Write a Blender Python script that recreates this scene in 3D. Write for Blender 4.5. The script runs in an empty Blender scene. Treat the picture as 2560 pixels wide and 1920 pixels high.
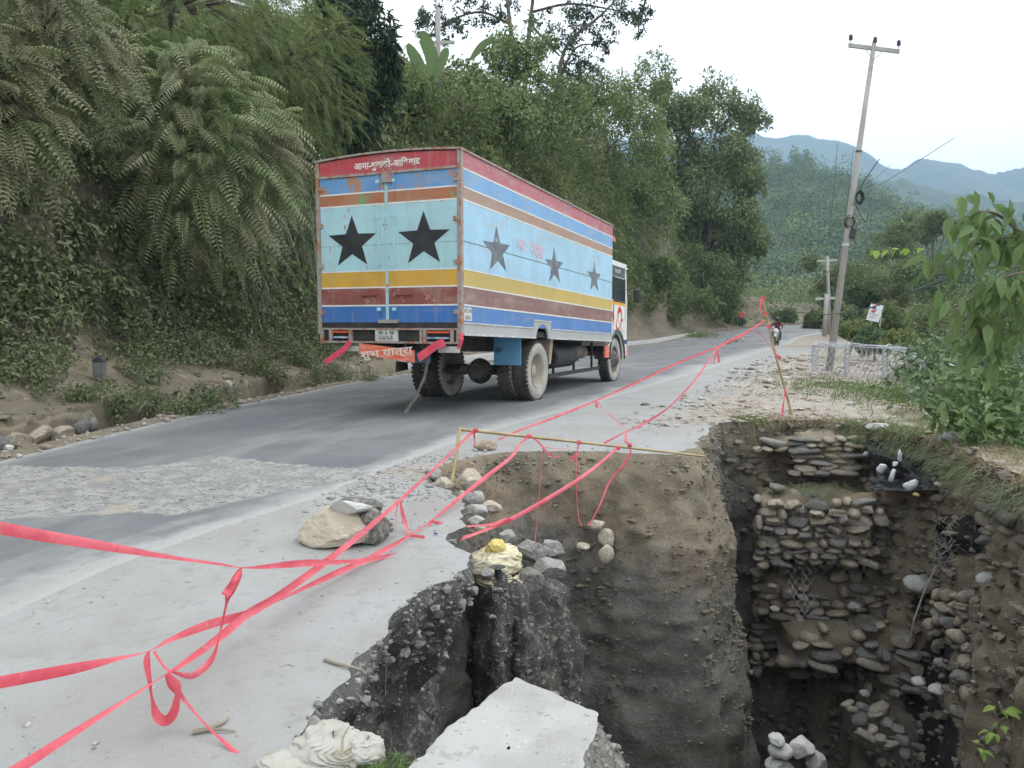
import bpy, bmesh, math, random
import numpy as np
from mathutils import Vector, Matrix, geometry
R = math.radians
rng = np.random.default_rng(7)
random.seed(7)
SC = bpy.context.scene
COL = SC.collection

# ---------------------------------------------------------------- camera, sky, sun, exposure
PITCH, FPX, CAMZ = 4.29, 2000.0, 1.5
cam_d = bpy.data.cameras.new('camera')
cam = bpy.data.objects.new('camera', cam_d)
COL.objects.link(cam)
cam.location = (0, 0, CAMZ)
cam.rotation_euler = (R(90 - PITCH), 0, 0)
cam_d.sensor_width = 36
cam_d.lens = FPX / 2560 * 36
cam_d.clip_start = 0.05
cam_d.clip_end = 9000
SC.camera = cam

W = bpy.data.worlds.new('World')
SC.world = W
W.use_nodes = True
wn, wl = W.node_tree.nodes, W.node_tree.links
wn.clear()
SUN_EL, SUN_AZ = 52.0, 70.0          # azimuth clockwise from +Y
sky = wn.new('ShaderNodeTexSky')
sky.sky_type = 'NISHITA'
sky.sun_disc = False
sky.sun_elevation = R(SUN_EL)
sky.sun_rotation = R(SUN_AZ)
sky.dust_density = 3.0
cloud = wn.new('ShaderNodeVectorMath'); cloud.operation = 'SCALE'
cloud.inputs[0].default_value = (0.955, 0.99, 1.0); cloud.inputs['Scale'].default_value = 18.0
mixs = wn.new('ShaderNodeMix'); mixs.data_type = 'VECTOR'; mixs.clamp_factor = True
mixs.inputs[0].default_value = 0.95  # share of the sky that is closed cloud
bg = wn.new('ShaderNodeBackground'); bg.inputs['Strength'].default_value = 0.1
wo = wn.new('ShaderNodeOutputWorld')
wl.new(sky.outputs[0], mixs.inputs[4]); wl.new(cloud.outputs[0], mixs.inputs[5])
wl.new(mixs.outputs[1], bg.inputs['Color']); wl.new(bg.outputs[0], wo.inputs[0])

sun_d = bpy.data.lights.new('sun', 'SUN')
sun_d.energy = 0.9; sun_d.angle = R(25); sun_d.color = (1.0, 0.96, 0.9)
sun = bpy.data.objects.new('sun', sun_d); COL.objects.link(sun)
_d = Vector((math.sin(R(SUN_AZ)) * math.cos(R(SUN_EL)), math.cos(R(SUN_AZ)) * math.cos(R(SUN_EL)), math.sin(R(SUN_EL))))
sun.rotation_euler = _d.to_track_quat('Z', 'Y').to_euler()
sun.location = (30, 10, 60)

SC.view_settings.view_transform = 'Standard'
SC.view_settings.look = 'None'
SC.view_settings.exposure = 0.35
SC.view_settings.gamma = 1.0
SC.view_settings.use_curve_mapping = False
SC.render.engine = 'CYCLES'
SC.cycles.use_denoising = True
SC.cycles.max_bounces = 6
SC.cycles.diffuse_bounces = 4
SC.cycles.glossy_bounces = 2
SC.cycles.transmission_bounces = 4
SC.cycles.transparent_max_bounces = 8
SC.cycles.volume_bounces = 0

# ---------------------------------------------------------------- helpers
CP, SP = math.cos(R(PITCH)), math.sin(R(PITCH))
def ray(px, py):
    u, v = (px - 1280) / FPX, (py - 960) / FPX
    return np.array((u, CP - v * SP, -SP - v * CP))
def at(px, py, Y):
    """the point at world depth Y that the photograph shows at (px, py)"""
    d = ray(px, py)
    return np.array((0, 0, CAMZ)) + d * (Y / d[1])

def lerp_curve(pts):
    a = np.array(pts, float)
    return a[:, 0], a[:, 1]
E_X, E_Y = lerp_curve([(-8.4, -14), (-7.2, -6), (-6.3, 0), (-5.25, 8), (-4.6, 13), (-3.75, 18), (-2.2, 24), (1.4, 34), (8.2, 49.5), (14, 62), (20.5, 75), (27, 85), (36, 94), (50, 103), (90, 122)])
R_X, R_Y = lerp_curve([(-4.4, -14), (-3.6, -6), (-3.0, 0), (-2.56, 4), (-2.4, 4.75), (-2.07, 5.6), (-1.62, 6.5), (-1.15, 7.9), (-.5, 9.8), (.12, 11), (1.36, 13.6), (3.35, 18.1), (6.7, 25.9), (12.2, 39), (21.5, 60), (27, 70), (36, 80), (48, 89), (90, 112)])
def left_x(y): return np.interp(y, E_Y, E_X)
def right_x(y): return np.interp(y, R_Y, R_X)
D_X, D_Y = lerp_curve([(6.2, -20), (6.0, 4), (5.6, 7.5), (5.5, 10), (6.0, 12), (10.0, 20), (12.5, 24.5), (18, 36), (27, 52), (40, 72), (58, 88), (100, 108), (300, 180)])
def gz(x, y):
    x = np.asarray(x, float); y = np.asarray(y, float)
    b = np.interp(y, [-60, 3, 7, 11, 20, 46, 54, 80, 110, 200, 4000], [0, 0, .07, .13, .14, .14, .2, 1.02, 2.0, 2.2, 2.2])
    sd = (x - np.interp(y, D_Y, D_X)) * 0.8
    s = np.where(sd > 0, sd, 0)
    drop = 0.75 * (np.sqrt(s * s + 1.0) - 1.0)
    return b - 11 * (1 - np.exp(-drop / 11))
def gp(px, py):
    """where the ground shows at (px, py)"""
    d = ray(px, py); o = np.array((0, 0, CAMZ)); ts = np.concatenate([np.arange(1.2, 30, .02), np.arange(30, 200, .2)])
    P = o + d * ts[:, None]; below = np.where(P[:, 2] < gz(P[:, 0], P[:, 1]))[0]
    lo, hi = (ts[below[0] - 1], ts[below[0]]) if len(below) else (100, 100.1)
    for _ in range(30):
        t = (lo + hi) / 2; p = o + d * t
        if p[2] < float(gz(p[0], p[1])): hi = t
        else: lo = t
    return o + d * lo

def _hash(ix, iy, iz, s):
    h = (ix * 374761393 + iy * 668265263 + iz * 2147483647 + s * 1274126177) & 0xffffffff
    h = ((h ^ (h >> 13)) * 1274126177) & 0xffffffff
    h = ((h ^ (h >> 16)) * 2246822519) & 0xffffffff
    return ((h ^ (h >> 15)) & 0xffffff) / float(0xffffff)
def vnoise(p, s=0):
    p = np.asarray(p, float)
    i = np.floor(p).astype(np.int64); f = p - i
    f = f * f * (3 - 2 * f)
    out = 0
    for dx in (0, 1):
        for dy in (0, 1):
            for dz in (0, 1):
                w = (f[..., 0] if dx else 1 - f[..., 0]) * (f[..., 1] if dy else 1 - f[..., 1]) * (f[..., 2] if dz else 1 - f[..., 2])
                out = out + w * _hash(i[..., 0] + dx, i[..., 1] + dy, i[..., 2] + dz, s)
    return out * 2 - 1
def fbm(p, oct=4, s=0):
    p = np.asarray(p, float); a, out = 1.0, 0
    for k in range(oct):
        out = out + a * vnoise(p * 2 ** k + k * 7.3, s + k); a *= 0.5
    return out
def unit(v):
    return v / np.maximum(1e-9, np.linalg.norm(v, axis=-1, keepdims=True))

def tag(o, label=None, cat=None, group=None, kind=None):
    if label: o['label'] = label
    if cat: o['category'] = cat
    if group: o['group'] = group
    if kind: o['kind'] = kind
    return o
def empty(name, loc=(0, 0, 0), rot=(0, 0, 0)):
    o = bpy.data.objects.new(name, None); COL.objects.link(o)
    o.location = loc; o.rotation_euler = rot; o.empty_display_size = .2
    return o
def link(name, me, parent=None, loc=None, rot=None, scale=None):
    o = bpy.data.objects.new(name, me); COL.objects.link(o)
    if parent is not None: o.parent = parent
    if loc is not None: o.location = loc
    if rot is not None: o.rotation_euler = rot
    if scale is not None: o.scale = scale
    return o
def mesh_np(name, V, F, mats, smooth=False, attrs=None, mi=None):
    """mesh from an (n,3) array and an (m,k) face array (k the same for all faces), or a list of such"""
    V = np.asarray(V, np.float32)
    if not isinstance(F, list): F = [F]
    F = [np.asarray(f, np.int32) for f in F if len(f)]
    me = bpy.data.meshes.new(name)
    me.vertices.add(len(V)); me.vertices.foreach_set('co', V.ravel())
    nl = sum(f.size for f in F); npoly = sum(len(f) for f in F)
    me.loops.add(nl); me.loops.foreach_set('vertex_index', np.concatenate([f.ravel() for f in F]))
    tot = np.concatenate([np.full(len(f), f.shape[1], np.int32) for f in F])
    st = np.concatenate([[0], np.cumsum(tot)[:-1]]).astype(np.int32)
    me.polygons.add(npoly)
    me.polygons.foreach_set('loop_start', st); me.polygons.foreach_set('loop_total', tot)
    me.polygons.foreach_set('use_smooth', np.full(npoly, bool(smooth)))
    for m in (mats if isinstance(mats, (list, tuple)) else [mats]): me.materials.append(m)
    if mi is not None: me.polygons.foreach_set('material_index', np.asarray(mi, np.int32))
    for k, a in (attrs or {}).items():
        at_ = me.attributes.new(k, 'FLOAT', 'POINT'); at_.data.foreach_set('value', np.asarray(a, np.float32))
    me.update(calc_edges=True)
    me.validate()
    return me
def grid_faces(nr, nc, wrap=False):
    r = np.arange(nr - 1)[:, None]; c = np.arange(nc if wrap else nc - 1)[None, :]
    c2 = (c + 1) % nc
    return np.stack([r * nc + c, r * nc + c2, (r + 1) * nc + c2, (r + 1) * nc + c], -1).reshape(-1, 4)

class MB:
    """collects shapes into one mesh"""
    def __init__(s): s.v, s.f, s.m = [], [], []
    def add(s, V, F, m=0):
        b = len(s.v); s.v += [tuple(map(float, v)) for v in V]
        s.f += [[b + int(i) for i in f] for f in F]; s.m += [m] * len(F)
    def box(s, a, b, m=0, ch=0.0):
        x0, y0, z0 = np.minimum(a, b); x1, y1, z1 = np.maximum(a, b)
        if ch <= 0:
            V = [(x, y, z) for x in (x0, x1) for y in (y0, y1) for z in (z0, z1)]
            s.add(V, [(0, 1, 3, 2), (4, 6, 7, 5), (0, 4, 5, 1), (2, 3, 7, 6), (0, 2, 6, 4), (1, 5, 7, 3)], m); return
        bm = bmesh.new(); bmesh.ops.create_cube(bm, size=1)
        for v in bm.verts: v.co = Vector(((x0 + x1) / 2 + v.co.x * (x1 - x0), (y0 + y1) / 2 + v.co.y * (y1 - y0), (z0 + z1) / 2 + v.co.z * (z1 - z0)))
        bmesh.ops.bevel(bm, geom=list(bm.edges), offset=ch, segments=1, affect='EDGES')
        bm.verts.index_update()
        s.add([v.co for v in bm.verts], [[v.index for v in f.verts] for f in bm.faces], m); bm.free()
    def tube(s, pts, r, n=8, m=0, cap=True):
        pts = np.array(pts, float); k = len(pts)
        r = np.broadcast_to(np.asarray(r, float), (k,))
        t = np.gradient(pts, axis=0) if k > 2 else np.repeat((pts[1:] - pts[:1]), 2, 0)
        t = unit(t); up = np.array((0, 0, 1.)) if abs(t[0][2]) < .9 else np.array((1., 0, 0))
        a = unit(np.cross(t[0], up)); V = []
        for i in range(k):
            a = unit(a - t[i] * np.dot(a, t[i])); b = np.cross(t[i], a)
            for j in range(n):
                q = 2 * math.pi * j / n
                V.append(pts[i] + r[i] * (a * math.cos(q) + b * math.sin(q)))
        F = [(i * n + j, i * n + (j + 1) % n, (i + 1) * n + (j + 1) % n, (i + 1) * n + j) for i in range(k - 1) for j in range(n)]
        if cap: F += [tuple(range(n))[::-1], tuple((k - 1) * n + j for j in range(n))]
        s.add(V, F, m)
    def lathe(s, prof, n=24, axis='y', c=(0, 0, 0), m=0, close=False):
        """prof: (radius, along) pairs turned round an axis"""
        V = []
        for rad, h in prof:
            for j in range(n):
                q = 2 * math.pi * j / n; a, b = rad * math.cos(q), rad * math.sin(q)
                p = (a, h, b) if axis == 'y' else ((a, b, h) if axis == 'z' else (h, a, b))
                V.append((p[0] + c[0], p[1] + c[1], p[2] + c[2]))
        k = len(prof)
        F = [(i * n + j, i * n + (j + 1) % n, (i + 1) * n + (j + 1) % n, (i + 1) * n + j) for i in range(k - 1) for j in range(n)]
        if close: F += [tuple(range(n)), tuple((k - 1) * n + j for j in range(n))]
        s.add(V, F, m)
    def prism(s, poly, h0, h1, fn, m=0):
        """a flat outline (list of 2-D points) given thickness h0..h1; fn maps (a, b, h) to 3-D"""
        n = len(poly)
        V = [fn(a, b, h0) for a, b in poly] + [fn(a, b, h1) for a, b in poly]
        s.add(V, [tuple(range(n))[::-1], tuple(range(n, 2 * n))] + [(i, (i + 1) % n, n + (i + 1) % n, n + i) for i in range(n)], m)
    def mesh(s, name, mats, smooth=False, fix=True):
        me = bpy.data.meshes.new(name)
        me.from_pydata(s.v, [], s.f)
        for m in (mats if isinstance(mats, (list, tuple)) else [mats]): me.materials.append(m)
        me.polygons.foreach_set('material_index', s.m)
        if fix:
            bm = bmesh.new(); bm.from_mesh(me); bmesh.ops.recalc_face_normals(bm, faces=bm.faces); bm.to_mesh(me); bm.free()
        if smooth is True: me.polygons.foreach_set('use_smooth', [True] * len(me.polygons))
        elif smooth: me.shade_auto = None if False else None
        me.update()
        return me
    def build(s, name, mats, parent=None, smooth=False, **k):
        o = link(name, s.mesh(name, mats, smooth), parent, **k)
        return o

# ---------------------------------------------------------------- materials
def nodes_of(name):
    m = bpy.data.materials.new(name); m.use_nodes = True
    return m, m.node_tree.nodes, m.node_tree.links, m.node_tree.nodes['Principled BSDF']
def nn(n, t, **k):
    x = n.new(t)
    for a, b in k.items(): setattr(x, a, b)
    return x
def mix_rgb(n, l, fac, a, b, blend='MIX'):
    x = n.new('ShaderNodeMix'); x.data_type = 'RGBA'; x.blend_type = blend
    for s, i in ((fac, 0), (a, 6), (b, 7)):
        if isinstance(s, (int, float)): x.inputs[i].default_value = s
        elif isinstance(s, tuple): x.inputs[i].default_value = (*s, 1) if len(s) == 3 else s
        else: l.new(s, x.inputs[i])
    return x.outputs[2]
def math_n(n, l, op, a, b=None, clamp=False):
    x = n.new('ShaderNodeMath'); x.operation = op; x.use_clamp = clamp
    for s, i in ((a, 0), (b, 1)):
        if s is None: continue
        if isinstance(s, (int, float)): x.inputs[i].default_value = s
        else: l.new(s, x.inputs[i])
    return x.outputs[0]
def ramp(n, l, src, p0, p1):
    x = n.new('ShaderNodeMapRange'); x.clamp = True; x.interpolation_type = 'SMOOTHSTEP'
    x.inputs[1].default_value = p0; x.inputs[2].default_value = p1
    l.new(src, x.inputs[0]); return x.outputs[0]
def noise(n, l, co, scale, detail=4, rough=.55, vec=None):
    x = n.new('ShaderNodeTexNoise'); x.inputs['Scale'].default_value = scale
    x.inputs['Detail'].default_value = detail; x.inputs['Roughness'].default_value = rough
    if vec is not None:
        mp = n.new('ShaderNodeMapping'); mp.inputs['Scale'].default_value = vec; l.new(co, mp.inputs[0]); co = mp.outputs[0]
    l.new(co, x.inputs['Vector']); return x.outputs[0]
def coords(n, world=False):
    return n.new('ShaderNodeNewGeometry').outputs['Position'] if world else n.new('ShaderNodeTexCoord').outputs['Object']
def bump(n, l, bs, h, strength=.3, dist=.02):
    x = n.new('ShaderNodeBump'); x.inputs['Strength'].default_value = strength; x.inputs['Distance'].default_value = dist
    l.new(h, x.inputs['Height']); l.new(x.outputs[0], bs.inputs['Normal'])
def mat(name, c1, c2=None, scale=6, rough=.8, metal=0, bumpv=.2, bscale=30, world=False, dist=.01, spots=None, rnd=0.0, vec=None):
    """noise-mottled surface; spots=(colour, scale, threshold) adds worn or dirty patches"""
    m, n, l, bs = nodes_of(name)
    co = coords(n, world)
    c2 = c2 or tuple(x * .75 for x in c1)
    col = mix_rgb(n, l, ramp(n, l, noise(n, l, co, scale, 5, vec=vec), .35, .65), c1, c2)
    if spots:
        for sc, ss, th in (spots if isinstance(spots, list) else [spots]):
            col = mix_rgb(n, l, ramp(n, l, noise(n, l, co, ss, 6, .6), th, th + .05), col, sc)
    if rnd:
        oi = n.new('ShaderNodeObjectInfo')
        hs = n.new('ShaderNodeHueSaturation'); l.new(col, hs.inputs['Color'])
        v = n.new('ShaderNodeMapRange'); l.new(oi.outputs['Random'], v.inputs[0]); v.inputs[3].default_value = 1 - rnd; v.inputs[4].default_value = 1 + rnd
        l.new(v.outputs[0], hs.inputs['Value']); col = hs.outputs[0]
    l.new(col, bs.inputs['Base Color'])
    bs.inputs['Roughness'].default_value = rough; bs.inputs['Metallic'].default_value = metal
    if bumpv: bump(n, l, bs, noise(n, l, co, bscale, 6, .6), bumpv, dist)
    return m
def leaf_mat(name, c1, c2, c3=None, trans=.25, rough=.5):
    """leaf colour varies from leaf to leaf (each leaf is an island of its mesh)"""
    m, n, l, bs = nodes_of(name)
    g = n.new('ShaderNodeNewGeometry')
    col = mix_rgb(n, l, g.outputs['Random Per Island'], c1, c2)
    big = noise(n, l, g.outputs['Position'], .9, 3)
    col = mix_rgb(n, l, ramp(n, l, big, .4, .65), col, c3 or tuple(.5 * (a + b) * 1.1 for a, b in zip(c1, c2)))
    l.new(col, bs.inputs['Base Color'])
    bs.inputs['Roughness'].default_value = rough
    bs.inputs['Specular IOR Level'].default_value = .35
    tr = n.new('ShaderNodeBsdfTranslucent'); l.new(col, tr.inputs[0])
    mx = n.new('ShaderNodeMixShader'); mx.inputs[0].default_value = trans
    l.new(bs.outputs[0], mx.inputs[1]); l.new(tr.outputs[0], mx.inputs[2])
    l.new(mx.outputs[0], n['Material Output'].inputs[0])
    return m
# ================================================================ GROUND, ROAD, PIT
# --- the rim of the collapse, traced on the ground
RIM_PX = [(786, 1815), (840, 1755), (887, 1698), (906, 1635), (940, 1587), (987, 1540), (1064, 1482), (1131, 1453), (1155, 1420), (1172, 1386),
          (1140, 1362), (1118, 1335), (1150, 1312), (1160, 1285), (1150, 1250), (1118, 1228), (1080, 1209), (1060, 1182), (1104, 1165), (1147, 1152), (1183, 1141),
          (1265, 1130), (1362, 1128), (1480, 1130), (1597, 1133), (1690, 1136), (1740, 1120), (1750, 1098), (1770, 1075), (1795, 1056), (1860, 1053), (1940, 1052),
          (2026, 1050), (2137, 1060), (2181, 1071), (2259, 1083), (2342, 1100), (2425, 1133), (2497, 1166), (2560, 1195)]
rim = [gp(*p)[:2] for p in RIM_PX]
rim += [np.array(p) for p in ((5.0, 6.7), (4.7, 6.0), (3.9, 5.6), (3.34, 5.0), (3.2, 4.3), (3.35, 3.5), (3.4, 2.35), (2.2, 2.2), (1.0, 2.25), (.3, 2.3), (-.3, 2.3), (-.62, 2.5), (-.76, 2.8))]
rim = np.array(rim)
def resample(P, step, closed=True):
    Q = np.vstack([P, P[:1]]) if closed else P
    L = np.concatenate([[0], np.cumsum(np.linalg.norm(np.diff(Q, axis=0), axis=1))])
    n = max(4, int(L[-1] / step)); s = np.linspace(0, L[-1], n, endpoint=not closed)
    return np.stack([np.interp(s, L, Q[:, k]) for k in range(Q.shape[1])], 1)
rim_f = resample(rim, .045)
_nr = len(rim_f)
_t = np.roll(rim_f, -1, 0) - np.roll(rim_f, 1, 0)
_nrm = unit(np.stack([-_t[:, 1], _t[:, 0]], 1))
_ctr = np.array((2.0, 6.0))
_area = .5 * np.sum(rim_f[:, 0] * np.roll(rim_f[:, 1], -1) - np.roll(rim_f[:, 0], -1) * rim_f[:, 1])
if _area < 0: _nrm = -_nrm             # normals into the pit
_q = np.c_[rim_f * 3.0, np.zeros(_nr)]
rim_f = rim_f + _nrm * (fbm(_q, 3, 3) * .05 + fbm(_q * 5, 2, 9) * .025)[:, None]
def in_poly(P, x, y):
    x = np.asarray(x); y = np.asarray(y); c = np.zeros(x.shape, bool)
    x0, y0 = P[:, 0], P[:, 1]; x1, y1 = np.roll(x0, -1), np.roll(y0, -1)
    for a, b, e, f in zip(x0, y0, x1, y1):
        k = (b > y) != (f > y)
        c ^= k & (x < (e - a) * (y - b) / (f - b + 1e-12) + a)
    return c
def rim_z(x, y): return gz(x, y) + 0.0

# --- materials of the setting
def ground_mat():
    m, n, l, bs = nodes_of('dusty_concrete')
    co = coords(n, True)
    a = noise(n, l, co, 1.1, 6, .6); b = noise(n, l, co, 9, 5, .6); c = noise(n, l, co, 60, 3)
    col = mix_rgb(n, l, ramp(n, l, a, .35, .65), (.34, .338, .334), (.30, .292, .277))
    col = mix_rgb(n, l, ramp(n, l, b, .5, .75), col, (.275, .265, .25))
    col = mix_rgb(n, l, math_n(n, l, 'MULTIPLY', ramp(n, l, c, .58, .7), .35), col, (.22, .205, .19))
    at_ = n.new('ShaderNodeAttribute'); at_.attribute_name = 'dirt'
    w = ramp(n, l, math_n(n, l, 'ADD', at_.outputs['Fac'], math_n(n, l, 'MULTIPLY', math_n(n, l, 'SUBTRACT', noise(n, l, co, 2.2, 6, .65), .5), 1.3)), .35, .65)
    dirt = mix_rgb(n, l, ramp(n, l, noise(n, l, co, 5, 6, .65), .4, .62), (.29, .245, .20), (.37, .325, .28))
    col = mix_rgb(n, l, w, col, dirt)
    at2 = n.new('ShaderNodeAttribute'); at2.attribute_name = 'grass'
    w2 = ramp(n, l, math_n(n, l, 'ADD', at2.outputs['Fac'], math_n(n, l, 'MULTIPLY', math_n(n, l, 'SUBTRACT', noise(n, l, co, 1.3, 6, .65), .5), 1.2)), .4, .6)
    gr = mix_rgb(n, l, ramp(n, l, noise(n, l, co, 3, 5), .4, .6), (.10, .10, .05), (.20, .165, .10))
    col = mix_rgb(n, l, w2, col, gr)
    l.new(col, bs.inputs['Base Color']); bs.inputs['Roughness'].default_value = .95
    h = math_n(n, l, 'ADD', math_n(n, l, 'MULTIPLY', b, .6), math_n(n, l, 'MULTIPLY', c, .5))
    bump(n, l, bs, h, .55, .012)
    return m
GROUND = ground_mat()
def asphalt_mat():
    m, n, l, bs = nodes_of('asphalt')
    co = coords(n, True)
    ad = n.new('ShaderNodeAttribute'); ad.attribute_name = 'dust'
    ag = n.new('ShaderNodeAttribute'); ag.attribute_name = 'worn'
    uvw = n.new('ShaderNodeAttribute'); uvw.attribute_name = 'lane'
    a = noise(n, l, co, .9, 5, .6); g = noise(n, l, co, 140, 2)
    # streaks along the travel direction: noise in (lane, along) space
    cx = n.new('ShaderNodeCombineXYZ'); al = n.new('ShaderNodeAttribute'); al.attribute_name = 'along'
    l.new(uvw.outputs['Fac'], cx.inputs[0]); l.new(al.outputs['Fac'], cx.inputs[1])
    st = noise(n, l, cx.outputs[0], 1.0, 5, .6, vec=(5.5, .32, 1))
    col = mix_rgb(n, l, ramp(n, l, a, .35, .65), (.135, .14, .15), (.175, .18, .188))
    col = mix_rgb(n, l, math_n(n, l, 'MULTIPLY', ramp(n, l, st, .46, .66), .65), col, (.27, .265, .255))
    col = mix_rgb(n, l, math_n(n, l, 'MULTIPLY', ramp(n, l, g, .55, .7), .3), col, (.26, .26, .26))
    dn = math_n(n, l, 'ADD', ad.outputs['Fac'], math_n(n, l, 'MULTIPLY', math_n(n, l, 'SUBTRACT', math_n(n, l, 'ADD', math_n(n, l, 'MULTIPLY', st, .45), math_n(n, l, 'MULTIPLY', noise(n, l, co, 3.2, 9, .72), .55)), .5), 1.9))
    col = mix_rgb(n, l, ramp(n, l, dn, .3, .95), col, (.35, .344, .334))
    col = mix_rgb(n, l, math_n(n, l, 'MULTIPLY', ramp(n, l, noise(n, l, co, 18, 6, .7), .55, .68), .35), col, (.09, .09, .095))
    wn_ = math_n(n, l, 'ADD', ag.outputs['Fac'], math_n(n, l, 'MULTIPLY', math_n(n, l, 'SUBTRACT', noise(n, l, co, 4, 7, .7), .5), .9))
    wv = noise(n, l, co, 7, 6, .65)
    worn = mix_rgb(n, l, ramp(n, l, wv, .4, .6), (.245, .24, .232), (.35, .34, .32))
    worn = mix_rgb(n, l, ramp(n, l, noise(n, l, co, 24, 4, .6), .53, .62), worn, (.17, .168, .165))
    worn = mix_rgb(n, l, math_n(n, l, 'MULTIPLY', ramp(n, l, noise(n, l, co, 1.4, 3), .58, .7), .6), worn, (.40, .34, .265))
    wf = ramp(n, l, wn_, .42, .55)
    col = mix_rgb(n, l, wf, col, worn)
    l.new(col, bs.inputs['Base Color'])
    bs.inputs['Roughness'].default_value = .82
    hh = math_n(n, l, 'ADD', math_n(n, l, 'MULTIPLY', g, .35), math_n(n, l, 'MULTIPLY', math_n(n, l, 'MULTIPLY', noise(n, l, co, 14, 6, .7), 2.2), wf))
    hh = math_n(n, l, 'SUBTRACT', hh, math_n(n, l, 'MULTIPLY', wf, .8))
    bump(n, l, bs, hh, .6, .015)
    return m
ASPH = asphalt_mat()
def soil_mat():
    m, n, l, bs = nodes_of('pit_soil')
    co = coords(n, True)
    br = n.new('ShaderNodeAttribute'); br.attribute_name = 'brown'
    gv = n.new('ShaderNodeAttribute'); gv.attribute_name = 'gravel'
    a = noise(n, l, co, 1.6, 6, .65); b = noise(n, l, co, 14, 6, .65); c = noise(n, l, co, 70, 4, .6)
    strat = noise(n, l, co, 1.0, 5, .6, vec=(.7, .7, 9))
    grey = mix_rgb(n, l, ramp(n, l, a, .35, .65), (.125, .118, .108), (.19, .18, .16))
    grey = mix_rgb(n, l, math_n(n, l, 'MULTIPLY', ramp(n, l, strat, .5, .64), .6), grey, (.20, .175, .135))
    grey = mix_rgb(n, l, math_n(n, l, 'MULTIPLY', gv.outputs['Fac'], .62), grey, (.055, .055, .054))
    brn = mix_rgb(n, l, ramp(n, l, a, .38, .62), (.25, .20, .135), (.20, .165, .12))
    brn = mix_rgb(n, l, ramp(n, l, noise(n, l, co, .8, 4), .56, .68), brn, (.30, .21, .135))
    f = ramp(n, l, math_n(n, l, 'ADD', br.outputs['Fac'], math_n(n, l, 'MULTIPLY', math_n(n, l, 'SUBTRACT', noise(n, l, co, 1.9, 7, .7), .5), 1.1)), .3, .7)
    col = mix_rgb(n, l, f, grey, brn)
    vo = n.new('ShaderNodeTexVoronoi'); vo.inputs['Scale'].default_value = 34; l.new(co, vo.inputs['Vector'])
    stone = math_n(n, l, 'MULTIPLY', ramp(n, l, vo.outputs['Color'], .55, .75), ramp(n, l, b, .45, .6))
    col = mix_rgb(n, l, math_n(n, l, 'MULTIPLY', stone, math_n(n, l, 'ADD', math_n(n, l, 'MULTIPLY', gv.outputs['Fac'], .6), .3)), col, (.30, .285, .26))
    col = mix_rgb(n, l, math_n(n, l, 'MULTIPLY', ramp(n, l, c, .58, .66), .55), col, (.40, .37, .32))
    col = mix_rgb(n, l, math_n(n, l, 'MULTIPLY', ramp(n, l, noise(n, l, co, 45, 5, .7), .56, .66), .55), col, (.07, .062, .052))
    sm = n.new('ShaderNodeAttribute'); sm.attribute_name = 'seam'
    col = mix_rgb(n, l, math_n(n, l, 'MULTIPLY', sm.outputs['Fac'], .7), col, (.34, .30, .235))
    so = n.new('ShaderNodeAttribute'); so.attribute_name = 'black_tone'  # turns the soil colour black where this attribute is high
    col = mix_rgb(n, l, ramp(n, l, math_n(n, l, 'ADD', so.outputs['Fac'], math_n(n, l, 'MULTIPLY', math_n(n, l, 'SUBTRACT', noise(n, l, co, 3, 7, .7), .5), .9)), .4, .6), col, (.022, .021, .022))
    l.new(col, bs.inputs['Base Color']); bs.inputs['Roughness'].default_value = .95
    h = math_n(n, l, 'ADD', math_n(n, l, 'MULTIPLY', b, .8), math_n(n, l, 'MULTIPLY', c, .45))
    h = math_n(n, l, 'ADD', h, math_n(n, l, 'MULTIPLY', strat, .5))
    bump(n, l, bs, h, .8, .035)
    return m
SOIL = soil_mat()
BANK = mat('bank_earth', (.15, .125, .092), (.215, .178, .13), 1.5, .95, 0, .7, 8, True, .05, spots=[((.28, .235, .175), 3.0, .60), ((.10, .09, .05), 2.0, .6)])

# --- ground sheet with the hole in it
def axis_pts(parts):
    out = []
    for a, b, st in parts: out += list(np.arange(a, b, st))
    return np.array(out)
gx = axis_pts([(-2200, -400, 360), (-400, -60, 85), (-60, -12, 8), (-12, -4, 1.0), (-4, 8, .3), (8, 30, .9), (30, 80, 5), (80, 400, 40), (400, 2300, 300)])
gy = axis_pts([(-800, -300, 250), (-300, -20, 40), (-20, 0, 2), (0, 14, .3), (14, 30, .7), (30, 120, 3), (120, 400, 35), (400, 2650, 300)])
GX, GY = np.meshgrid(gx, gy)
P = np.stack([GX.ravel(), GY.ravel()], 1) + 0
near = (np.abs(P[:, 0]) < 30) & (P[:, 1] > -5) & (P[:, 1] < 30)
P[near] += rng.uniform(-.1, .1, (near.sum(), 2))
keep = ~in_poly(rim_f, P[:, 0], P[:, 1])
dmin = np.full(len(P), 9.0)
nb = np.where((P[:, 0] > -3) & (P[:, 0] < 7) & (P[:, 1] > 1) & (P[:, 1] < 13))[0]
dmin[nb] = np.sqrt(((P[nb][:, None, :] - rim_f[None]) ** 2).sum(-1)).min(1)
keep &= dmin > .06
keep &= ~((P[:, 0] < left_x(P[:, 1]) + .12) & (P[:, 1] > -13) & (P[:, 1] < 116))
P = P[keep]
edge_y = np.concatenate([np.arange(-13, 60, .4), np.arange(60, 116, 1.5)])
edge = np.stack([left_x(edge_y) - .02, edge_y], 1)
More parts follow.
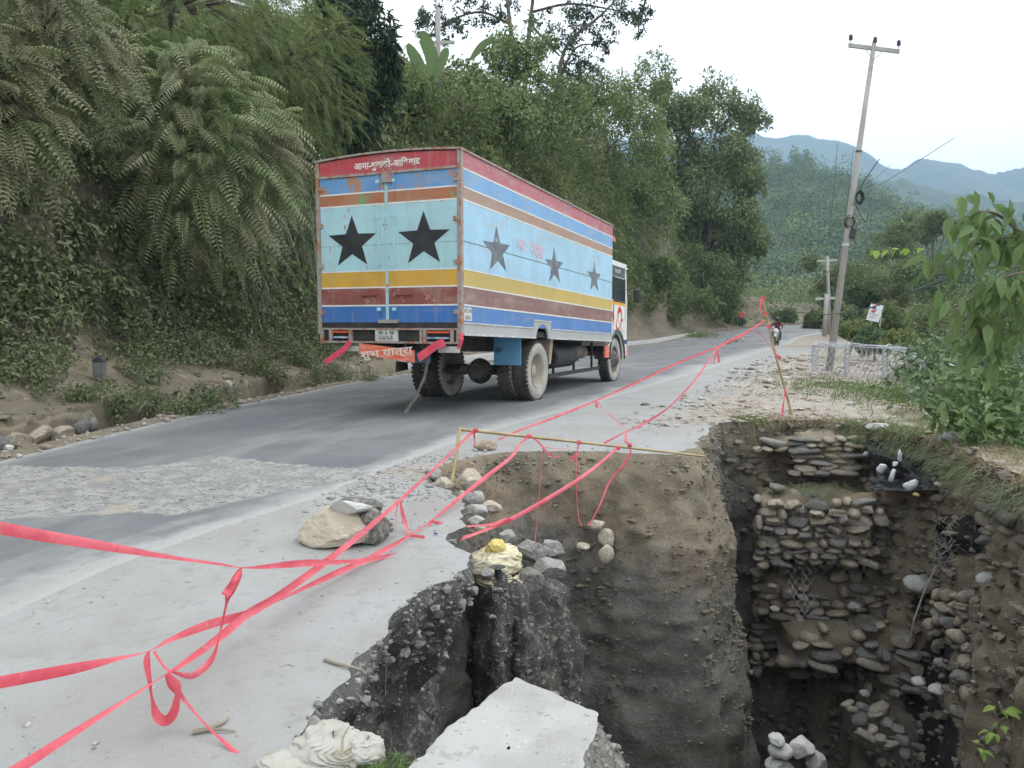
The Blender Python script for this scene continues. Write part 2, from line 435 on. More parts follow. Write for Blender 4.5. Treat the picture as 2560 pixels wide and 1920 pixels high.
# corners that close the strip that the bank takes over
wall_l = np.array([(-3600.0, 116.0), (-3600.0, -13.0)])
allp = [Vector(p) for p in np.vstack([rim_f, edge, P])]
ne = len(edge)
ed = [(i, (i + 1) % _nr) for i in range(_nr)] + [(_nr + i, _nr + i + 1) for i in range(ne - 1)]
vo_, _e, fo_, *_ = geometry.delaunay_2d_cdt(allp, ed, [], 0, 1e-5)
V2 = np.array([tuple(v) for v in vo_]); F3 = np.array([f for f in fo_ if len(f) == 3])
cen = V2[F3].mean(1)
ok = ~in_poly(rim_f, cen[:, 0], cen[:, 1])
ok &= ~((cen[:, 0] < left_x(cen[:, 1])) & (cen[:, 1] > -13) & (cen[:, 1] < 116))
F3 = F3[ok]
rd = (V2[:, 0] > left_x(V2[:, 1])) & (V2[:, 0] < right_x(V2[:, 1]) - .45)
zz = gz(V2[:, 0], V2[:, 1])
q = np.c_[V2, np.zeros(len(V2))]
offroad = np.clip((V2[:, 0] - right_x(V2[:, 1])) / 1.2, 0, 1)
rough_right = np.clip((V2[:, 1] - 10) / 3, 0, 1) * np.clip((V2[:, 0] - right_x(V2[:, 1]) - 1.0) / 1.5, 0, 1) * (V2[:, 1] < 60)
rimd = np.full(len(V2), 9.0); nn2 = np.where((V2[:, 0] > -3) & (V2[:, 0] < 7) & (V2[:, 1] > 1) & (V2[:, 1] < 13))[0]
rimd[nn2] = np.sqrt(((V2[nn2][:, None, :] - rim_f[None, ::2]) ** 2).sum(-1)).min(1)
offroad = offroad * np.clip(rimd / .3 - .2, 0, 1); rough_right = rough_right * np.clip(rimd / .4 - .2, 0, 1)
zz = zz + offroad * fbm(q * 1.7, 3, 5) * .012 + rough_right * fbm(q * 2.3, 4, 8) * .05
zz = zz - np.where(rd, .03, 0)
dirt = np.clip((V2[:, 1] - 9.6) / 2.2, 0, 1) * np.clip((V2[:, 0] - right_x(V2[:, 1]) - .9) / 1.6, 0, 1) * .8
dirt = np.maximum(dirt, np.clip(1 - np.hypot((V2[:, 0] + .75) / .9, (V2[:, 1] - 7.6) / .8), 0, 1) * .9)
dirt = np.maximum(dirt, (V2[:, 1] > 45) * .9 * (V2[:, 1] < 80))
dirt = np.maximum(dirt, (V2[:, 0] > 2.4) * (V2[:, 1] < 8) * .9)
grass = np.clip((V2[:, 0] - np.interp(V2[:, 1], D_Y, D_X) + .9) / 1.2, 0, 1)
grass = np.maximum(grass, (np.abs(V2[:, 1] - 11.3) < .35) * (V2[:, 0] > 3.6) * .55)
grass = np.maximum(grass, np.clip((V2[:, 1] - 78) / 12, 0, 1))
me = mesh_np('ground', np.c_[V2, zz], F3, GROUND, True, {'dirt': dirt, 'grass': grass})
tag(link('ground', me), kind='structure')
ground_obj_dirt = None

# --- the road sheet, a few millimetres proud
ry = np.concatenate([np.arange(-13, 20, .12), np.arange(20, 60, .4), np.arange(60, 118, 1.0)])
ru = np.linspace(0, 1, 70)
X0, X1 = left_x(ry)[:, None], right_x(ry)[:, None]
RX = X0 + (X1 - X0) * ru[None]; RY = np.repeat(ry[:, None], len(ru), 1)
# smooth the plan a little
RZ = gz(RX, RY) + .010 + np.maximum(0, RY) * .0004
RZ[:, -1] -= .03
patch = np.array([gp(*p)[:2] for p in ((-200, 1190), (0, 1168), (300, 1172), (440, 1162), (530, 1140), (640, 1152), (750, 1166), (880, 1172), (930, 1190), (860, 1208), (700, 1232), (500, 1278), (420, 1293), (330, 1283), (0, 1302), (-200, 1330))])
pd = np.full(RX.shape, 9.0)
sel = (RY > 3) & (RY < 12)
pr = resample(patch, .12)
pq = np.stack([RX[sel], RY[sel]], 1)
pd[sel] = np.sqrt(((pq[:, None] - pr[None]) ** 2).sum(-1)).min(1)
ins = in_poly(patch, RX, RY)
worn = np.clip(.5 + np.where(ins, pd, -pd) / .5, 0, 1)
RZ = RZ - .012 * (worn > .55) + np.where(worn > .55, fbm(np.stack([RX * 5, RY * 5, RX * 0], -1), 3, 2) * .008, 0)
wid = (X1 - X0)
dl = (1 - ru)[None] * wid          # metres to the dusty right edge
fade_r = np.interp(RY, [0, 6, 9, 13, 20, 40, 90], [.75, .6, .55, .9, 1.3, 1.9, 1.5])
dust = np.clip(1 - dl / fade_r, 0, 1) ** .8
dll = ru[None] * wid
dust = np.maximum(dust, np.clip(1 - dll / .3, 0, 1))
dust = np.maximum(dust, np.clip((RY - 26) / 30, 0, 1) * .42)
along = np.cumsum(np.r_[0, np.hypot(np.diff((X0 + X1)[:, 0] / 2), np.diff(ry))])
me = mesh_np('road', np.stack([RX, RY, RZ], -1).reshape(-1, 3), grid_faces(len(ry), len(ru)), ASPH, True,
             {'dust': dust.ravel(), 'worn': worn.ravel(), 'lane': np.broadcast_to(ru[None] * 1.0, RX.shape).ravel(), 'along': np.repeat(along, len(ru))})
tag(link('road', me), kind='structure')

# --- verge, drain and bank swept along the road's left edge
bs_y = np.concatenate([np.arange(-13, 4, .5), np.arange(4, 30, .16), np.arange(30, 90, .45), np.arange(90, 117, 1.5)])
bx = left_x(bs_y)
tb = unit(np.stack([np.gradient(bx, bs_y), np.ones_like(bs_y)], 1))
k_ = np.ones(9) / 9
tb = unit(np.stack([np.convolve(np.pad(tb[:, i], 4, 'edge'), k_, 'valid') for i in (0, 1)], 1))
nb_ = np.stack([-tb[:, 1], tb[:, 0]], 1)          # to the left of travel
# profiles: (offset from road edge, height above road)
near_p = [(-.05, 0), (.12, .03), (.3, .035), (.42, -.02), (.52, -.35), (.62, -.5), (1.05, -.52), (1.12, -.3), (1.16, .2), (1.2, .24), (1.5, .27), (1.9, .42), (2.4, .66), (2.9, .9), (3.2, 1.2), (3.45, 1.9), (3.75, 3.0), (4.1, 4.4), (4.6, 6.0), (5.4, 7.6), (7.5, 9.2), (12, 11), (25, 14), (60, 22)]
far_p = [(-.05, 0), (.3, .02), (.6, .03), (.62, .15), (.64, .24), (.95, .25), (1.0, .2), (1.3, .24), (1.7, .35), (2.0, .42), (2.2, .5), (2.4, .6), (2.6, .85), (2.8, 1.4), (3.0, 2.2), (3.25, 3.3), (3.6, 4.6), (4.0, 6.2), (4.6, 7.8), (5.6, 9.2), (8, 10.6), (14, 12), (28, 14), (60, 18)]
def prof_at(t):
    a = np.array(near_p); b = np.array(far_p)
    return a[None] * (1 - t)[:, None, None] + b[None] * t[:, None, None]
tt = np.clip((bs_y - 19) / 9, 0, 1)
PR = prof_at(tt)
fine_i = np.linspace(0, len(near_p) - 1, 90)
PRf = np.stack([np.array([np.interp(fine_i, np.arange(len(near_p)), PR[i, :, k]) for i in range(len(bs_y))]) for k in (0, 1)], -1)
# the bank runs out past the big tree
hs = np.interp(bs_y, [-13, 14, 24, 32, 39, 46, 52, 62, 70, 77, 84, 95, 117], [1.05, 1.0, 1.08, 1.2, 1.32, 1.5, 1.6, 1.55, 1.2, .85, .45, .2, .15])
off, hh_ = PRf[..., 0], PRf[..., 1]
hh_ = np.where(hh_ > .6, .6 + (hh_ - .6) * hs[:, None], hh_)
BX = bx[:, None] + nb_[:, :1] * off; BY = bs_y[:, None] + nb_[:, 1:] * off
BZ = gz(bx, bs_y)[:, None] + hh_
am = np.interp(off, [0, .3, 1.0, 1.6, 3, 4, 8, 60], [.0, .015, .02, .05, .14, .35, .6, 1.2])
qq = np.stack([BX, BY, BZ], -1)
d1 = fbm(qq * .7, 4, 21); d2 = fbm(qq * 3.0, 3, 22)
BX = BX - nb_[:, :1] * (d1 * am + d2 * am * .25); BY = BY - nb_[:, 1:] * (d1 * am + d2 * am * .25); BZ = BZ + d1 * am * .3
bankV = np.stack([BX, BY, BZ], -1)
me = mesh_np('bank_slope', bankV.reshape(-1, 3), grid_faces(len(bs_y), len(fine_i)), BANK, True)
tag(link('bank_slope', me), kind='structure')
bankN = unit(np.cross(np.gradient(bankV, axis=0), np.gradient(bankV, axis=1)))
bankN = np.where((bankN[..., 2:] * 0 + (bankN[..., :1] * -nb_[:, None, :1] + bankN[..., 1:2] * -nb_[:, None, 1:])) < 0, -bankN, bankN)

# --- walls of the pit
T = 6.2
tv = np.concatenate([np.linspace(0, 2.4, 62), np.linspace(2.45, T, 56)])
_t2 = np.roll(rim_f, -3, 0) - np.roll(rim_f, 3, 0)
nrm_s = np.stack([-_t2[:, 1], _t2[:, 0]], 1) * (1 if _area > 0 else -1)
ks = np.ones(13) / 13
nrm_s = np.stack([np.convolve(np.pad(unit(nrm_s)[:, i], 6, 'wrap'), ks, 'valid') for i in (0, 1)], 1)
nrm_s = unit(nrm_s)
px_of = 1280 + rim_f[:, 0] / np.maximum(.5, rim_f[:, 1]) * FPX
yy = rim_f[:, 1]
is_A = (yy > 2.6) & (yy < 5.3) & (rim_f[:, 0] < .1)                       # gravel wall under the slab, left
is_B = (yy > 7.2) & (yy < 9.6) & (rim_f[:, 0] < 2.35)                     # brown soil face
is_C = (yy > 8.2) & (rim_f[:, 0] >= 2.2) & (rim_f[:, 0] < 3.35) & (yy < 11.6)   # side of the soil mass
wA, wB, wC = (np.convolve(np.pad(m_.astype(float), 10, 'wrap'), np.ones(21) / 21, 'valid') for m_ in (is_A, is_B, is_C))
tcol = tv[:, None]
offA = np.interp(tv, [0, .07, .13, .2, .4, .8, 1.4, 2.5, T], [0, .005, -.05, -.12, -.26, -.34, -.26, -.08, .1])[:, None]
offB = np.interp(tv, [0, .05, .2, .5, 1.0, 1.6, 2.4, 3.2, T], [0, .05, .13, .24, .40, .50, .58, .68, 1.0])[:, None]
offC = np.interp(tv, [0, .3, 1.5, T], [0, .05, .12, .3])[:, None]
offD = np.interp(tv, [0, .2, 1, 3, T], [0, -.05, 0, .1, .5])[:, None]
wD = np.clip(1 - wA - wB - wC, 0, 1)
OFF = offA * wA + offB * wB + offC * wC + offD * wD
PX = rim_f[None, :, 0] + nrm_s[None, :, 0] * OFF; PY = rim_f[None, :, 1] + nrm_s[None, :, 1] * OFF
PZ = rim_z(rim_f[:, 0], rim_f[:, 1])[None] - tcol + .001
qq = np.stack([PX, PY, PZ], -1)
rill = fbm(qq * np.array((2.6, 2.6, .35)), 4, 31)
lump = fbm(qq * 4.5, 4, 33)
ledge = vnoise(qq * np.array((.8, .8, 7.0)), 35)
fin = vnoise(qq * 22, 36)
amp = np.clip(tcol / .25, 0, 1)
disp = amp * (rill * (.12 + .05 * wA) * (1 - .8 * wB) + wB * (fbm(qq * 1.1, 4, 38) * .10 + np.abs(fbm(qq * np.array((1.6, 1.6, 1.0)) + 4, 3, 39)) * -.09 + .03) + lump * .055 * (1 - .6 * wB) - wB * .07 * np.exp(-(vnoise(qq * np.array((1.5, 1.5, .22)) + 3, 42) / .07) ** 2) * np.clip(tcol - .3, 0, 1) + wB * vnoise(qq * np.array((.9, .9, 26)), 43) * .006 * np.clip(tcol * 2 - 1.4, 0, 1) + ledge * .03 * (1 - .85 * wB) + fin * (.016 + .014 * wA) + vnoise(qq * 9, 37) * .024)
PX = PX + nrm_s[None, :, 0] * disp; PY = PY + nrm_s[None, :, 1] * disp
PZ = PZ + amp * lump * .02
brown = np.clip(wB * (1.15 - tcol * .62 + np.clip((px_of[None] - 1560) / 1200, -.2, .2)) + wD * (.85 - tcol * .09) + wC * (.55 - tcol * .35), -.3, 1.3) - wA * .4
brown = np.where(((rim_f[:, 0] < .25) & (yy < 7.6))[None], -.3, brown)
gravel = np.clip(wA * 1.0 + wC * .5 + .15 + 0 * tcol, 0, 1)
_dd = PY * CP - (PZ - CAMZ) * SP; _pu = 1280 + FPX * PX / np.maximum(.3, _dd); _pv = 960 - FPX * (PY * SP + (PZ - CAMZ) * CP) / np.maximum(.3, _dd)
black_tone = np.maximum(np.exp(-((_pu - 2265) / 105) ** 2 - ((_pv - 1175) / 62) ** 2), np.exp(-((_pu - 2335 - 22 * np.sin(_pv / 48) - 12 * np.sin(_pv / 19)) / 52) ** 2) * np.clip((_pv - 1380) / 120, 0, 1)) * 1.1  # wall colour set to black in the hollow and down the cleft
black_tone = np.maximum(black_tone, np.exp(-((_pu - 2420) / 60) ** 2 - ((_pv - 1340) / 60) ** 2)) * (PX > 3.2)
me = mesh_np('pit_wall', np.stack([PX, PY, PZ], -1).reshape(-1, 3), grid_faces(len(tv), _nr, True), SOIL, True, {'brown': brown.ravel(), 'gravel': gravel.ravel(), 'black_tone': black_tone.ravel(), 'seam': (np.exp(-((_pv - (1590 - (_pu - 1600) * .33 + 10 * np.sin(_pu / 23.0))) / 7.0) ** 2) * (_pu > 1600) * (_pu < 1835) * wB[None]).ravel()})
tag(link('pit_wall', me), kind='structure')
pitV = np.stack([PX, PY, PZ], -1)
pitN = unit(np.cross(np.gradient(pitV, axis=1), np.gradient(pitV, axis=0)))
_fl = np.sum(pitN[..., :2] * nrm_s[None], -1) < 0
pitN[_fl] *= -1
fx, fy = np.meshgrid(np.linspace(-3, 8, 90), np.linspace(.5, 13.5, 90))
fz = -5.4 + fbm(np.stack([fx, fy, fx * 0], -1) * .8, 4, 41) * .35
for (cx, cy, rr, hh) in ((2.75, 8.0, .8, 1.75), (4.5, 8.6, 1.0, 1.1), (3.6, 9.8, .9, 1.0)):
    fz = fz + hh * np.exp(-((fx - cx) ** 2 + (fy - cy) ** 2) / rr ** 2)
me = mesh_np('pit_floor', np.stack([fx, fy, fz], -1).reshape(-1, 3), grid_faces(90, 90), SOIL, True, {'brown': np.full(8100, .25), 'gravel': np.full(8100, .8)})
tag(link('pit_floor', me), kind='structure')
def floor_z(x, y):
    z = -5.4
    for (cx, cy, rr, hh) in ((2.75, 8.0, .8, 1.75), (4.5, 8.6, 1.0, 1.1), (3.6, 9.8, .9, 1.0)):
        z += hh * math.exp(-((x - cx) ** 2 + (y - cy) ** 2) / rr ** 2)
    return z

# --- rocks
def ico(sub):
    bm = bmesh.new(); bmesh.ops.create_icosphere(bm, subdivisions=sub, radius=1)
    V = np.array([tuple(v.co) for v in bm.verts]); F = np.array([[v.index for v in f.verts] for f in bm.faces]); bm.free()
    return V, F
ICO = {k: ico(k) for k in (1, 2, 3, 4, 5)}
def rock_shape(seed, sub=3, cuts=9, rough=.06, squash=(1, .8, .6), keep=.72):
    r_ = np.random.default_rng(seed)
    V, F = ICO[sub]; V = V.copy()
    for _ in range(cuts):
        nrm = unit(r_.normal(size=3)); d = r_.uniform(keep * .85, .9)
        h = V @ nrm - d
        V = V - np.where(h > 0, h * .97, 0)[:, None] * nrm
    V = V * (1 + rough * fbm(V * 2.2 + seed * 3.1, 4, seed % 97)[:, None])
    return V * np.array(squash), F
STONE_M = [mat('river_stone', (.30, .26, .21), (.21, .185, .15), 5, .9, 0, .4, 22, spots=((.42, .39, .34), 7, .6), rnd=.35),
           mat('grey_stone', (.22, .21, .195), (.15, .145, .135), 5, .9, 0, .4, 22, spots=((.36, .35, .33), 7, .6), rnd=.35),
           mat('tan_rock', (.38, .32, .245), (.27, .225, .175), 3, .9, 0, .5, 14, spots=((.55, .51, .45), 5, .6), rnd=.12)]
COBBLE = []
def block_shape(seed):
    V, F = rock_shape(seed, 2, 11, .10, (1, 1, 1), .62)
    a = np.abs(V) / np.abs(V).max(0)
    V = np.sign(V) * a ** .8
    return V * np.array((1, .85, .56)), F
for k in range(14):
    V, F = block_shape(300 + k)
    COBBLE.append(mesh_np('cobble', V, F, STONE_M[k % 2], k % 3 == 0))
COBBLE_TAN = []
for k in range(6):
    V, F = block_shape(330 + k)
    COBBLE_TAN.append(mesh_np('cobble', V, F, STONE_M[2], k % 3 == 0))

_bp = bankV.reshape(-1, 3) - np.array((0, 0, CAMZ))
_bd = _bp[:, 1] * CP - _bp[:, 2] * SP
_bu = 1280 + FPX * _bp[:, 0] / np.maximum(.1, _bd); _bv = 960 - FPX * (_bp[:, 1] * SP + _bp[:, 2] * CP) / np.maximum(.1, _bd)
def bank_hit(px, py, lift=.1):
    """the spot of the bank seen at a pixel, lifted a little off the slope"""
    d2 = (_bu - px) ** 2 + (_bv - py) ** 2 + np.where(_bd < .5, 1e9, 0)
    k = np.argsort(d2)[:10]; k = k[np.argmin(_bd[k])]
    return bankV.reshape(-1, 3)[k] + bankN.reshape(-1, 3)[k] * lift

def bank_Y(px, off):
    """the depth at which the strip off metres left of the road lies at this pixel column"""
    X_ = bx + nb_[:, 0] * off; Y_ = bs_y + nb_[:, 1] * off; k = Y_ > 3
    u_ = 1280 + FPX * X_[k] / (Y_[k] * CP)
    return float(Y_[k][np.argmin(np.abs(u_ - px))])
# ================================================================ THE TRUCK
def paint(name, c, rust=(.30, .12, .045), amount=.62, dust=.25, scale=3.0):
    m, n, l, bs = nodes_of(name)
    co = coords(n)
    col = mix_rgb(n, l, ramp(n, l, noise(n, l, co, 1.3, 5, .6), .35, .7), c, tuple(x * .82 + .02 for x in c))
    col = mix_rgb(n, l, math_n(n, l, 'MULTIPLY', ramp(n, l, noise(n, l, co, 1.0, 6, .6, vec=(1.5, 1.5, 5)), .45, .75), dust), col, (.50, .45, .40))
    rn = math_n(n, l, 'ADD', math_n(n, l, 'MULTIPLY', noise(n, l, co, scale, 7, .62), .72), math_n(n, l, 'MULTIPLY', noise(n, l, co, 26, 4, .6), .28))
    col = mix_rgb(n, l, ramp(n, l, rn, amount, amount + .02), col, rust)
    col = mix_rgb(n, l, math_n(n, l, 'MULTIPLY', ramp(n, l, noise(n, l, co, 1.0, 6, .65, vec=(9, 9, .8)), .5, .72), .35), col, (.40, .34, .29))
    l.new(col, bs.inputs['Base Color']); bs.inputs['Roughness'].default_value = .55
    hh_ = math_n(n, l, 'ADD', noise(n, l, co, 1.6, 3), math_n(n, l, 'MULTIPLY', noise(n, l, co, 30, 4), .08))
    bump(n, l, bs, hh_, .4, .04)
    return m
P_RED = paint('red_paint', (.50, .06, .075), (.38, .30, .27), .60, .35)
P_BLUE = paint('sky_blue_paint', (.135, .33, .60), (.44, .22, .12), .535, .3, 2.0)
P_GREEN = paint('rusty_brown_paint', (.44, .165, .075), (.13, .36, .16), .555, .25, 2.2)
P_CYAN = paint('pale_blue_paint', (.42, .67, .71), (.40, .17, .09), .615, .22)
P_GOLD = paint('gold_paint', (.66, .375, .05), (.40, .27, .06), .66, .15)
P_MAROON = paint('maroon_paint', (.27, .075, .058), (.42, .20, .15), .57, .3)
P_DEEP = paint('deep_blue_paint', (.045, .165, .46), (.50, .47, .43), .67, .12)
S_RED = paint('faded_red_paint', (.50, .15, .18), (.42, .36, .36), .58, .55)
S_BLUE = paint('side_blue_paint', (.21, .42, .70), (.46, .30, .24), .68, .45)
S_BROWN = paint('side_tan_paint', (.43, .27, .20), (.40, .22, .14), .68, .35)
S_CYAN = paint('side_sky_paint', (.40, .65, .82), (.50, .36, .32), .65, .4)
S_GOLD = paint('side_gold_paint', (.60, .43, .11), (.5, .42, .2), .68, .3)
S_MAROON = paint('side_maroon_paint', (.26, .13, .115), (.48, .40, .36), .63, .4)
S_DEEP = paint('side_deep_blue_paint', (.085, .22, .52), (.62, .58, .50), .66, .25)
P_WHITE = paint('white_paint', (.78, .77, .73), (.55, .42, .33), .66, .15)
P_SKIRT = paint('skirt_grey_paint', (.42, .43, .43), (.52, .51, .49), .6, .3)
P_EDGE = paint('worn_edge_metal', (.36, .31, .28), (.36, .16, .09), .52, .3, 6)
P_STAR = mat('black_star_paint', (.022, .022, .024), (.035, .035, .036), 4, .6, 0, .1, 8, spots=((.16, .10, .09), 9, .66))
P_STAR2 = mat('faded_star_paint', (.12, .13, .15), (.20, .22, .25), 5, .6, 0, .1, 8, spots=((.33, .46, .55), 7, .60))
STEEL = mat('black_chassis', (.022, .021, .02), (.045, .04, .036), 5, .7, 0, .3, 20)
DUSTY = mat('dusty_steel', (.20, .175, .15), (.10, .09, .08), 6, .85, 0, .3, 20)
RUBBER = mat('tyre_rubber', (.045, .042, .04), (.10, .092, .082), 3, .9, 0, .3, 40)
RUBBER_D = mat('dusty_sidewall', (.42, .39, .345), (.33, .305, .27), 4, .95, 0, .2, 30)
RIM_M = mat('dusty_rim', (.40, .35, .285), (.31, .27, .22), 5, .85, 0, .2, 30)
GLASS = mat('dark_glass', (.03, .035, .04), (.05, .055, .06), 2, .12, 0, 0)
ORANGE = mat('orange_board', (.74, .13, .06), (.80, .30, .20), 7, .6, 0, .1, 20, vec=(.6, .6, 3))
LAMP_R = mat('tail_lamp_orange', (.75, .13, .06), (.6, .1, .05), 8, .3, 0, 0)
LAMP_B = mat('tail_lamp_blue', (.15, .27, .55), (.55, .58, .62), 9, .3, 0, 0)
FLAP = mat('blue_mudflap', (.10, .30, .50), (.13, .35, .56), 2, .6, 0, .2, 8, spots=((.05, .10, .16), 3, .6))
TAN = mat('tan_mudguard', (.42, .33, .24), (.36, .28, .2), 4, .8, 0, .2, 14)
PLATE = mat('plate_white', (.62, .60, .57), (.45, .43, .41), 5, .6, 0, .1, 30)
INK_W = mat('cream_lettering', (.80, .74, .66), (.74, .66, .6), 6, .6, 0, 0)
INK_K = mat('black_lettering', (.03, .03, .03), (.05, .05, .05), 6, .6, 0, 0)
INK_P = mat('faded_pink_lettering', (.62, .46, .52), (.56, .56, .68), 12, .7, 0, 0)
INK_R = mat('red_art', (.62, .05, .04), (.5, .04, .04), 6, .5, 0, 0)
YEL = mat('cab_yellow', (.80, .38, .04), (.75, .34, .04), 6, .5, 0, 0)
NAVY = mat('cab_navy', (.035, .05, .14), (.05, .06, .15), 6, .5, 0, 0)
RIBBON = mat('red_ribbon', (.68, .07, .11), (.55, .05, .09), 8, .6, 0, 0)
VISOR = mat('cab_visor', (.06, .075, .085), (.09, .105, .115), 6, .5, 0, 0)

PR_ = at(1153.5, 838, 11.3); PF_ = at(1529, 854, 18.1)
TG = float(gz(0, 13)) + .01
FW = unit((PF_ - PR_)[:2]); YAW = math.atan2(FW[1], FW[0])
BL = float(np.linalg.norm((PF_ - PR_)[:2]))          # box length
Z0 = PR_[2] - TG; SH = (PF_[2] - PR_[2]) / BL        # box bottom height at the tail, and its fall towards the cab
TW = 2.44
BH = 2.59
truck = empty('box_truck', (PR_[0], PR_[1], TG), (0, 0, YAW))
tag(truck, 'box truck with painted colour bands and black stars, driving away on the asphalt road', 'truck')
def zb(x, u): return Z0 + SH * x + u                 # height u above the box bottom at distance x from the tail
class TB(MB):
    """boxes and shapes in truck space that follow the body's slight fall towards the cab"""
    def bodybox(s, x0, x1, y0, y1, u0, u1, m=0):
        V = [(x, y, zb(x, u)) for x in (x0, x1) for y in (y0, y1) for u in (u0, u1)]
        s.add(V, [(0, 1, 3, 2), (4, 6, 7, 5), (0, 4, 5, 1), (2, 3, 7, 6), (0, 2, 6, 4), (1, 5, 7, 3)], m)
BANDS = [(.18, .418, 6), (.418, .441, 7), (.441, .684, 5), (.684, .706, 7), (.706, .927, 4), (.927, .945, 7), (.945, 1.89, 3), (1.89, 1.915, 7), (1.915, 2.07, 2), (2.07, 2.092, 7), (2.092, 2.32, 1), (2.32, 2.345, 7), (2.345, 2.585, 0)]
S_MATS = [S_RED, S_BLUE, S_BROWN, S_CYAN, S_GOLD, S_MAROON, S_DEEP, P_WHITE, P_EDGE, INK_K]
R_MATS = [P_RED, P_BLUE, P_GREEN, P_CYAN, P_GOLD, P_MAROON, P_DEEP, P_WHITE, P_EDGE, INK_K]
def side(y0, y1, outer):
    t = TB()
    nx = 12; xs = np.linspace(.055, BL, nx + 1)
    for u0, u1, m in BANDS:
        o = .004 if m == 7 else 0
        if m == 3:            # the sheet joint runs through the pale band
            for a, b, mm in ((u0, 1.318, 3), (1.330, u1, 3)): t.bodybox(.055, BL, y0, y1, a, b, mm)
            t.bodybox(.055, BL, y0 + .004, y1 - .004, 1.318, 1.330, 9); continue
        t.bodybox(.055, BL, y0 - (o if outer < 0 else 0), y1 + (o if outer > 0 else 0), u0, u1, m)
    return t.build('side_panel', S_MATS, truck)
sp = side(0, .05, -1)
side(TW - .05, TW, 1)
# rows of rivets along the sheet joints
def rivets(pts, parent, m, axis):
    b = MB()
    for p in pts:
        s = .011; x, y, z = p
        if axis == 'y': V = [(x - s, y, z), (x, y, z - s), (x + s, y, z), (x, y, z + s), (x, y - .006, z)]
        else: V = [(x, y - s, z), (x, y, z - s), (x, y + s, z), (x, y, z + s), (x - .006, y, z)]
        b.add(V, [(0, 1, 4), (1, 2, 4), (2, 3, 4), (3, 0, 4)])
    o = b.build('rivets', m, parent); o['kind'] = 'stuff'; return o
rivets([(x, 0, zb(x, u)) for x in (1.22, 2.44, 3.66, 4.88, 6.1) for u in np.arange(.22, 2.3, .11)] + [(x, 0, zb(x, u)) for u in (1.30, 1.345, 1.78) for x in np.arange(.12, BL - .05, .16)], sp, [P_SKIRT], 'y')
# vertical joint strips and the corner posts
t = TB()
for x in (2.44, 4.9): t.bodybox(x, x + .05, -.006, .0, .2, 2.34, 0)
t.build('joint_strip', [S_CYAN], sp) if False else None
t = TB(); t.bodybox(-.012, .055, -.012, .055, 0, 2.6, 0); t.build('corner_post', [P_EDGE], truck)
t = TB(); t.bodybox(-.012, .055, TW - .055, TW + .012, 0, 2.6, 0); t.build('corner_post', [P_EDGE], truck)
t = TB(); t.bodybox(BL - .03, BL + .01, .01, TW - .01, 0, 2.6, 0); t.build('front_panel', [P_EDGE], truck)
t = TB(); t.bodybox(.06, BL - .04, .06, TW - .06, .02, .12, 0); t.build('floor_frame', [STEEL], truck)
# curved roof
arch = lambda y: .055 * (1 - ((y - TW / 2) / (TW / 2)) ** 2)
ys = np.linspace(-.02, TW + .02, 17)
V, F = [], []
for x in np.linspace(-.03, BL + .02, 2):
    for y in ys: V.append((x, y, zb(x, 2.60 + arch(np.clip(y, 0, TW)))))
    for y in ys: V.append((x, y, zb(x, 2.572 + arch(np.clip(y, 0, TW)))))
t = TB(); n_ = len(ys)
for i in range(n_ - 1):
    F += [(i, i + 1, 2 * n_ + i + 1, 2 * n_ + i), (n_ + i, 3 * n_ + i, 3 * n_ + i + 1, n_ + i + 1), (i, n_ + i, n_ + i + 1, i + 1), (2 * n_ + i, 2 * n_ + i + 1, 3 * n_ + i + 1, 3 * n_ + i)]
F += [(0, 2 * n_, 3 * n_, n_), (n_ - 1, 2 * n_ - 1, 4 * n_ - 1, 3 * n_ - 1)]
t.add(V, F, 0); t.build('roof', [P_EDGE], truck)
# red header over the doors, with its painted blessing
t = TB()
poly = [(.07, 2.36), (TW - .07, 2.36)] + [(y, 2.555 + arch(y)) for y in np.linspace(TW - .07, .07, 13)]
t.prism(poly, -.004, .04, lambda a, b, h: (h, a, zb(h, b)), 0)
header = t.build('header_board', [P_RED], truck)
t = TB(); t.bodybox(-.02, .03, .05, TW - .05, 2.325, 2.36, 0); t.build('header_rail', [P_EDGE], truck)

def text(name, body, size, parent, loc, rot, m, sx=1.0, extrude=.002, bold=0.0):
    c = bpy.data.curves.new(name, 'FONT'); c.body = body; c.size = size; c.align_x = 'CENTER'; c.align_y = 'CENTER'
    c.extrude = extrude; c.offset = bold; c.materials.append(m); c.resolution_u = 2
    o = bpy.data.objects.new(name, c); COL.objects.link(o)
    bpy.context.view_layer.update()
    me_ = bpy.data.meshes.new_from_object(o.evaluated_get(bpy.context.evaluated_depsgraph_get()))
    bpy.data.objects.remove(o); bpy.data.curves.remove(c)
    me_.name = name
    if not me_.materials: me_.materials.append(m)
    o = link(name, me_, parent, loc, rot, (sx, 1, 1))
    if body == 'ना ३ ख': o['kind'] = 'stuff'
    return o
REAR_ROT = (R(90), 0, R(-90))       # faces backwards
text('lettering', 'आमा-बुवाको-आिशवाद', .135, header, (-.008, 1.2, zb(0, 2.46)), REAR_ROT, INK_W, 1.0, .002, .004)

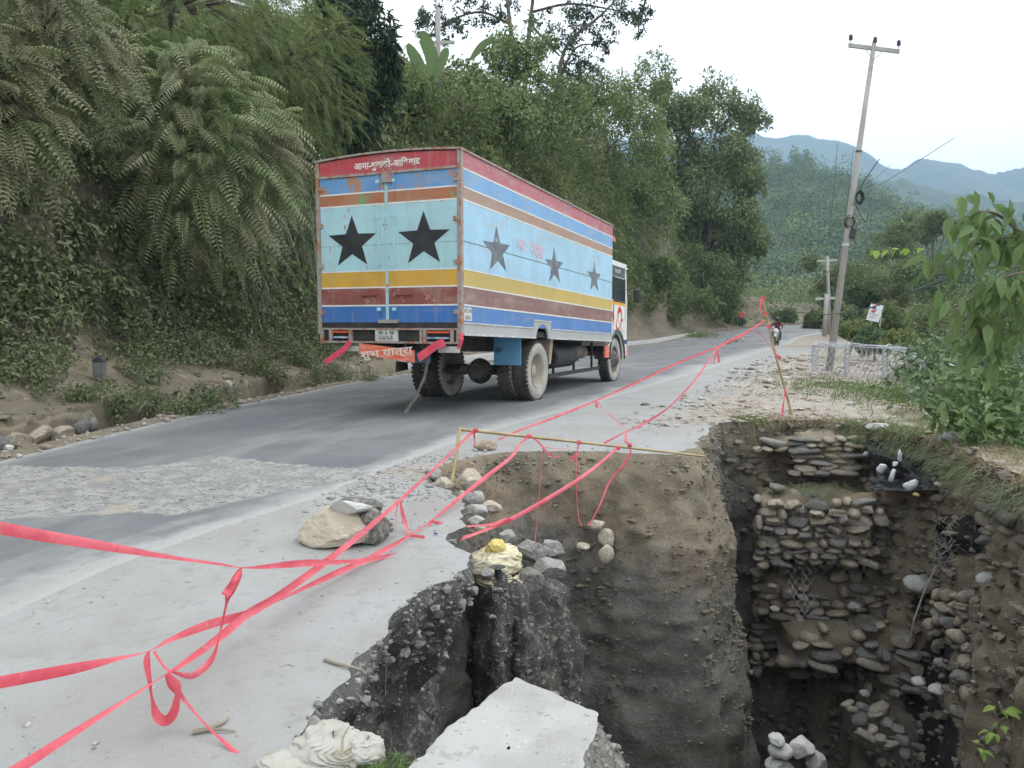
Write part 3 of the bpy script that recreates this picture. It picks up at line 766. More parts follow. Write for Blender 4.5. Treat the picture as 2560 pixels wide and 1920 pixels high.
# rear doors
def star_poly(r, r2=.42, rot=0.0, sx=1.0, sy=1.0):
    return [((r if i % 2 == 0 else r * r2) * math.sin(math.pi * i / 5 + rot) * sx, (r if i % 2 == 0 else r * r2) * math.cos(math.pi * i / 5 + rot) * sy) for i in range(10)]
for k, (y0, y1) in enumerate(((.06, 1.19), (1.25, TW - .06))):
    t = TB()
    for u0, u1, m in BANDS[:-2]:
        o = .003 if m == 7 else 0
        if m == 3:
            t.bodybox(.0, .045, y0, y1, u0, 1.312, 3); t.bodybox(.0, .045, y0, y1, 1.318, u1, 3); t.bodybox(.006, .04, y0, y1, 1.312, 1.318, 8); continue
        t.bodybox(-o, .045, y0, y1, u0, u1, m)
    d = t.build('rear_door', R_MATS, truck)
    t = TB()
    t.prism(star_poly(.41, .41, 0, 1.08, .98), -.004, .0, lambda a, b, h: (h, (y0 + y1) / 2 + (-.03 if k == 0 else .0) - a, zb(0, 1.36 + b)), 0)
    t.build('star', [P_STAR], d)
    t = TB(); yc = y1 - .1 if k == 0 else y0 + .1       # lock rod with its brackets
    for u0, u1, m in BANDS[:-2]: t.bodybox(-.014, -.0005, yc - .022, yc + .022, u0, u1, m)
    t.build('lock_rod', R_MATS, d)
    for u in (.35, 1.0, 1.7, 2.2):
        t = TB(); t.bodybox(-.02, -.0145, yc - .035, yc + .035, u, u + .05, 3); t.build('rod_bracket', R_MATS, d)
    t = TB(); t.bodybox(-.03, .0, yc - (.30 if k == 0 else -.02), yc + (-.02 if k == 0 else .30), .575, .605); t.build('latch_handle', [P_MAROON], d)
    ye = y0 if k == 0 else y1
    for u in (.3, 1.0, 1.6, 2.15):
        t = TB(); t.bodybox(-.02, .01, ye - .05, ye + .05, u, u + .06); t.build('hinge', [P_EDGE], d)
t = TB(); t.bodybox(.01, .04, 1.19, 1.25, .18, 2.32, 3); t.build('door_seam', R_MATS, truck)
t = TB(); t.bodybox(-.035, 0, 1.02, 1.36, .17, .22); t.build('door_bracket', [P_EDGE], truck)
t = TB(); t.bodybox(-.03, 0, 1.1, 1.28, 2.2, 2.34); t.build('door_bracket', [P_EDGE], truck)
# stars, faded lettering and number on the side
for x, s_, tilt, m in ((1.22, .37, -.08, P_STAR2), (3.72, .345, -.05, P_STAR2), (6.1, .335, -.02, P_STAR2)):
    t = TB(); t.prism(star_poly(s_, .40, tilt, 1.40, 1.0), -.004, .0, lambda a, b, h, x=x: (x + a, h, zb(x + a, 1.32 + b)), 0); t.build('star', [m], sp)
def side_text(body, size, x, u, m, bold=0.0, sx=1.0):
    return text('lettering', body, size, sp, (x, -.004, zb(x, u)), (R(90), -SH, 0), m, sx, .0015, bold)
side_text('जय', .30, 2.15, 1.50, INK_P, .01)
side_text('नेपाल', .30, 2.85, 1.50, INK_P, .012)
t = TB(); t.bodybox(.075, .33, -.004, 0, .21, .40); t.build('number_board', [PLATE], sp)
side_text('ना ३ ख', .085, .2, .345, INK_K); side_text('५४६२', .095, .2, .255, INK_K)

# grey skirt with the raised arch over the rear wheel
WX = 3.12
t = TB()
def skirt_poly():
    p = [(.06, 0)]
    p += [(WX + .31 * math.cos(a), .31 * math.sin(a) * .9 - .03) for a in np.linspace(math.pi - .1, .1, 13)]
    p += [(BL, 0), (BL, .175), (WX + .42, .175), (WX + .42, .31), (WX - .42, .31), (WX - .42, .175), (.06, .175)]
    return p
t.prism(skirt_poly(), -.008, .03, lambda a, b, h: (a, h, zb(a, b)), 0)
sk = t.build('skirt', [P_SKIRT], truck)
t = TB(); t.bodybox(.06, WX - .34, -.025, -.006, -.004, .02); t.bodybox(WX + .34, BL, -.025, -.006, -.004, .02); t.bodybox(.06, WX - .43, -.02, -.006, .165, .185); t.bodybox(WX + .43, BL, -.02, -.006, .165, .185); t.bodybox(WX - .43, WX + .43, -.02, -.006, .30, .32)
t.build('skirt_rail', [PLATE], sk)
t = TB(); t.bodybox(.06, BL, TW - .03, TW + .008, 0, .178); t.build('skirt', [P_SKIRT], truck)

# tail: beams, lamps, plates
t = TB()
t.bodybox(0.0, .12, .02, TW - .02, .085, .175)
t.bodybox(.03, .1, .02, TW - .02, -.115, .085)
t.build('tail_beam', [STEEL], truck)
t = TB()
for u in (.07, -.125): t.bodybox(-.02, .03, .02, TW - .02, u, u + .028)
for y in (.02, .12, .56, .62, 1.84, 2.2, 2.36): t.bodybox(-.018, .03, y, y + .05, -.1, .07)
t.build('bumper_frame', [P_EDGE], truck)
for y0, y1 in ((.19, .54), (1.9, 2.19)):
    t = TB(); t.bodybox(-.02, .03, y0, y1, .025, .055); t.build('tail_lamp', [LAMP_R], truck)
    t = TB(); t.bodybox(-.02, .03, y0, y1, -.055, -.03); t.build('reflector_bar', [LAMP_B], truck)
t = TB(); t.bodybox(-.02, .02, 1.04, 1.42, -.095, .065)
pl = t.build('number_plate', [PLATE], truck)
text('lettering', 'ना ३ ख', .075, pl, (-.024, 1.23, zb(0, .028)), REAR_ROT, INK_K, 1.3, .001)
text('lettering', '५४६२', .085, pl, (-.024, 1.23, zb(0, -.05)), REAR_ROT, INK_K, 1.3, .001)
t = TB(); t.bodybox(.02, .05, .05, .38, -.25, -.16); t.build('small_plate', [PLATE], truck)
t = TB(); t.bodybox(.02, .05, 1.66, 1.95, -.25, -.17); t.build('small_plate', [PLATE], truck)
t = TB()
t.add([(-.03, 1.70, zb(0, -.13)), (-.03, .76, zb(0, -.22)), (-.03, .76, zb(0, -.40)), (-.03, 1.70, zb(0, -.29)), (.0, 1.70, zb(0, -.13)), (.0, .76, zb(0, -.22)), (.0, .76, zb(0, -.40)), (.0, 1.70, zb(0, -.29))],
      [(0, 1, 2, 3), (7, 6, 5, 4), (0, 4, 5, 1), (1, 5, 6, 2), (2, 6, 7, 3), (3, 7, 4, 0)])
ob = t.build('hanging_board', [ORANGE], truck)
text('lettering', 'शुभ यात्रा', .15, ob, (-.034, 1.23, zb(0, -.265)), (R(90), R(-5.7), R(-90)), INK_W, 1.6, .001, .002)
for y in (1.6, .9):
    t = TB(); t.bodybox(-.02, -.005, y, y + .02, -.24, -.1); t.build('board_hanger', [STEEL], ob)
# red ribbons and a strap that hangs to the road
def ribbon_strip(b, pts, wdir, w):
    pts = np.array(pts, float); wd = np.array(wdir, float)
    V = [tuple(p + wd * w / 2) for p in pts] + [tuple(p - wd * w / 2) for p in pts]; k = len(pts)
    b.add(V, [(i, i + 1, k + i + 1, k + i) for i in range(k - 1)])
t = TB(); ribbon_strip(t, [(-.02, 1.86, zb(0, -.10)), (-.05, 1.95, zb(0, -.22)), (-.09, 2.1, zb(0, -.32)), (-.13, 2.24, zb(0, -.42))], (0, .5, .85), .09); t.build('ribbon', [RIBBON], truck)
t = TB(); ribbon_strip(t, [(-.03, .25, zb(0, -.1)), (-.07, .38, zb(0, -.15)), (-.1, .5, zb(0, -.24)), (-.14, .62, zb(0, -.33))], (0, .4, .9), .12); t.build('ribbon', [RIBBON], truck)
t = TB(); ribbon_strip(t, [(-.02, -.01, zb(0, .04)), (-.03, -.02, zb(0, -.06)), (-.02, .03, zb(0, -.19))], (1, 0, 0), .12); t.build('ribbon', [RIBBON], truck)
t = TB(); ribbon_strip(t, [(-.05, .5, zb(0, -.3)), (-.03, .58, zb(0, -.6)), (-.05, .72, zb(0, -.9)), (-.1, .88, .06)], (.3, .7, .4), .07); t.build('strap', [DUSTY], truck)

# running gear
t = TB()
for y in (.74, 1.62): t.bodybox(.15, BL + 1.2, y, y + .09, -.24, -.02)
for x in (.9, 2.2, 4.1, 5.6, 7.0): t.bodybox(x, x + .1, .83, 1.62, -.2, -.06)
for y in (.70, 1.60):                                        # leaf springs
    for q in range(5): t.box((WX - .6 + q * .1, y, .62 + .02 * q - .1), (WX + .6 - q * .1, y + .08, .64 + .02 * q - .1))
chassis = t.build('chassis', [STEEL], truck)
t = TB(); t.tube([(WX, .3, .52), (WX, TW - .3, .52)], .09, 10); t.lathe([(.0, -.19), (.14, -.17), (.22, -.07), (.24, 0), (.22, .07), (.14, .17), (0, .19)], 16, 'x', (WX, TW / 2, .50)); t.tube([(WX + .2, TW / 2, .52), (BL - .2, TW / 2, .75)], .045, 8)
t.build('axle', [DUSTY], chassis)
t = TB(); t.lathe([(0, 4.3), (.2, 4.3), (.23, 4.33), (.23, 5.5), (.2, 5.53), (0, 5.53)], 18, 'x', (0, .38, .72)); t.build('fuel_tank', [STEEL], truck)
t = TB(); t.lathe([(0, 5.75), (.12, 5.75), (.14, 5.78), (.14, 6.5), (.12, 6.53), (0, 6.53)], 14, 'x', (0, .4, .76)); t.box((5.6, .5, .55), (6.6, .9, .8)); t.build('air_tank', [DUSTY], truck)
t = TB(); t.box((4.0, .2, .34), (7.2, .27, .41)); 
for x in (4.4, 5.6, 6.8): t.box((x, .26, .4), (x + .05, .3, .95))
t.build('side_guard', [STEEL], truck)
t = TB(); t.box((4.0, 2.15, .34), (7.2, 2.22, .41)); t.build('side_guard', [STEEL], truck)
t = TB(); t.box((2.38, .10, .66), (2.40, .60, zb(2.4, 0) + .01), 0, .0); t.build('mud_flap', [FLAP], truck)
t = TB(); t.box((2.38, TW - .6, .66), (2.40, TW - .1, zb(2.4, 0) + .01)); t.build('mud_flap', [FLAP], truck)
t = TB(); t.add([(3.78, .1, zb(3.8, 0)), (3.95, .1, zb(3.9, 0)), (3.82, .1, .62), (3.72, .1, .62), (3.78, .55, zb(3.8, 0)), (3.95, .55, zb(3.9, 0)), (3.82, .55, .62), (3.72, .55, .62)], [(0, 1, 2, 3), (7, 6, 5, 4), (0, 4, 5, 1), (1, 5, 6, 2), (2, 6, 7, 3), (3, 7, 4, 0)])
t.build('mud_guard', [TAN], truck)
WR = .525
def tyre_mesh():
    b = MB()
    b.lathe([(.29, .04), (.33, .015), (.42, 0), (.485, .012), (.515, .04)], 40, 'y', m=1)
    b.lathe([(.515, .04), (WR, .07), (WR, .21), (.515, .24)], 40, 'y', m=0)
    b.lathe([(.515, .24), (.485, .268), (.42, .28), (.33, .265), (.29, .24), (.29, .04)], 40, 'y', m=1)
    for i in range(40):                 # tread lugs at both shoulders
        a = 2 * math.pi * i / 40
        for h0, h1 in ((.018, .10), (.18, .262)):
            for q in (0,):
                c, s_ = math.cos(a), math.sin(a); c2, s2 = math.cos(a + .09), math.sin(a + .09)
                r0, r1 = .49, WR + .012
                V = [(r * cc, h, r * ss) for cc, ss in ((c, s_), (c2, s2)) for h in (h0, h1) for r in (r0, r1)]
                b.add(V, [(0, 1, 3, 2), (4, 6, 7, 5), (0, 4, 5, 1), (2, 3, 7, 6), (1, 5, 7, 3)], 0)
    return b.mesh('tyre', [RUBBER, RUBBER_D], False)
TYRE = tyre_mesh()
b = MB(); b.lathe([(.30, .02), (.285, .03), (.27, .06), (.255, .15), (.22, .18), (.12, .185), (.11, .10), (.07, .09), (0, .09)], 32, 'y'); RIM_DEEP = b.mesh('rim', [RIM_M], True)
b = MB(); b.lathe([(.30, .02), (.285, .03), (.27, .07), (.20, .05), (.17, -.01), (.10, -.02), (.09, -.07), (.05, -.09), (0, -.09)], 32, 'y')
for i in range(8):
    a = 2 * math.pi * i / 8; b.lathe([(.018, 0), (.018, -.04), (0, -.04)], 6, 'y', (.14 * math.cos(a), -.012, .14 * math.sin(a)))
RIM_OUT = b.mesh('rim', [DUSTY], True)
def wheel(x, y, flip, rim):
    w = empty('wheel', (x, y, WR)); w.parent = truck
    w.rotation_euler = (0, random.uniform(0, 6), math.pi if flip else 0)
    link('tyre', TYRE, w); link('rim', rim, w)
    return w
wheel(WX, .06, False, RIM_DEEP); wheel(WX, .38, False, RIM_DEEP)
wheel(WX, TW - .06, True, RIM_DEEP); wheel(WX, TW - .38, True, RIM_DEEP)
FX = BL + .75
wheel(FX, .13, False, RIM_OUT); wheel(FX, TW - .13, True, RIM_OUT)

# cab
CX0, CX1 = BL + .06, BL + 1.62
ct = 1.80
t = TB()
def side_out(y, th):
    arch_ = [(FX + .60 * math.cos(a), -.40 + .60 * math.sin(a)) for a in np.linspace(math.pi, 0, 13)]
    return [(CX0, -.12), (FX - .62, -.12)] + arch_ + [(CX1, -.30), (CX1 + .02, .95), (CX1 - .10, ct - .05), (CX1 - .22, ct), (CX0, ct)]
t.prism(side_out(0, 0), .10, .14, lambda a, b, h: (a, h, zb(a, b)), 0)
t.prism(side_out(0, 0), TW - .14, TW - .10, lambda a, b, h: (a, h, zb(a, b)), 0)
t.bodybox(CX0, CX0 + .04, .14, TW - .14, -.1, ct)
t.add([(CX1 + .02, .14, zb(CX1, .95)), (CX1 - .10, .14, zb(CX1, ct - .05)), (CX1 - .10, TW - .14, zb(CX1, ct - .05)), (CX1 + .02, TW - .14, zb(CX1, .95))], [(0, 1, 2, 3)], 1)
t.bodybox(CX1 - .04, CX1, .14, TW - .14, -.30, .95)
cab = t.build('cab', [P_WHITE, GLASS], truck)
t = TB(); t.bodybox(CX0, CX1 - .14, .08, TW - .08, ct, ct + .07); t.bodybox(CX0, CX1 - .02, .08, TW - .08, ct - .04, ct); t.build('cab_roof', [P_WHITE], cab)
t = TB(); t.bodybox(CX0 + .01, CX1 - .24, .088, .098, ct - .27, ct - .05); vis = t.build('visor_band', [VISOR], cab)
text('lettering', 'नारायणी', .13, vis, ((CX0 + CX1) / 2 - .1, .084, zb(FX, ct - .16)), (R(90), -SH, 0), INK_W, 1.2, .001)
t = TB()
t.bodybox(CX0 + .06, CX0 + .36, .086, .098, .98, ct - .30); t.bodybox(CX0 + .44, CX1 - .28, .086, .098, .98, ct - .30)
t.build('side_window', [GLASS], cab)
t = TB(); t.bodybox(CX0 + .38, CX1 - .18, .084, .099, .93, .97); t.bodybox(CX0 + .38, CX0 + .42, .084, .099, .5, ct - .28); t.bodybox(CX1 - .25, CX1 - .2, .084, .099, .5, ct - .28); t.build('window_frame', [INK_K], cab)
t = TB(); t.bodybox(CX0 + .02, CX1 - .2, .082, .098, .86, .93); t.build('yellow_band', [YEL], cab)
t = TB(); t.bodybox(CX0 + .40, CX1 - .24, .080, .098, .27, .86)
dr = t.build('cab_door', [P_WHITE], cab)
def swirl(cx, cu, r, a0, a1, w):
    n2 = 14; P0 = [(cx + r * math.cos(a), cu + r * 1.15 * math.sin(a)) for a in np.linspace(a0, a1, n2)]
    P1 = [(cx + (r - w * math.sin(math.pi * (i + .6) / (n2 + .2))) * math.cos(a), cu + (r - w * math.sin(math.pi * (i + .6) / (n2 + .2))) * 1.15 * math.sin(a)) for i, a in enumerate(np.linspace(a0, a1, n2))]
    b = TB(); V = [(x, .076, zb(x, u)) for x, u in P0 + P1] + [(x, .081, zb(x, u)) for x, u in P0 + P1]
    F = [(i, i + 1, n2 + i + 1, n2 + i) for i in range(n2 - 1)] + [(i, 2 * n2 + i, 2 * n2 + i + 1, i + 1) for i in range(n2 - 1)]
    b.add(V, F); return b
swirl(CX0 + .85, .62, .19, -.6, 4.2, .12).build('swirl', [INK_R], dr)
swirl(CX0 + .70, .40, .15, 2.2, 6.6, .09).build('swirl', [INK_R], dr)
swirl(CX0 + 1.05, .42, .13, .4, 4.6, .07).build('swirl', [INK_R], dr)
t = TB(); t.bodybox(CX0 + .02, CX0 + .34, .086, .098, .28, .86)
qp = t.build('quarter_panel', [P_WHITE], cab)
swirl(CX0 + .18, .55, .15, -.9, 3.6, .09).build('swirl', [INK_R], qp)
for a_, b_ in ((CX0, FX - .62), (FX + .62, CX1)):
    t = TB(); t.bodybox(a_, b_, .085, .099, -.04, .06); t.build('navy_band', [NAVY], cab)
t = TB(); t.bodybox(CX0 - .25, FX - .60, .09, .13, -.36, -.09); t.build('red_fender', [ORANGE], cab)
t = TB(); t.bodybox(CX1 - .12, CX1 + .14, .10, TW - .10, -.34, -.10); t.build('front_bumper', [ORANGE], cab)
t = TB(); ar = [(FX + .62 * math.cos(a), -.40 + .62 * math.sin(a)) for a in np.linspace(math.pi, 0, 15)]
for (a, b_), (c, d) in zip(ar[:-1], ar[1:]):
    t.add([(a, .06, zb(a, b_)), (c, .06, zb(c, d)), (c, .45, zb(c, d)), (a, .45, zb(a, b_)), (a, .06, zb(a, b_ + .07)), (c, .06, zb(c, d + .07))], [(0, 1, 2, 3), (0, 4, 5, 1)])
t.build('wheel_arch', [VISOR], cab)
t = TB(); t.tube([(CX1 - .1, .12, zb(FX, 1.25)), (CX1 + .08, -.06, zb(FX, 1.30)), (CX1 + .1, -.1, zb(FX, 1.15))], .012, 6)
mir = t.build('mirror_arm', [INK_K], cab)
t = TB(); t.box((CX1 + .05, -.22, zb(FX, .95)), (CX1 + .14, -.04, zb(FX, 1.27)), 0, .03); t.build('mirror', [INK_K], mir)
t = TB(); ribbon_strip(t, [(CX1 + .08, -.1, zb(FX, .93)), (CX1 + .09, -.12, zb(FX, .75)), (CX1 + .13, -.13, zb(FX, .55))], (.9, .3, 0), .08); t.build('ribbon', [RIBBON], mir)
t = TB(); t.tube([(BL + .05, .3, zb(BL, 2.5)), (BL + .35, .3, zb(BL, 1.85))], .015, 6); t.tube([(BL + .05, .5, zb(BL, 2.3)), (BL + .6, .5, zb(BL, 1.87))], .012, 6); t.build('roof_stay', [INK_K], cab)
t = TB(); ribbon_strip(t, [(BL + .03, .02, zb(BL, 2.33)), (BL + .12, .0, zb(BL, 2.31)), (BL + .2, -.01, zb(BL, 2.28))], (0, 0, 1), .1); t.build('orange_flag', [ORANGE], cab)
t = TB(); t.bodybox(CX0 + .1, CX1 - .3, .5, TW - .5, .1, .7); t.build('seat', [STEEL], cab)
# ================================================================ THINGS AROUND THE COLLAPSE
CONC = mat('broken_concrete', (.42, .415, .405), (.355, .345, .33), 3, .95, 0, .6, 60, spots=[((.34, .325, .30), 5, .60), ((.26, .245, .23), 38, .62), ((.56, .55, .53), 52, .66)], dist=.008)
AGG = mat('aggregate', (.25, .235, .21), (.15, .14, .125), 22, .95, 0, .9, 38, spots=[((.36, .34, .31), 24, .58)], dist=.03)
CONC2 = mat('rough_old_concrete', (.33, .32, .30), (.25, .24, .22), 6, .95, 0, .9, 30, spots=[((.42, .40, .37), 9, .58), ((.16, .15, .14), 34, .62)], dist=.02)
WHITE_ROCK = mat('white_rock', (.58, .575, .55), (.48, .47, .44), 4, .85, 0, .6, 16, spots=((.48, .45, .40), 6, .63), dist=.02)
GREY_ROCK = mat('pale_grey_rock', (.44, .43, .41), (.32, .315, .30), 4, .9, 0, .6, 18, spots=((.50, .46, .40), 5, .6), dist=.02)
TAN_ROCK = mat('sandy_rock', (.50, .43, .335), (.40, .345, .27), 3.5, .9, 0, .5, 18, spots=[((.55, .50, .43), 6, .58), ((.25, .21, .17), 5, .66)], dist=.02)
BAMBOO = mat('dry_bamboo', (.47, .36, .19), (.36, .27, .14), 5, .6, 0, .2, 20, spots=((.22, .15, .07), 7, .63))
TAPE = None
def tape_mat():
    m, n, l, bs = nodes_of('barrier_tape')
    co = coords(n)
    col = mix_rgb(n, l, ramp(n, l, noise(n, l, co, 3, 5, .6), .35, .65), (.84, .17, .21), (.68, .085, .12))
    col = mix_rgb(n, l, math_n(n, l, 'MULTIPLY', ramp(n, l, noise(n, l, co, 11, 6, .65), .55, .75), .5), col, (.70, .36, .36))
    l.new(col, bs.inputs['Base Color']); bs.inputs['Roughness'].default_value = .32
    tr = n.new('ShaderNodeBsdfTranslucent'); l.new(col, tr.inputs[0])
    mx = n.new('ShaderNodeMixShader'); mx.inputs[0].default_value = .30
    l.new(bs.outputs[0], mx.inputs[1]); l.new(tr.outputs[0], mx.inputs[2]); l.new(mx.outputs[0], n['Material Output'].inputs[0])
    bump(n, l, bs, noise(n, l, co, 22, 4), .7, .012)
    return m
TAPE = tape_mat()

def rock(name, label, cat, p, size, seed, m, rot=0.0, cuts=10, sub=4, group=None, rough=.05, keep=.72, sink=.3):
    """p: where the rock's middle stands; size: full extents"""
    V, F = rock_shape(seed, sub, cuts, rough, (1, 1, 1), keep)
    V = V / (np.abs(V).max(0)) * (np.array(size) / 2)
    V = V + (unit(V) * (fbm(V * 26 / max(.3, max(size) * 2), 3, seed + 5) * .018 * max(size))[:, None])
    o = link(name, mesh_np(name, V, F, m, sub < 3), None, tuple(p), (0, 0, rot))
    return tag(o, label, cat, group)

# --- the broken slab in front of the camera
def slab():
    top_px = [(1005, 1936), (1075, 1868), (1150, 1800), (1205, 1757), (1252, 1722), (1290, 1694), (1335, 1716), (1380, 1728), (1420, 1755), (1500, 1788), (1488, 1830), (1470, 1880), (1448, 1940), (1425, 2010)]
    P = np.array([at(px, py, gp(px, py)[1])[:2] for px, py in top_px])
    P = np.vstack([P, [(.14, 2.26), (-.30, 2.26)]])
    P = resample(P, .018)
    n_ = len(P)
    t_ = np.roll(P, -1, 0) - np.roll(P, 1, 0)
    ar = .5 * np.sum(P[:, 0] * np.roll(P[:, 1], -1) - np.roll(P[:, 0], -1) * P[:, 1])
    out = unit(np.stack([t_[:, 1], -t_[:, 0]], 1)) * (1 if ar > 0 else -1)
    kk = np.ones(15) / 15
    out = unit(np.stack([np.convolve(np.pad(out[:, i], 7, 'wrap'), kk, 'valid') for i in (0, 1)], 1))
    q = np.c_[P * 14, np.zeros(n_)]
    P = P + out * (fbm(q * 1.6, 4, 51) * .010)[:, None]
    right = np.clip(out[:, 0], 0, 1)
    c = P.mean(0)
    rings, mi = [], []
    for s in (.02, .3, .55, .75, .9, .97): rings.append(np.c_[c + (P - c) * s, np.full(n_, .012)])
    rings.append(np.c_[P, np.full(n_, .006)])
    ntop = len(rings) - 1
    for dz, o_ in ((-.012, .004), (-.05, .028), (-.09, .05), (-.13, .072), (-.17, .094), (-.22, .118), (-.27, .125)):
        rings.append(np.c_[P + out * (o_ * (.12 + right * 1.0))[:, None], np.full(n_, dz)])
    for dz, s in ((-.34, .92), (-.6, .8), (-1.2, .7), (-2.2, .62), (-4.2, .62)): rings.append(np.c_[c + (P - c) * s, np.full(n_, dz)])
    V = np.stack(rings, 0)
    dsp = np.zeros(len(rings)); dsp[ntop + 1:] = 1; dsp[:ntop] = .0
    nz = fbm(V * np.array((30, 30, 30)), 3, 53) * .018 + fbm(V * 9, 3, 54) * .018
    V[..., :2] += (out[None] * (nz * dsp[:, None])[..., None])
    V[:ntop + 1, :, 2] += fbm(V[:ntop + 1] * 6, 3, 55) * .006
    F = grid_faces(len(rings), n_, True)
    mi = np.repeat([0 if r < ntop + 0 else 1 for r in range(len(rings) - 1)], n_)
    o = link('concrete_slab', mesh_np('concrete_slab', V.reshape(-1, 3), F, [CONC, AGG], False, mi=mi))
    global SLABV; kq = np.where(right > .35)[0]; SLABV = V[ntop + 1:ntop + 8][:, kq].reshape(-1, 3)
    tag(o, 'pale broken road slab jutting over the pit beside the undercut edge', 'concrete slab')
slab()

# --- boulders and loose rocks on the road edge
p = gp(846, 1368); bw = 208 * p[1] / FPX
bo = empty('boulder', (p[0], p[1] + .16, p[2])); tag(bo, 'big tan boulder with a white stone on top, on the concrete edge', 'boulder')
V, F = rock_shape(61, 5, 15, .04, (1, 1, 1), .62); V = V / np.abs(V).max(0); V = np.sign(V) * np.abs(V) ** .85; V = V + unit(V) * (fbm(V * 7, 4, 66) * .025)[:, None]; V = V * np.array((bw / 2, .25, .135)); V[:, 2] += .10; V[:, 0] -= .02
V[:, 0] += (V[:, 2] - .12) * .25
link('rock_body', mesh_np('rock_body', V, F, TAN_ROCK, False), bo)
V, F = rock_shape(62, 4, 14, .05, (1, 1, 1), .6); V = V / np.abs(V).max(0) * np.array((.145, .125, .055)); V = V @ np.array(Matrix.Rotation(R(-24), 3, 'X')).T + np.array((.055, -.03, .235))
link('white_stone', mesh_np('white_stone', V, F, WHITE_ROCK, False), bo)
V, F = rock_shape(63, 5, 5, .13, (1, 1, 1), .8); V = V / np.abs(V).max(0) * np.array((.115, .17, .13)) + np.array((.21, .0, .10))
link('gravel_crust', mesh_np('gravel_crust', V, F, AGG, False), bo)
V, F = rock_shape(64, 5, 5, .13, (1, 1, 1), .8); V = V / np.abs(V).max(0) * np.array((.20, .10, .075)) + np.array((.07, .12, .20))
link('gravel_crust', mesh_np('gravel_crust', V, F, AGG, False), bo)
p = gp(1213, 1127)
rock('rock', 'oblong brown rock lying under the bamboo rail on the road', 'rock', (p[0], p[1] + .05, p[2] + .05), (.275, .17, .135), 71, mat('brown_rock', (.40, .30, .22), (.30, .23, .17), 4, .9, 0, .5, 20, spots=((.44, .38, .31), 6, .6)), .1, 6, 4, None, .04, .82)
for k, (px, py, w) in enumerate(((1190, 1129, 13), (1213, 1130, 9))):
    p = gp(px, py); rock('pebble', 'small grey stone in front of the oblong rock under the rail' if k == 0 else 'tiny grey stone tucked against the oblong rock under the rail', 'stone', (p[0], p[1], p[2] + .012), (w * p[1] / FPX, .05, .04), 73 + k, GREY_ROCK, 0, 6, 2)
p = gp(23, 1132); rock('stone', 'white stone at the dusty road edge by the drain', 'stone', (p[0], p[1], p[2] + .05), (.10, .09, .09), 77, WHITE_ROCK, .4, 7, 3)
for k, (px, py, w, h, Y, m, lb) in enumerate((
        (1173, 1200, 70, 56, 7.35, TAN_ROCK, 'largest pale tan rock, topmost of the rubble at the pit corner'),
        (1112, 1212, 56, 40, 7.4, TAN_ROCK, 'tan rock wedged between the slab edge and the largest rubble rock'),
        (1085, 1187, 42, 36, 7.65, GREY_ROCK, 'grey rock at the cracked rim, beside the short bamboo post'),
        (1160, 1243, 40, 34, 7.1, GREY_ROCK, 'dull rock wedged against the slab under the largest rubble rock'),
        (1183, 1246, 56, 40, 7.0, GREY_ROCK, 'rounded grey rock directly under the largest rubble rock'),
        (1191, 1278, 58, 34, 6.8, GREY_ROCK, 'flat slate-grey rock above the dark gap in the rubble'),
        (1224, 1271, 62, 36, 6.9, TAN_ROCK, 'smooth tan rock sticking out furthest from the rubble over the pit'),
        (1188, 1303, 52, 26, 6.65, GREY_ROCK, 'flat dark rock low in the rubble above the yellow sack'),
        (1203, 1324, 34, 26, 6.45, TAN_ROCK, 'small pale rock just above the yellow sack'),
        (1268, 1343, 46, 36, 6.35, GREY_ROCK, 'pale grey lump just behind the top of the yellow sack'),
        (1262, 1372, 46, 30, 6.5, GREY_ROCK, 'grey lump behind the middle of the yellow sack'),
        (1120, 1330, 50, 26, 5.75, AGG, 'crumbling gravel chunk at the slab corner beside the yellow sack'),
        (1330, 1378, 80, 60, 6.35, CONC2, 'broken concrete chunk on the ledge between sack and red tape end'),
        (1385, 1372, 64, 56, 6.45, CONC2, 'slanting concrete chunk sticking out furthest beyond the sack ledge'),
        (1375, 1425, 92, 60, 6.2, CONC2, 'lowest concrete chunk on the ledge past the yellow sack'),
        (1320, 1450, 80, 56, 5.9, AGG, 'round gravel-crusted lump below the sack ledge'),
        (1220, 1432, 36, 24, 5.75, GREY_ROCK, 'smooth grey stone under the folds of the yellow sack'))):
    q = at(px, py, Y); w_, h_ = w * Y / FPX, h * Y / FPX
    rock('rubble_rock', lb, 'rock', q, (w_ * 1.05, max(.10, w_ * .8), h_ * 1.1), 80 + k, m, random.uniform(-.3, .3), 9 if m is not CONC2 else 18, 4, None, .05, .68 if m is not CONC2 else .5)
for k, (px, py, w, h, Y, lb) in enumerate(((1494, 1312, 40, 26, 8.17, 'angular tan rock upper of the pair stuck in the brown soil face'), (1516, 1346, 46, 52, 8.2, 'pale rock lower of the pair stuck in the brown soil face'), (1457, 1367, 36, 24, 8.12, 'small pale rock alone in the brown soil face near the tape end'), (1149, 1512, 26, 40, 4.75, 'brick-like tan stone in the gravel wall below the slab edge'))):
    q = at(px, py, Y); rock('embedded_rock', lb, 'rock', q, (w * Y / FPX, .16, h * Y / FPX), 110 + k, TAN_ROCK, .2, 8, 3)
q = at(1515, 1385, 8.06)
rock('embedded_rock', 'flaking plaster-coloured slab under the pale rock in the brown soil face', 'rock', q, (.17, .1, .2), 118, TAN_ROCK, .1, 9, 4)

COLV = []
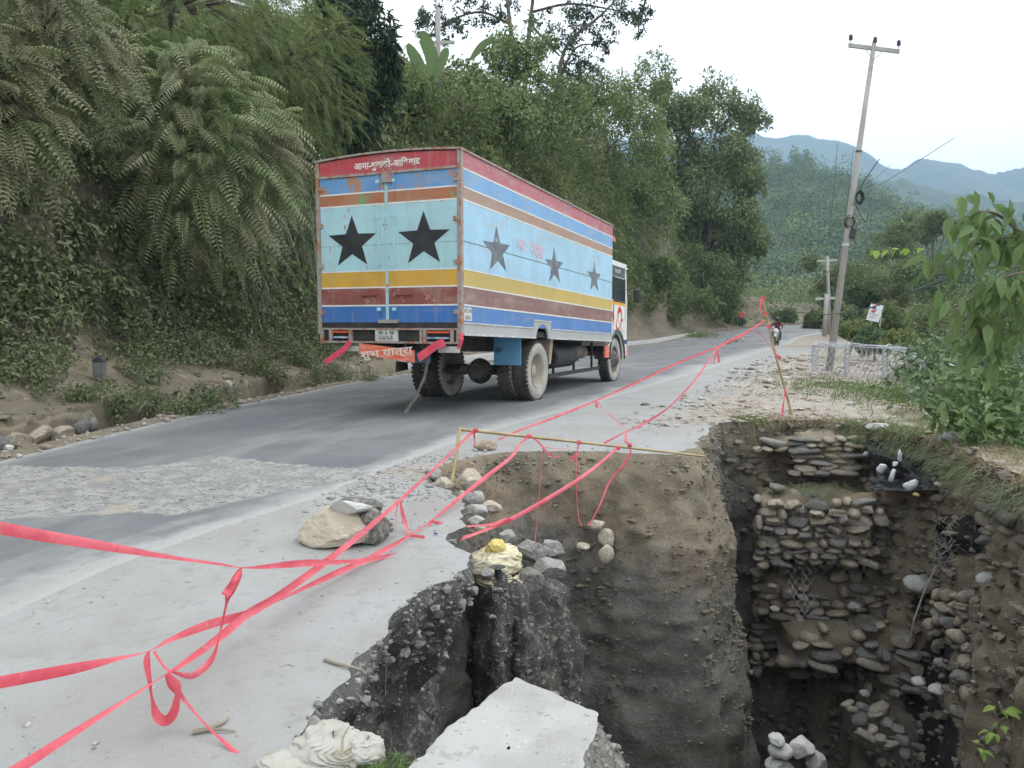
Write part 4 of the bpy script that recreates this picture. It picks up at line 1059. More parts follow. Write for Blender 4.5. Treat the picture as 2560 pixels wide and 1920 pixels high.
# soil ledge that carries the sack
def column(name, c, r, ztop, zbot, seed, label=None, brown=.1):
    nz_, na = 90, 72
    z = np.linspace(0, 1, nz_)[:, None]; a = np.linspace(0, 2 * np.pi, na, endpoint=False)[None]
    rr = np.interp(z, [0, .03, .12, .4, 1], [.02, .6, .95, 1.1, 1.5])
    X = c[0] + r[0] * rr * np.cos(a); Y = c[1] + r[1] * rr * np.sin(a); Z = ztop + (zbot - ztop) * z + 0 * a
    V = np.stack([X, Y, Z], -1)
    d = fbm(V * np.array((5, 5, 1.2)), 4, seed) * .09 + fbm(V * 16, 3, seed + 1) * .045
    V[..., 0] += np.cos(a) * d; V[..., 1] += np.sin(a) * d; V[..., 2] += d * .5
    COLV.append(V[2:26].reshape(-1, 3))
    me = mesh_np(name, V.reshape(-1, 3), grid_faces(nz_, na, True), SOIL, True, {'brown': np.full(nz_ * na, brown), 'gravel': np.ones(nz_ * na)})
    return tag(link(name, me), kind='structure')
q = at(1255, 1440, 6.1); column('soil_ledge', (q[0] + .02, 6.25), (.42, .46), q[2] + .02, -5.5, 121, brown=-.2)
q = at(1345, 1440, 6.3); column('soil_ledge', (q[0] + .05, 6.5), (.22, .35), q[2] - .02, -5.5, 122, brown=-.2)
q = at(1243, 1412, 5.45); column('soil_pinnacle', (q[0], 5.5), (.085, .12), q[2], -5.5, 124, brown=-.2)
q = at(1290, 1460, 5.55); column('soil_pinnacle', (q[0], 5.62), (.12, .14), q[2], -5.5, 126, brown=-.2)

# --- sacks
def cloth_blob(name, c, size, seed, m, fold=.16, ribs=5, parent=None, sub=4):
    V, F = ICO[sub]; V = V.copy()
    n1 = fbm(V * 1.3 + seed, 3, seed)
    wv = V + .35 * np.stack([fbm(V * 1.5 + seed + k * 9, 2, seed + k) for k in range(3)], 1)
    a_ = np.random.default_rng(seed).normal(size=(2, 3)); a_ = unit(a_)
    ridge = np.abs(vnoise(np.stack([wv @ a_[0] * 4.5, wv @ a_[1] * 1.1, wv[:, 0] * 0 + seed], 1), seed + 3))
    ridge2 = np.abs(vnoise(np.stack([wv @ a_[1] * 7.0, wv @ a_[0] * 1.6, wv[:, 0] * 0 + seed], 1), seed + 4))
    V = V * (1 + .20 * n1 - fold * (ridge * .55 + ridge2 * .25))[:, None]
    V[:, 2] = np.where(V[:, 2] < -.55, -.55 + (V[:, 2] + .55) * .3, V[:, 2])
    V = V * np.array(size) / 2
    return link(name, mesh_np(name, V, F, m, True), parent, tuple(c))
SACK = mat('dirty_cream_sack', (.66, .60, .43), (.57, .50, .33), 4, .8, 0, .6, 20, spots=[((.36, .31, .22), 4, .60), ((.62, .30, .20), 3.2, .66)], dist=.01)
SACK_Y = mat('yellow_sack_mouth', (.66, .52, .17), (.58, .44, .13), 7, .7, 0, .5, 22, spots=((.4, .32, .14), 8, .62))
SACKW = mat('white_sack', (.44, .425, .38), (.36, .34, .295), 5, .8, 0, .6, 24, spots=((.33, .29, .22), 7, .56), dist=.01)
def sack_shell(name, R_, H, seed, m, parent, prof, loc=(0, 0, 0), rot=(0, 0, 0), folds=7, sag=.25):
    """slumped woven bag: folds gather towards the neck"""
    nt, na = 70, 110; t = np.linspace(0, 1, nt)[:, None]; a = np.linspace(0, 2 * np.pi, na, endpoint=False)[None]
    pt = np.array(prof); r = np.interp(t, pt[:, 0], pt[:, 1]) * R_; z = np.interp(t, pt[:, 0], pt[:, 2]) * H
    q = np.stack([np.cos(a) + 0 * t, np.sin(a) + 0 * t, t * 2 + 0 * a], -1)
    wob = fbm(q * 1.2 + seed, 3, seed); ph = fbm(q * np.array((.8, .8, 1.5)) + seed, 2, seed + 1)
    fold = 1 - np.abs(np.sin(folds * (a + ph * 1.1) / 2 + seed)); cross = 1 - np.abs(vnoise(np.stack([np.cos(a) * 1.3 + 0 * t, np.sin(a) * 1.3 + 0 * t, t * 9 + wob * 2], -1), seed + 2)) * 2
    k = 1 + .16 * wob - (.05 + .30 * t ** 1.5) * (fold - .4) * .8 + .05 * cross * (1 - t)
    X, Y, Z = r * k * np.cos(a), r * k * np.sin(a), z + .05 * H * cross * np.sin(np.pi * t) - sag * H * np.clip(np.sin(a + seed), 0, 1) * t * .5
    V = np.stack([X + .10 * R_ * t, Y, Z], -1)
    return link(name, mesh_np(name, V.reshape(-1, 3), grid_faces(nt, na, True), m, True), parent, loc, rot)
BODY_P = [(0, .02, 0), (.06, .75, 0), (.2, 1.0, .18), (.45, .98, .5), (.65, .80, .75), (.82, .50, .92), (.93, .26, 1.0), (1, .24, 1.08)]
NECK_P = [(0, .8, 0), (.3, .7, .3), (.6, .95, .6), (.85, 1.3, .8), (1, 1.0, .86)]
q = at(1235, 1428, 5.95)
sk_ = empty('sack', tuple(q), (0, 0, .6)); tag(sk_, 'dirty cream woven sack with a yellow twisted mouth, on the pit ledge', 'sack')
sack_shell('sack_body', .215, .20, 131, SACK, sk_, BODY_P, folds=11, sag=.5)
sack_shell('sack_mouth', .075, .10, 133, SACK_Y, sk_, [(0, 1.0, 0), (.4, .85, .5), (.75, .8, .8), (.92, .45, 1.0), (1, .02, .97)], (.0, -.03, .165), (.55, -.35, 0), 7, .4)
sack_shell('sack_fold', .19, .10, 137, SACK, sk_, [(0, .02, 0), (.1, .9, 0), (.5, 1.05, .4), (1, .7, 1)], (.02, -.07, -.075), (.1, 0, 1), 8)
p = gp(838, 1905)
ws = empty('sack', tuple(p)); tag(ws, 'crumpled white sack in the grass at the near pit edge', 'sack')
LOW_P = [(0, .02, 0), (.1, .95, 0), (.35, 1.05, .35), (.7, .75, .85), (.9, .3, 1.0), (1, .02, .98)]
sack_shell('sack_body', .115, .095, 141, SACKW, ws, LOW_P, (-.04, .06, -.01), (.1, .1, .3), 11, .5)
sack_shell('sack_fold', .07, .075, 143, SACKW, ws, LOW_P, (.085, .05, -.01), (.1, .25, 1.0), 9, .5)
sack_shell('sack_fold', .13, .045, 147, SACKW, ws, LOW_P, (-.12, -.04, -.008), (0, .1, 0), 10, .4)
p = gp(700, 1915); rock('rock', 'flat tan rock at the near edge beside the white sack', 'rock', (p[0], p[1] - .02, p[2] + .0), (.12, .1, .05), 144, TAN_ROCK, 0, 8, 3)
p = bank_hit(578, 978, .05)
cb = cloth_blob('sack', p, (.17, .14, .22), 145, SACKW, .3, sub=4); tag(cb, 'pale torn sack lying in the weeds across the road', 'sack')
p = bank_hit(592, 1003, .03); rock('rock', 'grey rock below the pale torn sack across the road', 'rock', p, (.16, .14, .1), 147, GREY_ROCK, 0, 8, 3)
PLAST = mat('white_plastic', (.72, .73, .75), (.6, .61, .64), 5, .4, 0, .4, 18)
BLACKP = mat('black_plastic', (.012, .012, .014), (.03, .03, .034), 3, .38, 0, .6, 9)
for k, (px, py, w, h, Y, m, lb) in enumerate((
        (2300, 1196, 60, 34, 9.9, PLAST, 'largest white plastic bag on the black waste under the grassy rim'),
        (2277, 1214, 44, 30, 9.3, PLAST, 'crumpled white plastic rag beside the largest white bag in the pit waste'),
        (2203, 1172, 24, 36, 9.85, PLAST, 'white and blue plastic scrap hanging in the pit waste'),
        (2229, 1192, 14, 46, 9.6, PLAST, 'long grey plastic strip hanging below the black hollow'),
        (2249, 1142, 12, 40, 9.7, PLAST, 'thin white strip hanging over the black hollow'),
        (2238, 1160, 16, 12, 9.65, PLAST, 'short white scrap in the middle of the black hollow'),
        (2165, 1134, 14, 12, 10.4, PLAST, 'tiny white scrap left of the black hollow by the stone wall'),
        (2345, 1210, 22, 12, 9.15, PLAST, 'small white scrap at the far side of the pit waste'),
        (2291, 1237, 20, 9, 9.3, SACK_Y, 'small yellow wrapper below the white plastic bags'),
        (2420, 1388, 26, 14, 9.0, SACK_Y, 'yellow crumpled wrapper on the dark slope in the pit'),
        (2375, 1412, 12, 10, 9.0, PLAST, 'bright white scrap below the yellow wrapper on the dark slope'))):
    q = at(px, py, Y)
    o = cloth_blob('plastic_scrap', q, (w * Y / FPX, .07, h * Y / FPX), 150 + k, m, .5, sub=3); o.rotation_euler = (.3, random.uniform(-.6, .6), random.uniform(-.5, .5))
    tag(o, lb, 'rubbish')
# black sheet in the hollow under the rim
def sheet(name, corners, seed, m, amp=.08, n1=40, n2=30, sag=.0):
    c = [np.array(x) for x in corners]
    u, v = np.meshgrid(np.linspace(0, 1, n2), np.linspace(0, 1, n1))
    V = (c[0] * ((1 - u) * (1 - v))[..., None] + c[1] * (u * (1 - v))[..., None] + c[2] * (u * v)[..., None] + c[3] * ((1 - u) * v)[..., None])
    nrm = unit(np.cross(c[1] - c[0], c[3] - c[0]))
    V = V + nrm * (amp * fbm(np.stack([u * 4, v * 4, u * 0 + seed], -1), 4, seed))[..., None]
    return link(name, mesh_np(name, V.reshape(-1, 3), grid_faces(n1, n2), m, True))
o = sheet('plastic_sheet', (at(2176, 1104, 10.3), at(2345, 1118, 9.6), at(2375, 1228, 9.3), at(2182, 1232, 10.0)), 161, BLACKP, .12)
tag(o, 'black plastic sheet in the hollow under the grassy pit rim', 'plastic sheet')
o = sheet('plastic_sheet', (at(2345, 1290, 9.3), at(2450, 1280, 8.8), at(2465, 1400, 8.6), at(2340, 1420, 9.0)), 163, BLACKP, .14)
tag(o, 'dark plastic draped over the slope below the hollow', 'plastic sheet')

# --- masonry: every stone its own object under its wall
def rise_of(ax): return ax[2]
def masonry(name, label, cat, bl, br, height, course, slen, depth=.22, seed=0, tan=.3, ragged=.0, gap=.0, top_tilt=0.0, kinds=COBBLE, flat=1.0):
    r_ = np.random.default_rng(seed)
    bl, br = np.array(bl), np.array(br)
    ax = br - bl; Lw = np.linalg.norm(ax); ax = ax / Lw
    yaw = math.atan2(ax[1], ax[0])
    w = empty(name, tuple(bl), (0, 0, yaw)); tag(w, label, cat)
    rise = ax[2]
    nxe, nze = max(4, int(Lw / .05)), max(4, int(height / .05))
    ue, ve = np.meshgrid(np.linspace(-.04, Lw + .04, nxe), np.linspace(-.04, height - .02, nze))
    Ve = np.stack([ue, ue * 0 + .02, ve + rise_of(ax) * ue], -1); ee = np.minimum(np.minimum(ue + .04, Lw + .04 - ue), np.minimum(ve + .04, height - .02 - ve)) + fbm(np.stack([ue * 5 + seed, ve * 5, ue * 0], -1), 3, seed + 2) * .07; Ve[..., 1] += fbm(np.stack([ue * 6 + seed, ve * 6, ue * 0], -1), 3, seed) * .05 + .38 * np.clip(1 - ee / .11, 0, 1.3) ** 1.5
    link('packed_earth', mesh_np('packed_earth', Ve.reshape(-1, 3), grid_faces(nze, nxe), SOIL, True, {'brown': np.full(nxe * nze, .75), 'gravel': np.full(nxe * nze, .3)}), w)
    z = 0.0; row = 0
    while z < height:
        ch = course * r_.uniform(.7, 1.4)
        x = -r_.uniform(0, slen * .5)
        while x < Lw:
            sl = slen * r_.choice((.6, .8, 1.0, 1.2, 1.6)) * r_.uniform(.85, 1.15)
            if r_.random() > gap and (x + sl / 2 < Lw + .05) and z + ch < height + top_tilt * (x / Lw) + r_.uniform(-ragged, ragged) * 1.0:
                ks_ = COBBLE_TAN if r_.random() < tan else kinds
                o = link('stone', ks_[r_.integers(len(ks_))], w,
                         (x + sl / 2, r_.uniform(-.05, .06), z + ch / 2 + rise * x + r_.uniform(-.022, .022)),
                         (r_.uniform(-.12, .12), r_.uniform(-.28, .28) / flat, r_.uniform(-.25, .25)),
                         (sl / 2 * 1.08, depth / 2 * r_.uniform(.9, 1.4), ch / 2 * 1.95 * r_.uniform(.95, 1.15)))
            x += sl
        z += ch * .98; row += 1
    return w
def px_wall(name, label, cat, x0, x1, ytop, ybot, Y0, Y1, **k):
    a, b = at(x0, ybot, Y0), at(x1, ybot, Y1)
    return masonry(name, label, cat, a, b, (ybot - ytop) * .5 * (Y0 + Y1) / FPX, **k)
px_wall('stone_wall', 'dry stone wall of flat slabs right below the grassy far rim of the pit', 'stone wall', 1992, 2150, 1078, 1188, 10.85, 10.6, course=.075, slen=.27, seed=1, tan=.35, flat=2)
px_wall('stone_wall', 'brownish low stones beside the flat-slab wall under the bamboo pole', 'stone wall', 1900, 1995, 1092, 1130, 11.0, 10.9, course=.07, slen=.22, seed=12, tan=.8, gap=.15, ragged=.03)
px_wall('rubble_wall', 'rough stone and earth face filling the whole back of the pit behind the gabions', 'stone wall', 1885, 2335, 1195, 1690, 10.78, 10.35, course=.115, slen=.2, seed=21, tan=.4, gap=.28, ragged=.15, depth=.26)
gb = px_wall('gabion_wall', 'bulging gabion of round cobbles behind torn wire in the middle of the far pit wall', 'gabion', 1897, 2186, 1236, 1412, 10.35, 9.95, course=.105, slen=.19, seed=2, tan=.38, ragged=.06, depth=.3)
px_wall('gabion_wall', 'recessed cobble layer under the bulging gabion with big gaps', 'gabion', 1905, 2236, 1432, 1548, 10.5, 10.3, course=.11, slen=.2, seed=3, tan=.4, gap=.12, ragged=.1)
px_wall('stone_wall', 'dark mossy stone pier below the white plastic bags', 'stone wall', 2196, 2332, 1232, 1382, 10.35, 9.9, course=.095, slen=.2, seed=4, tan=.12)
px_wall('gabion_wall', 'low gabion of tan stones under the dead branches on the near side of the pit', 'gabion', 2338, 2510, 1440, 1562, 9.1, 8.1, course=.10, slen=.18, seed=5, tan=.6)
px_wall('stone_wall', 'ragged dry stone wall under dead grass where the rim bends to the camera', 'stone wall', 2462, 2580, 1222, 1352, 8.3, 7.5, course=.09, slen=.26, seed=6, tan=.3, gap=.1, ragged=.06)
px_wall('rubble_bank', 'loose stones in soil below the recessed cobble layer', 'stone wall', 1960, 2290, 1560, 1668, 10.1, 9.8, course=.11, slen=.2, seed=7, tan=.35, gap=.3, ragged=.2)
px_wall('rubble_bank', 'band of small stones in the soil beside the deep black cleft', 'stone wall', 2180, 2280, 1560, 1720, 10.0, 9.7, course=.12, slen=.2, seed=8, tan=.2, gap=.3, ragged=.1)
def hexwire(name, parent, w, h, cw=.10, r=.0018, m=None, seed=0, curl=0.03, miss=0.0):
    """double-twist wire netting in the local x-z plane"""
    r_ = np.random.default_rng(seed); b = MB()
    nx, nz = int(w / cw), int(h / (cw * .8))
    hh = h / max(1, nz)
    def node(i, j, up): 
        x = (i + (.5 if j % 2 else 0)) * cw; z = j * hh + (.3 * hh if up else 0)
        q = np.array((x, 0, z)); d = vnoise(np.array([[x * 1.7 + seed, z * 1.7, 0.]]), seed)[0]
        return q + np.array((0, -curl * d - .01, 0)) + np.array((.015 * d, 0, .015 * d))
    for j in range(nz):
        for i in range(nx):
            if r_.random() < miss: continue
            a, c = node(i, j, False), node(i, j, True)
            b.tube([a, c], r * 1.5, 3, cap=False)
            n1, n2 = (i, j + 1), (i + 1 if j % 2 else i - 1, j + 1)
            for q in (n1, n2):
                if 0 <= q[0] <= nx: b.tube([c, node(q[0], q[1], False)], r, 3, cap=False)
    return b.build(name, m, parent)
WIRE = mat('galvanised_wire', (.46, .47, .49), (.36, .37, .39), 6, .5, .0, 0)
WIRE_D = mat('old_wire', (.22, .20, .18), (.16, .14, .12), 6, .7, .2, 0)
o = hexwire('wire_net', gb, 1.45, .88, .10, .0022, WIRE_D, 3, .05, .12); o.location = (0, -.17, .02)
# torn net hanging below the gabion
a = at(1975, 1415, 10.15)
tn = empty('torn_wire_net', tuple(a), (R(-6), 0, -.2)); tag(tn, 'torn hexagonal wire netting hanging below the bulging gabion', 'wire netting')
o = hexwire('wire_net', tn, .42, .62, .085, .0026, WIRE, 5, .1, .1); o.location = (0, 0, -.62)
# big stones on the near right heap, on the floor and in the clefts
heap = [(2390, 1590, 44, 44), (2445, 1600, 50, 40), (2490, 1590, 40, 36), (2480, 1640, 70, 70), (2420, 1655, 50, 44), (2400, 1690, 46, 42), (2430, 1735, 66, 60), (2392, 1780, 40, 40), (2455, 1790, 50, 40), (2520, 1700, 50, 50), (2500, 1760, 50, 44), (2475, 1815, 40, 36)]
HEAP_L = ('upper left boulder, nearest the black cleft,', 'top middle boulder', 'top right boulder', 'largest boulder, right under the top row,', 'boulder in the second row left of the largest', 'left edge boulder at half height', 'large boulder at half height in the middle', 'bottom left boulder', 'bottom middle boulder', 'right edge boulder at half height', 'lower right boulder', 'lowest right boulder')
for k, (px, py, w, h) in enumerate(heap):
    Y = 8.5 - (py - 1590) * .0022; q = at(px, py, Y)
    o = link('heap_stone', (COBBLE if k % 3 else COBBLE_TAN)[k % 6], None, tuple(q), (random.uniform(-.4, .4), random.uniform(-.4, .4), random.uniform(0, 3)), (w * Y / FPX / 2 * 1.25, w * Y / FPX / 2 * 1.25, h * Y / FPX / 2 * 1.5))
    tag(o, HEAP_L[k] + ' in the heap under the low gabion', 'boulder', 'boulders heaped below the low gabion')
rub = [(2135, 1775), (2160, 1768), (2185, 1790), (2150, 1800), (2200, 1775), (2215, 1805), (2180, 1822), (2240, 1820), (2160, 1838), (2255, 1850), (2225, 1860), (2265, 1880), (2120, 1760), (2195, 1846)]
RUB_L = ('second cobble of the top row', 'third cobble of the top row', 'cobble under the middle of the top row', 'leftmost cobble of the middle', 'rightmost cobble of the top row', 'cobble right of the middle', 'cobble in the exact middle', 'upper cobble of the right tail', 'lowest cobble on the left side', 'third cobble down the right tail', 'lower inner cobble of the right tail', 'last and lowest cobble', 'first and leftmost cobble of the top row', 'lowest cobble in the middle')
for k, (px, py) in enumerate(rub):
    Y = 9.3 - (py - 1760) * .004; q = at(px, py, Y); s = random.uniform(.07, .13)
    o = link('rubble_stone', COBBLE[k % 14], None, tuple(q), (random.uniform(-.5, .5), random.uniform(-.5, .5), random.uniform(0, 3)), (s * 1.3, s, s))
    tag(o, RUB_L[k] + ' of the rubble fan in the pit', 'stone', 'cobbles of the small rubble fan')
for k, (px, py, w, h, lb) in enumerate(((2005, 1868, 62, 60, 'tall pale boulder standing highest among the white rocks at the pit bottom'), (1952, 1878, 60, 36, 'long pale rock at the pit bottom beside the tall white boulder'), (1942, 1848, 36, 20, 'thin pale slab lying on the long white rock at the pit bottom'), (1950, 1912, 70, 40, 'lowest pale rock at the pit bottom, cut by the picture edge'), (2040, 1905, 50, 50, 'flat pale rock leaning on the tall white boulder at the pit bottom'))):
    Y = 7.75; q = at(px, py, Y); rock('pale_boulder', lb, 'rock', q, (w * Y / FPX * 1.1, .26, h * Y / FPX * 1.15), 180 + k, WHITE_ROCK if k != 4 else GREY_ROCK, random.uniform(-.3, .3), 9, 3)
for k, (px, py, w, Y, lb) in enumerate(((2297, 1704, 40, 9.2, 'white stone alone in the black cleft'), (2345, 1725, 52, 9.0, 'dark round boulder beside the white stone in the black cleft'), (2135, 1515, 34, 10.1, 'pale egg-shaped stone under the dark pier'), (1937, 1522, 26, 10.2, 'small pale stone low beside the soil edge of the pit'), (1930, 1464, 22, 10.3, 'rounded tan stone under the left end of the bulging gabion'), (2300, 1460, 80, 9.6, 'huge dark boulder wedged below the dark stone pier'), (2355, 1655, 40, 9.1, 'brown stone in the soil above the dark round boulder'), (2162, 1733, 28, 9.7, 'small grey stone above the rubble fan'), (2495, 1392, 32, 8.1, 'flat white stone on the dead grass slope inside the pit'), (2472, 1450, 60, 8.0, 'long pink-grey boulder lying on top of the low tan gabion'))):
    q = at(px, py, Y); rock('pit_stone', lb, 'stone', q, (w * Y / FPX, w * Y / FPX * .9, w * Y / FPX * .62), 200 + k, (WHITE_ROCK if 'white' in lb else (GREY_ROCK if 'dark' in lb or 'grey' in lb else TAN_ROCK)), random.uniform(-.4, .4), 6, 3, None, .04, .8)
p = gp(2400, 1108); rock('rock', 'pale slab of rock on the grassy pit rim', 'rock', (p[0], p[1] + .1, p[2] + .04), (.42, .25, .18), 221, GREY_ROCK, .2, 9, 3)
p = gp(2205, 1073); rock('rock', 'flat grey rock sunk in the grass on the pit rim', 'rock', (p[0], p[1] + .1, p[2] + .02), (.36, .22, .1), 222, GREY_ROCK, .1, 9, 3)

# --- pebbles sticking out of the walls, loose stones and chips on the ground
def pebbles(name, P, S, m, seed=0, squash=.7, kind='stuff', smooth=True):
    V, F = ICO[1] if False else (np.array([tuple(v) for v in ICO20[0]]), ICO20[1])
    r_ = np.random.default_rng(seed); N = len(P); k = len(V)
    rot = r_.uniform(0, 2 * np.pi, N); c, s = np.cos(rot), np.sin(rot)
    VV = V[None] * (1 + r_.uniform(-.28, .28, (N, k, 1)))
    VV = VV * (S[:, None, None] * np.stack([r_.uniform(.8, 1.4, N), r_.uniform(.7, 1.1, N), r_.uniform(squash * .6, squash * 1.2, N)], 1)[:, None])
    X = VV[..., 0] * c[:, None] - VV[..., 1] * s[:, None]; Y = VV[..., 0] * s[:, None] + VV[..., 1] * c[:, None]
    VV = np.stack([X, Y, VV[..., 2]], -1) + P[:, None]
    FF = (F[None] + (np.arange(N) * k)[:, None, None]).reshape(-1, 3)
    return tag(link(name, mesh_np(name, VV.reshape(-1, 3), FF, m, smooth)), kind=kind)
bm = bmesh.new(); bmesh.ops.create_icosphere(bm, subdivisions=1, radius=1)
V_ = np.array([tuple(v.co) for v in bm.verts]); F_ = np.array([[v.index for v in f.verts] for f in bm.faces]); bm.free()
ICO20 = (V_, F_)
def isl_mat(name, c1, c2, c3, rough=.9):
    m, n, l, bs = nodes_of(name)
    g = n.new('ShaderNodeNewGeometry')
    rp = n.new('ShaderNodeValToRGB'); rp.color_ramp.elements[0].color = (*c1, 1); rp.color_ramp.elements[1].color = (*c3, 1)
    e = rp.color_ramp.elements.new(.55); e.color = (*c2, 1)
    l.new(g.outputs['Random Per Island'], rp.inputs[0])
    col = mix_rgb(n, l, ramp(n, l, noise(n, l, g.outputs['Position'], 40, 4), .35, .7), rp.outputs[0], tuple(x * .7 for x in c2))
    l.new(col, bs.inputs['Base Color']); bs.inputs['Roughness'].default_value = rough
    bump(n, l, bs, noise(n, l, g.outputs['Position'], 90, 3), .4, .006)
    return m
PEB = isl_mat('wall_gravel', (.14, .135, .125), (.25, .24, .215), (.46, .44, .40))
PEBB = isl_mat('wall_stone', (.13, .115, .095), (.22, .19, .155), (.34, .30, .25))
CRUMB2 = isl_mat('rim_gravel', (.17, .145, .11), (.27, .235, .185), (.42, .38, .32))
CRUMB = isl_mat('soil_crumb', (.13, .112, .085), (.185, .155, .112), (.25, .205, .145))
CHIP = isl_mat('loose_chips', (.30, .23, .18), (.40, .335, .28), (.60, .58, .55))
GRIT = isl_mat('grit', (.24, .23, .215), (.36, .35, .33), (.5, .49, .47))
idx = [(t_i, r_i) for t_i in range(len(tv)) for r_i in range(0, _nr, 1)]
ti, ri = np.meshgrid(np.arange(len(tv)), np.arange(_nr), indexing='ij')
def pick(weight, n):
    w = weight.ravel() / weight.sum(); k = rng.choice(w.size, n, p=w)
    return ti.ravel()[k], ri.ravel()[k]
wgt = (wA[None] * (np.exp(-((tcol - .28) / .3) ** 2) * 2.6 + .35) + wC[None] * .35 + .22 * wB[None]) * (tcol < 3.6)
wgt = np.maximum(wgt, 0)
a, b = pick(wgt, 3600)
P_ = pitV[a, b] + pitN[a, b] * .004 + rng.normal(0, .010, (3600, 3))
S_ = np.clip(rng.lognormal(-4.6, .6, 3600), .004, .042); S_ = np.where(wB[b] > .5, np.clip(S_ * .6, .003, .014), S_)
pebbles('wall_gravel', P_, S_, PEB, 3, .7, smooth=False)
a, b = pick(np.ones_like(wgt) * (tcol < 4.5) * np.clip(1 - wA[None], 0, 1), 2600)
P_ = pitV[a, b] + pitN[a, b] * .003 + rng.normal(0, .01, (2600, 3))
pebbles('wall_gravel', P_, np.clip(rng.lognormal(-4.9, .6, 2600), .003, .03), PEB, 4, .7, smooth=False)
kk_ = rng.integers(0, len(SLABV), 500); pebbles('slab_gravel', SLABV[kk_] + rng.normal(0, .006, (500, 3)), np.clip(rng.lognormal(-4.9, .5, 500), .004, .022), PEB, 19, .7, smooth=False)
CV = np.vstack(COLV); kk_ = rng.integers(0, len(CV), 1500)
pebbles('wall_gravel', CV[kk_] + rng.normal(0, .008, (1500, 3)), np.clip(rng.lognormal(-4.6, .55, 1500), .004, .035), PEB, 14, .7, smooth=False)
a, b = pick(np.clip(wD[None], 0, 1) * (tcol < 4.8) * (rim_f[:, 1] > 6.2)[None] * (rim_f[:, 0] > 2.5)[None] * (1 + 1.5 * (rim_f[:, 1] > 9.3))[None], 2000)
pebbles('wall_stones', pitV[a, b] + pitN[a, b] * .01 + rng.normal(0, .03, (2000, 3)), np.clip(rng.lognormal(-3.1, .5, 2000), .015, .10), PEBB, 17, .6, smooth=False)
# crumbs of soil on the cut faces, and the road's own broken bed along the rim
a, b = pick(np.clip(wB + wC * .7, 0, 1)[None] * (tcol < 3.4) * (tcol > .05) * np.clip(fbm(pitV * 1.4, 3, 47) + .75, .05, 2), 2600)
pebbles('soil_crumbs', pitV[a, b] + pitN[a, b] * .002, np.clip(rng.lognormal(-4.15, .6, 2600), .006, .05), CRUMB, 21, .5, smooth=False)
a, b = pick(np.clip(wB + wC + wD * .5, 0, 1)[None] * (tcol < .16) * (tcol > .0) * (rim_f[:, 1] > 6)[None], 1700)
pebbles('rim_gravel', pitV[a, b] + pitN[a, b] * .004 + rng.normal(0, 1, (1700, 3)) * (.01, .01, .022) - np.array((0, 0, .025)), np.clip(rng.lognormal(-4.6, .6, 1700), .004, .03), CRUMB2, 22, .6, smooth=False)
def scatter_ground(n, box, size, seed, cond=None):
    r_ = np.random.default_rng(seed)
    x = r_.uniform(box[0], box[1], n * 4); y = r_.uniform(box[2], box[3], n * 4)
    k = ~in_poly(rim_f, x, y)
    if cond is not None: k &= cond(x, y)
    x, y = x[k][:n], y[k][:n]
    s = np.clip(r_.lognormal(math.log(size), .6, len(x)), size * .3, size * 4)
    return np.stack([x, y, gz(x, y) + s * .15], 1), s
P_, S_ = scatter_ground(2600, (1.5, 8.5, 9.8, 22), .018, 5, lambda x, y: (x > right_x(y) + 1.2) & (vnoise(np.stack([x, y, x * 0], 1) * .9, 5) + rng.uniform(-.6, .6, len(x)) > -.1))
P_[:, 2] += .02
pebbles('loose_chips', P_, S_ * 1.1, CHIP, 6, .35, smooth=False)
P_, S_ = scatter_ground(500, (5.5, 14, 16, 34), .05, 15, lambda x, y: x > right_x(y) + .8)
P_[:, 2] += .02
pebbles('loose_chips', P_, S_, CHIP, 16, .45, smooth=False)
P_, S_ = scatter_ground(1100, (-2.6, 1.6, 2.4, 9.6), .0042, 7, lambda x, y: (x > right_x(y) - .3))
pebbles('road_grit', P_, S_, GRIT, 8, .7)
P_, S_ = scatter_ground(700, (-1.6, .2, 6.2, 8.6), .009, 9, lambda x, y: (x > right_x(y) - .1) & (y > 6.4 + (x + .8) * .2))
pebbles('road_grit', P_, S_, GRIT, 10, .6)
yv = rng.uniform(4, 40, 1500); xv = left_x(yv) - rng.uniform(-.1, .35, 1500)
P_ = np.stack([xv, yv, gz(xv, yv) + .035], 1)
pebbles('road_grit', P_, np.clip(rng.lognormal(-4.2, .6, 1500), .006, .07), CHIP, 11, .6)
P_, N_ = (lambda i0, i1: (lambda H: (lambda a, b: (bankV[i0:i1][a, b], bankN[i0:i1][a, b]))(*np.unravel_index(rng.choice(H.size, 1500, p=H.ravel() / H.sum()), H.shape)))(((BZ[i0:i1] - gz(bx[i0:i1], bs_y[i0:i1])[:, None] > .2) & (BZ[i0:i1] - gz(bx[i0:i1], bs_y[i0:i1])[:, None] < 1.0) & (off[i0:i1] > 1.1)).astype(float)))(*np.searchsorted(bs_y, (4, 45)))
pebbles('loose_clods', P_ + N_ * .01 + rng.normal(0, .04, P_.shape) * (1, 1, .2), np.clip(rng.lognormal(-3.9, .6, 1500), .008, .09), CRUMB, 24, .5, smooth=False)
P_, S_ = scatter_ground(700, (-5, 0, 4, 9), .007, 12, lambda x, y: in_poly(patch, x, y) & (x < right_x(y)))
pebbles('road_grit', P_, S_, GRIT, 13, .5)
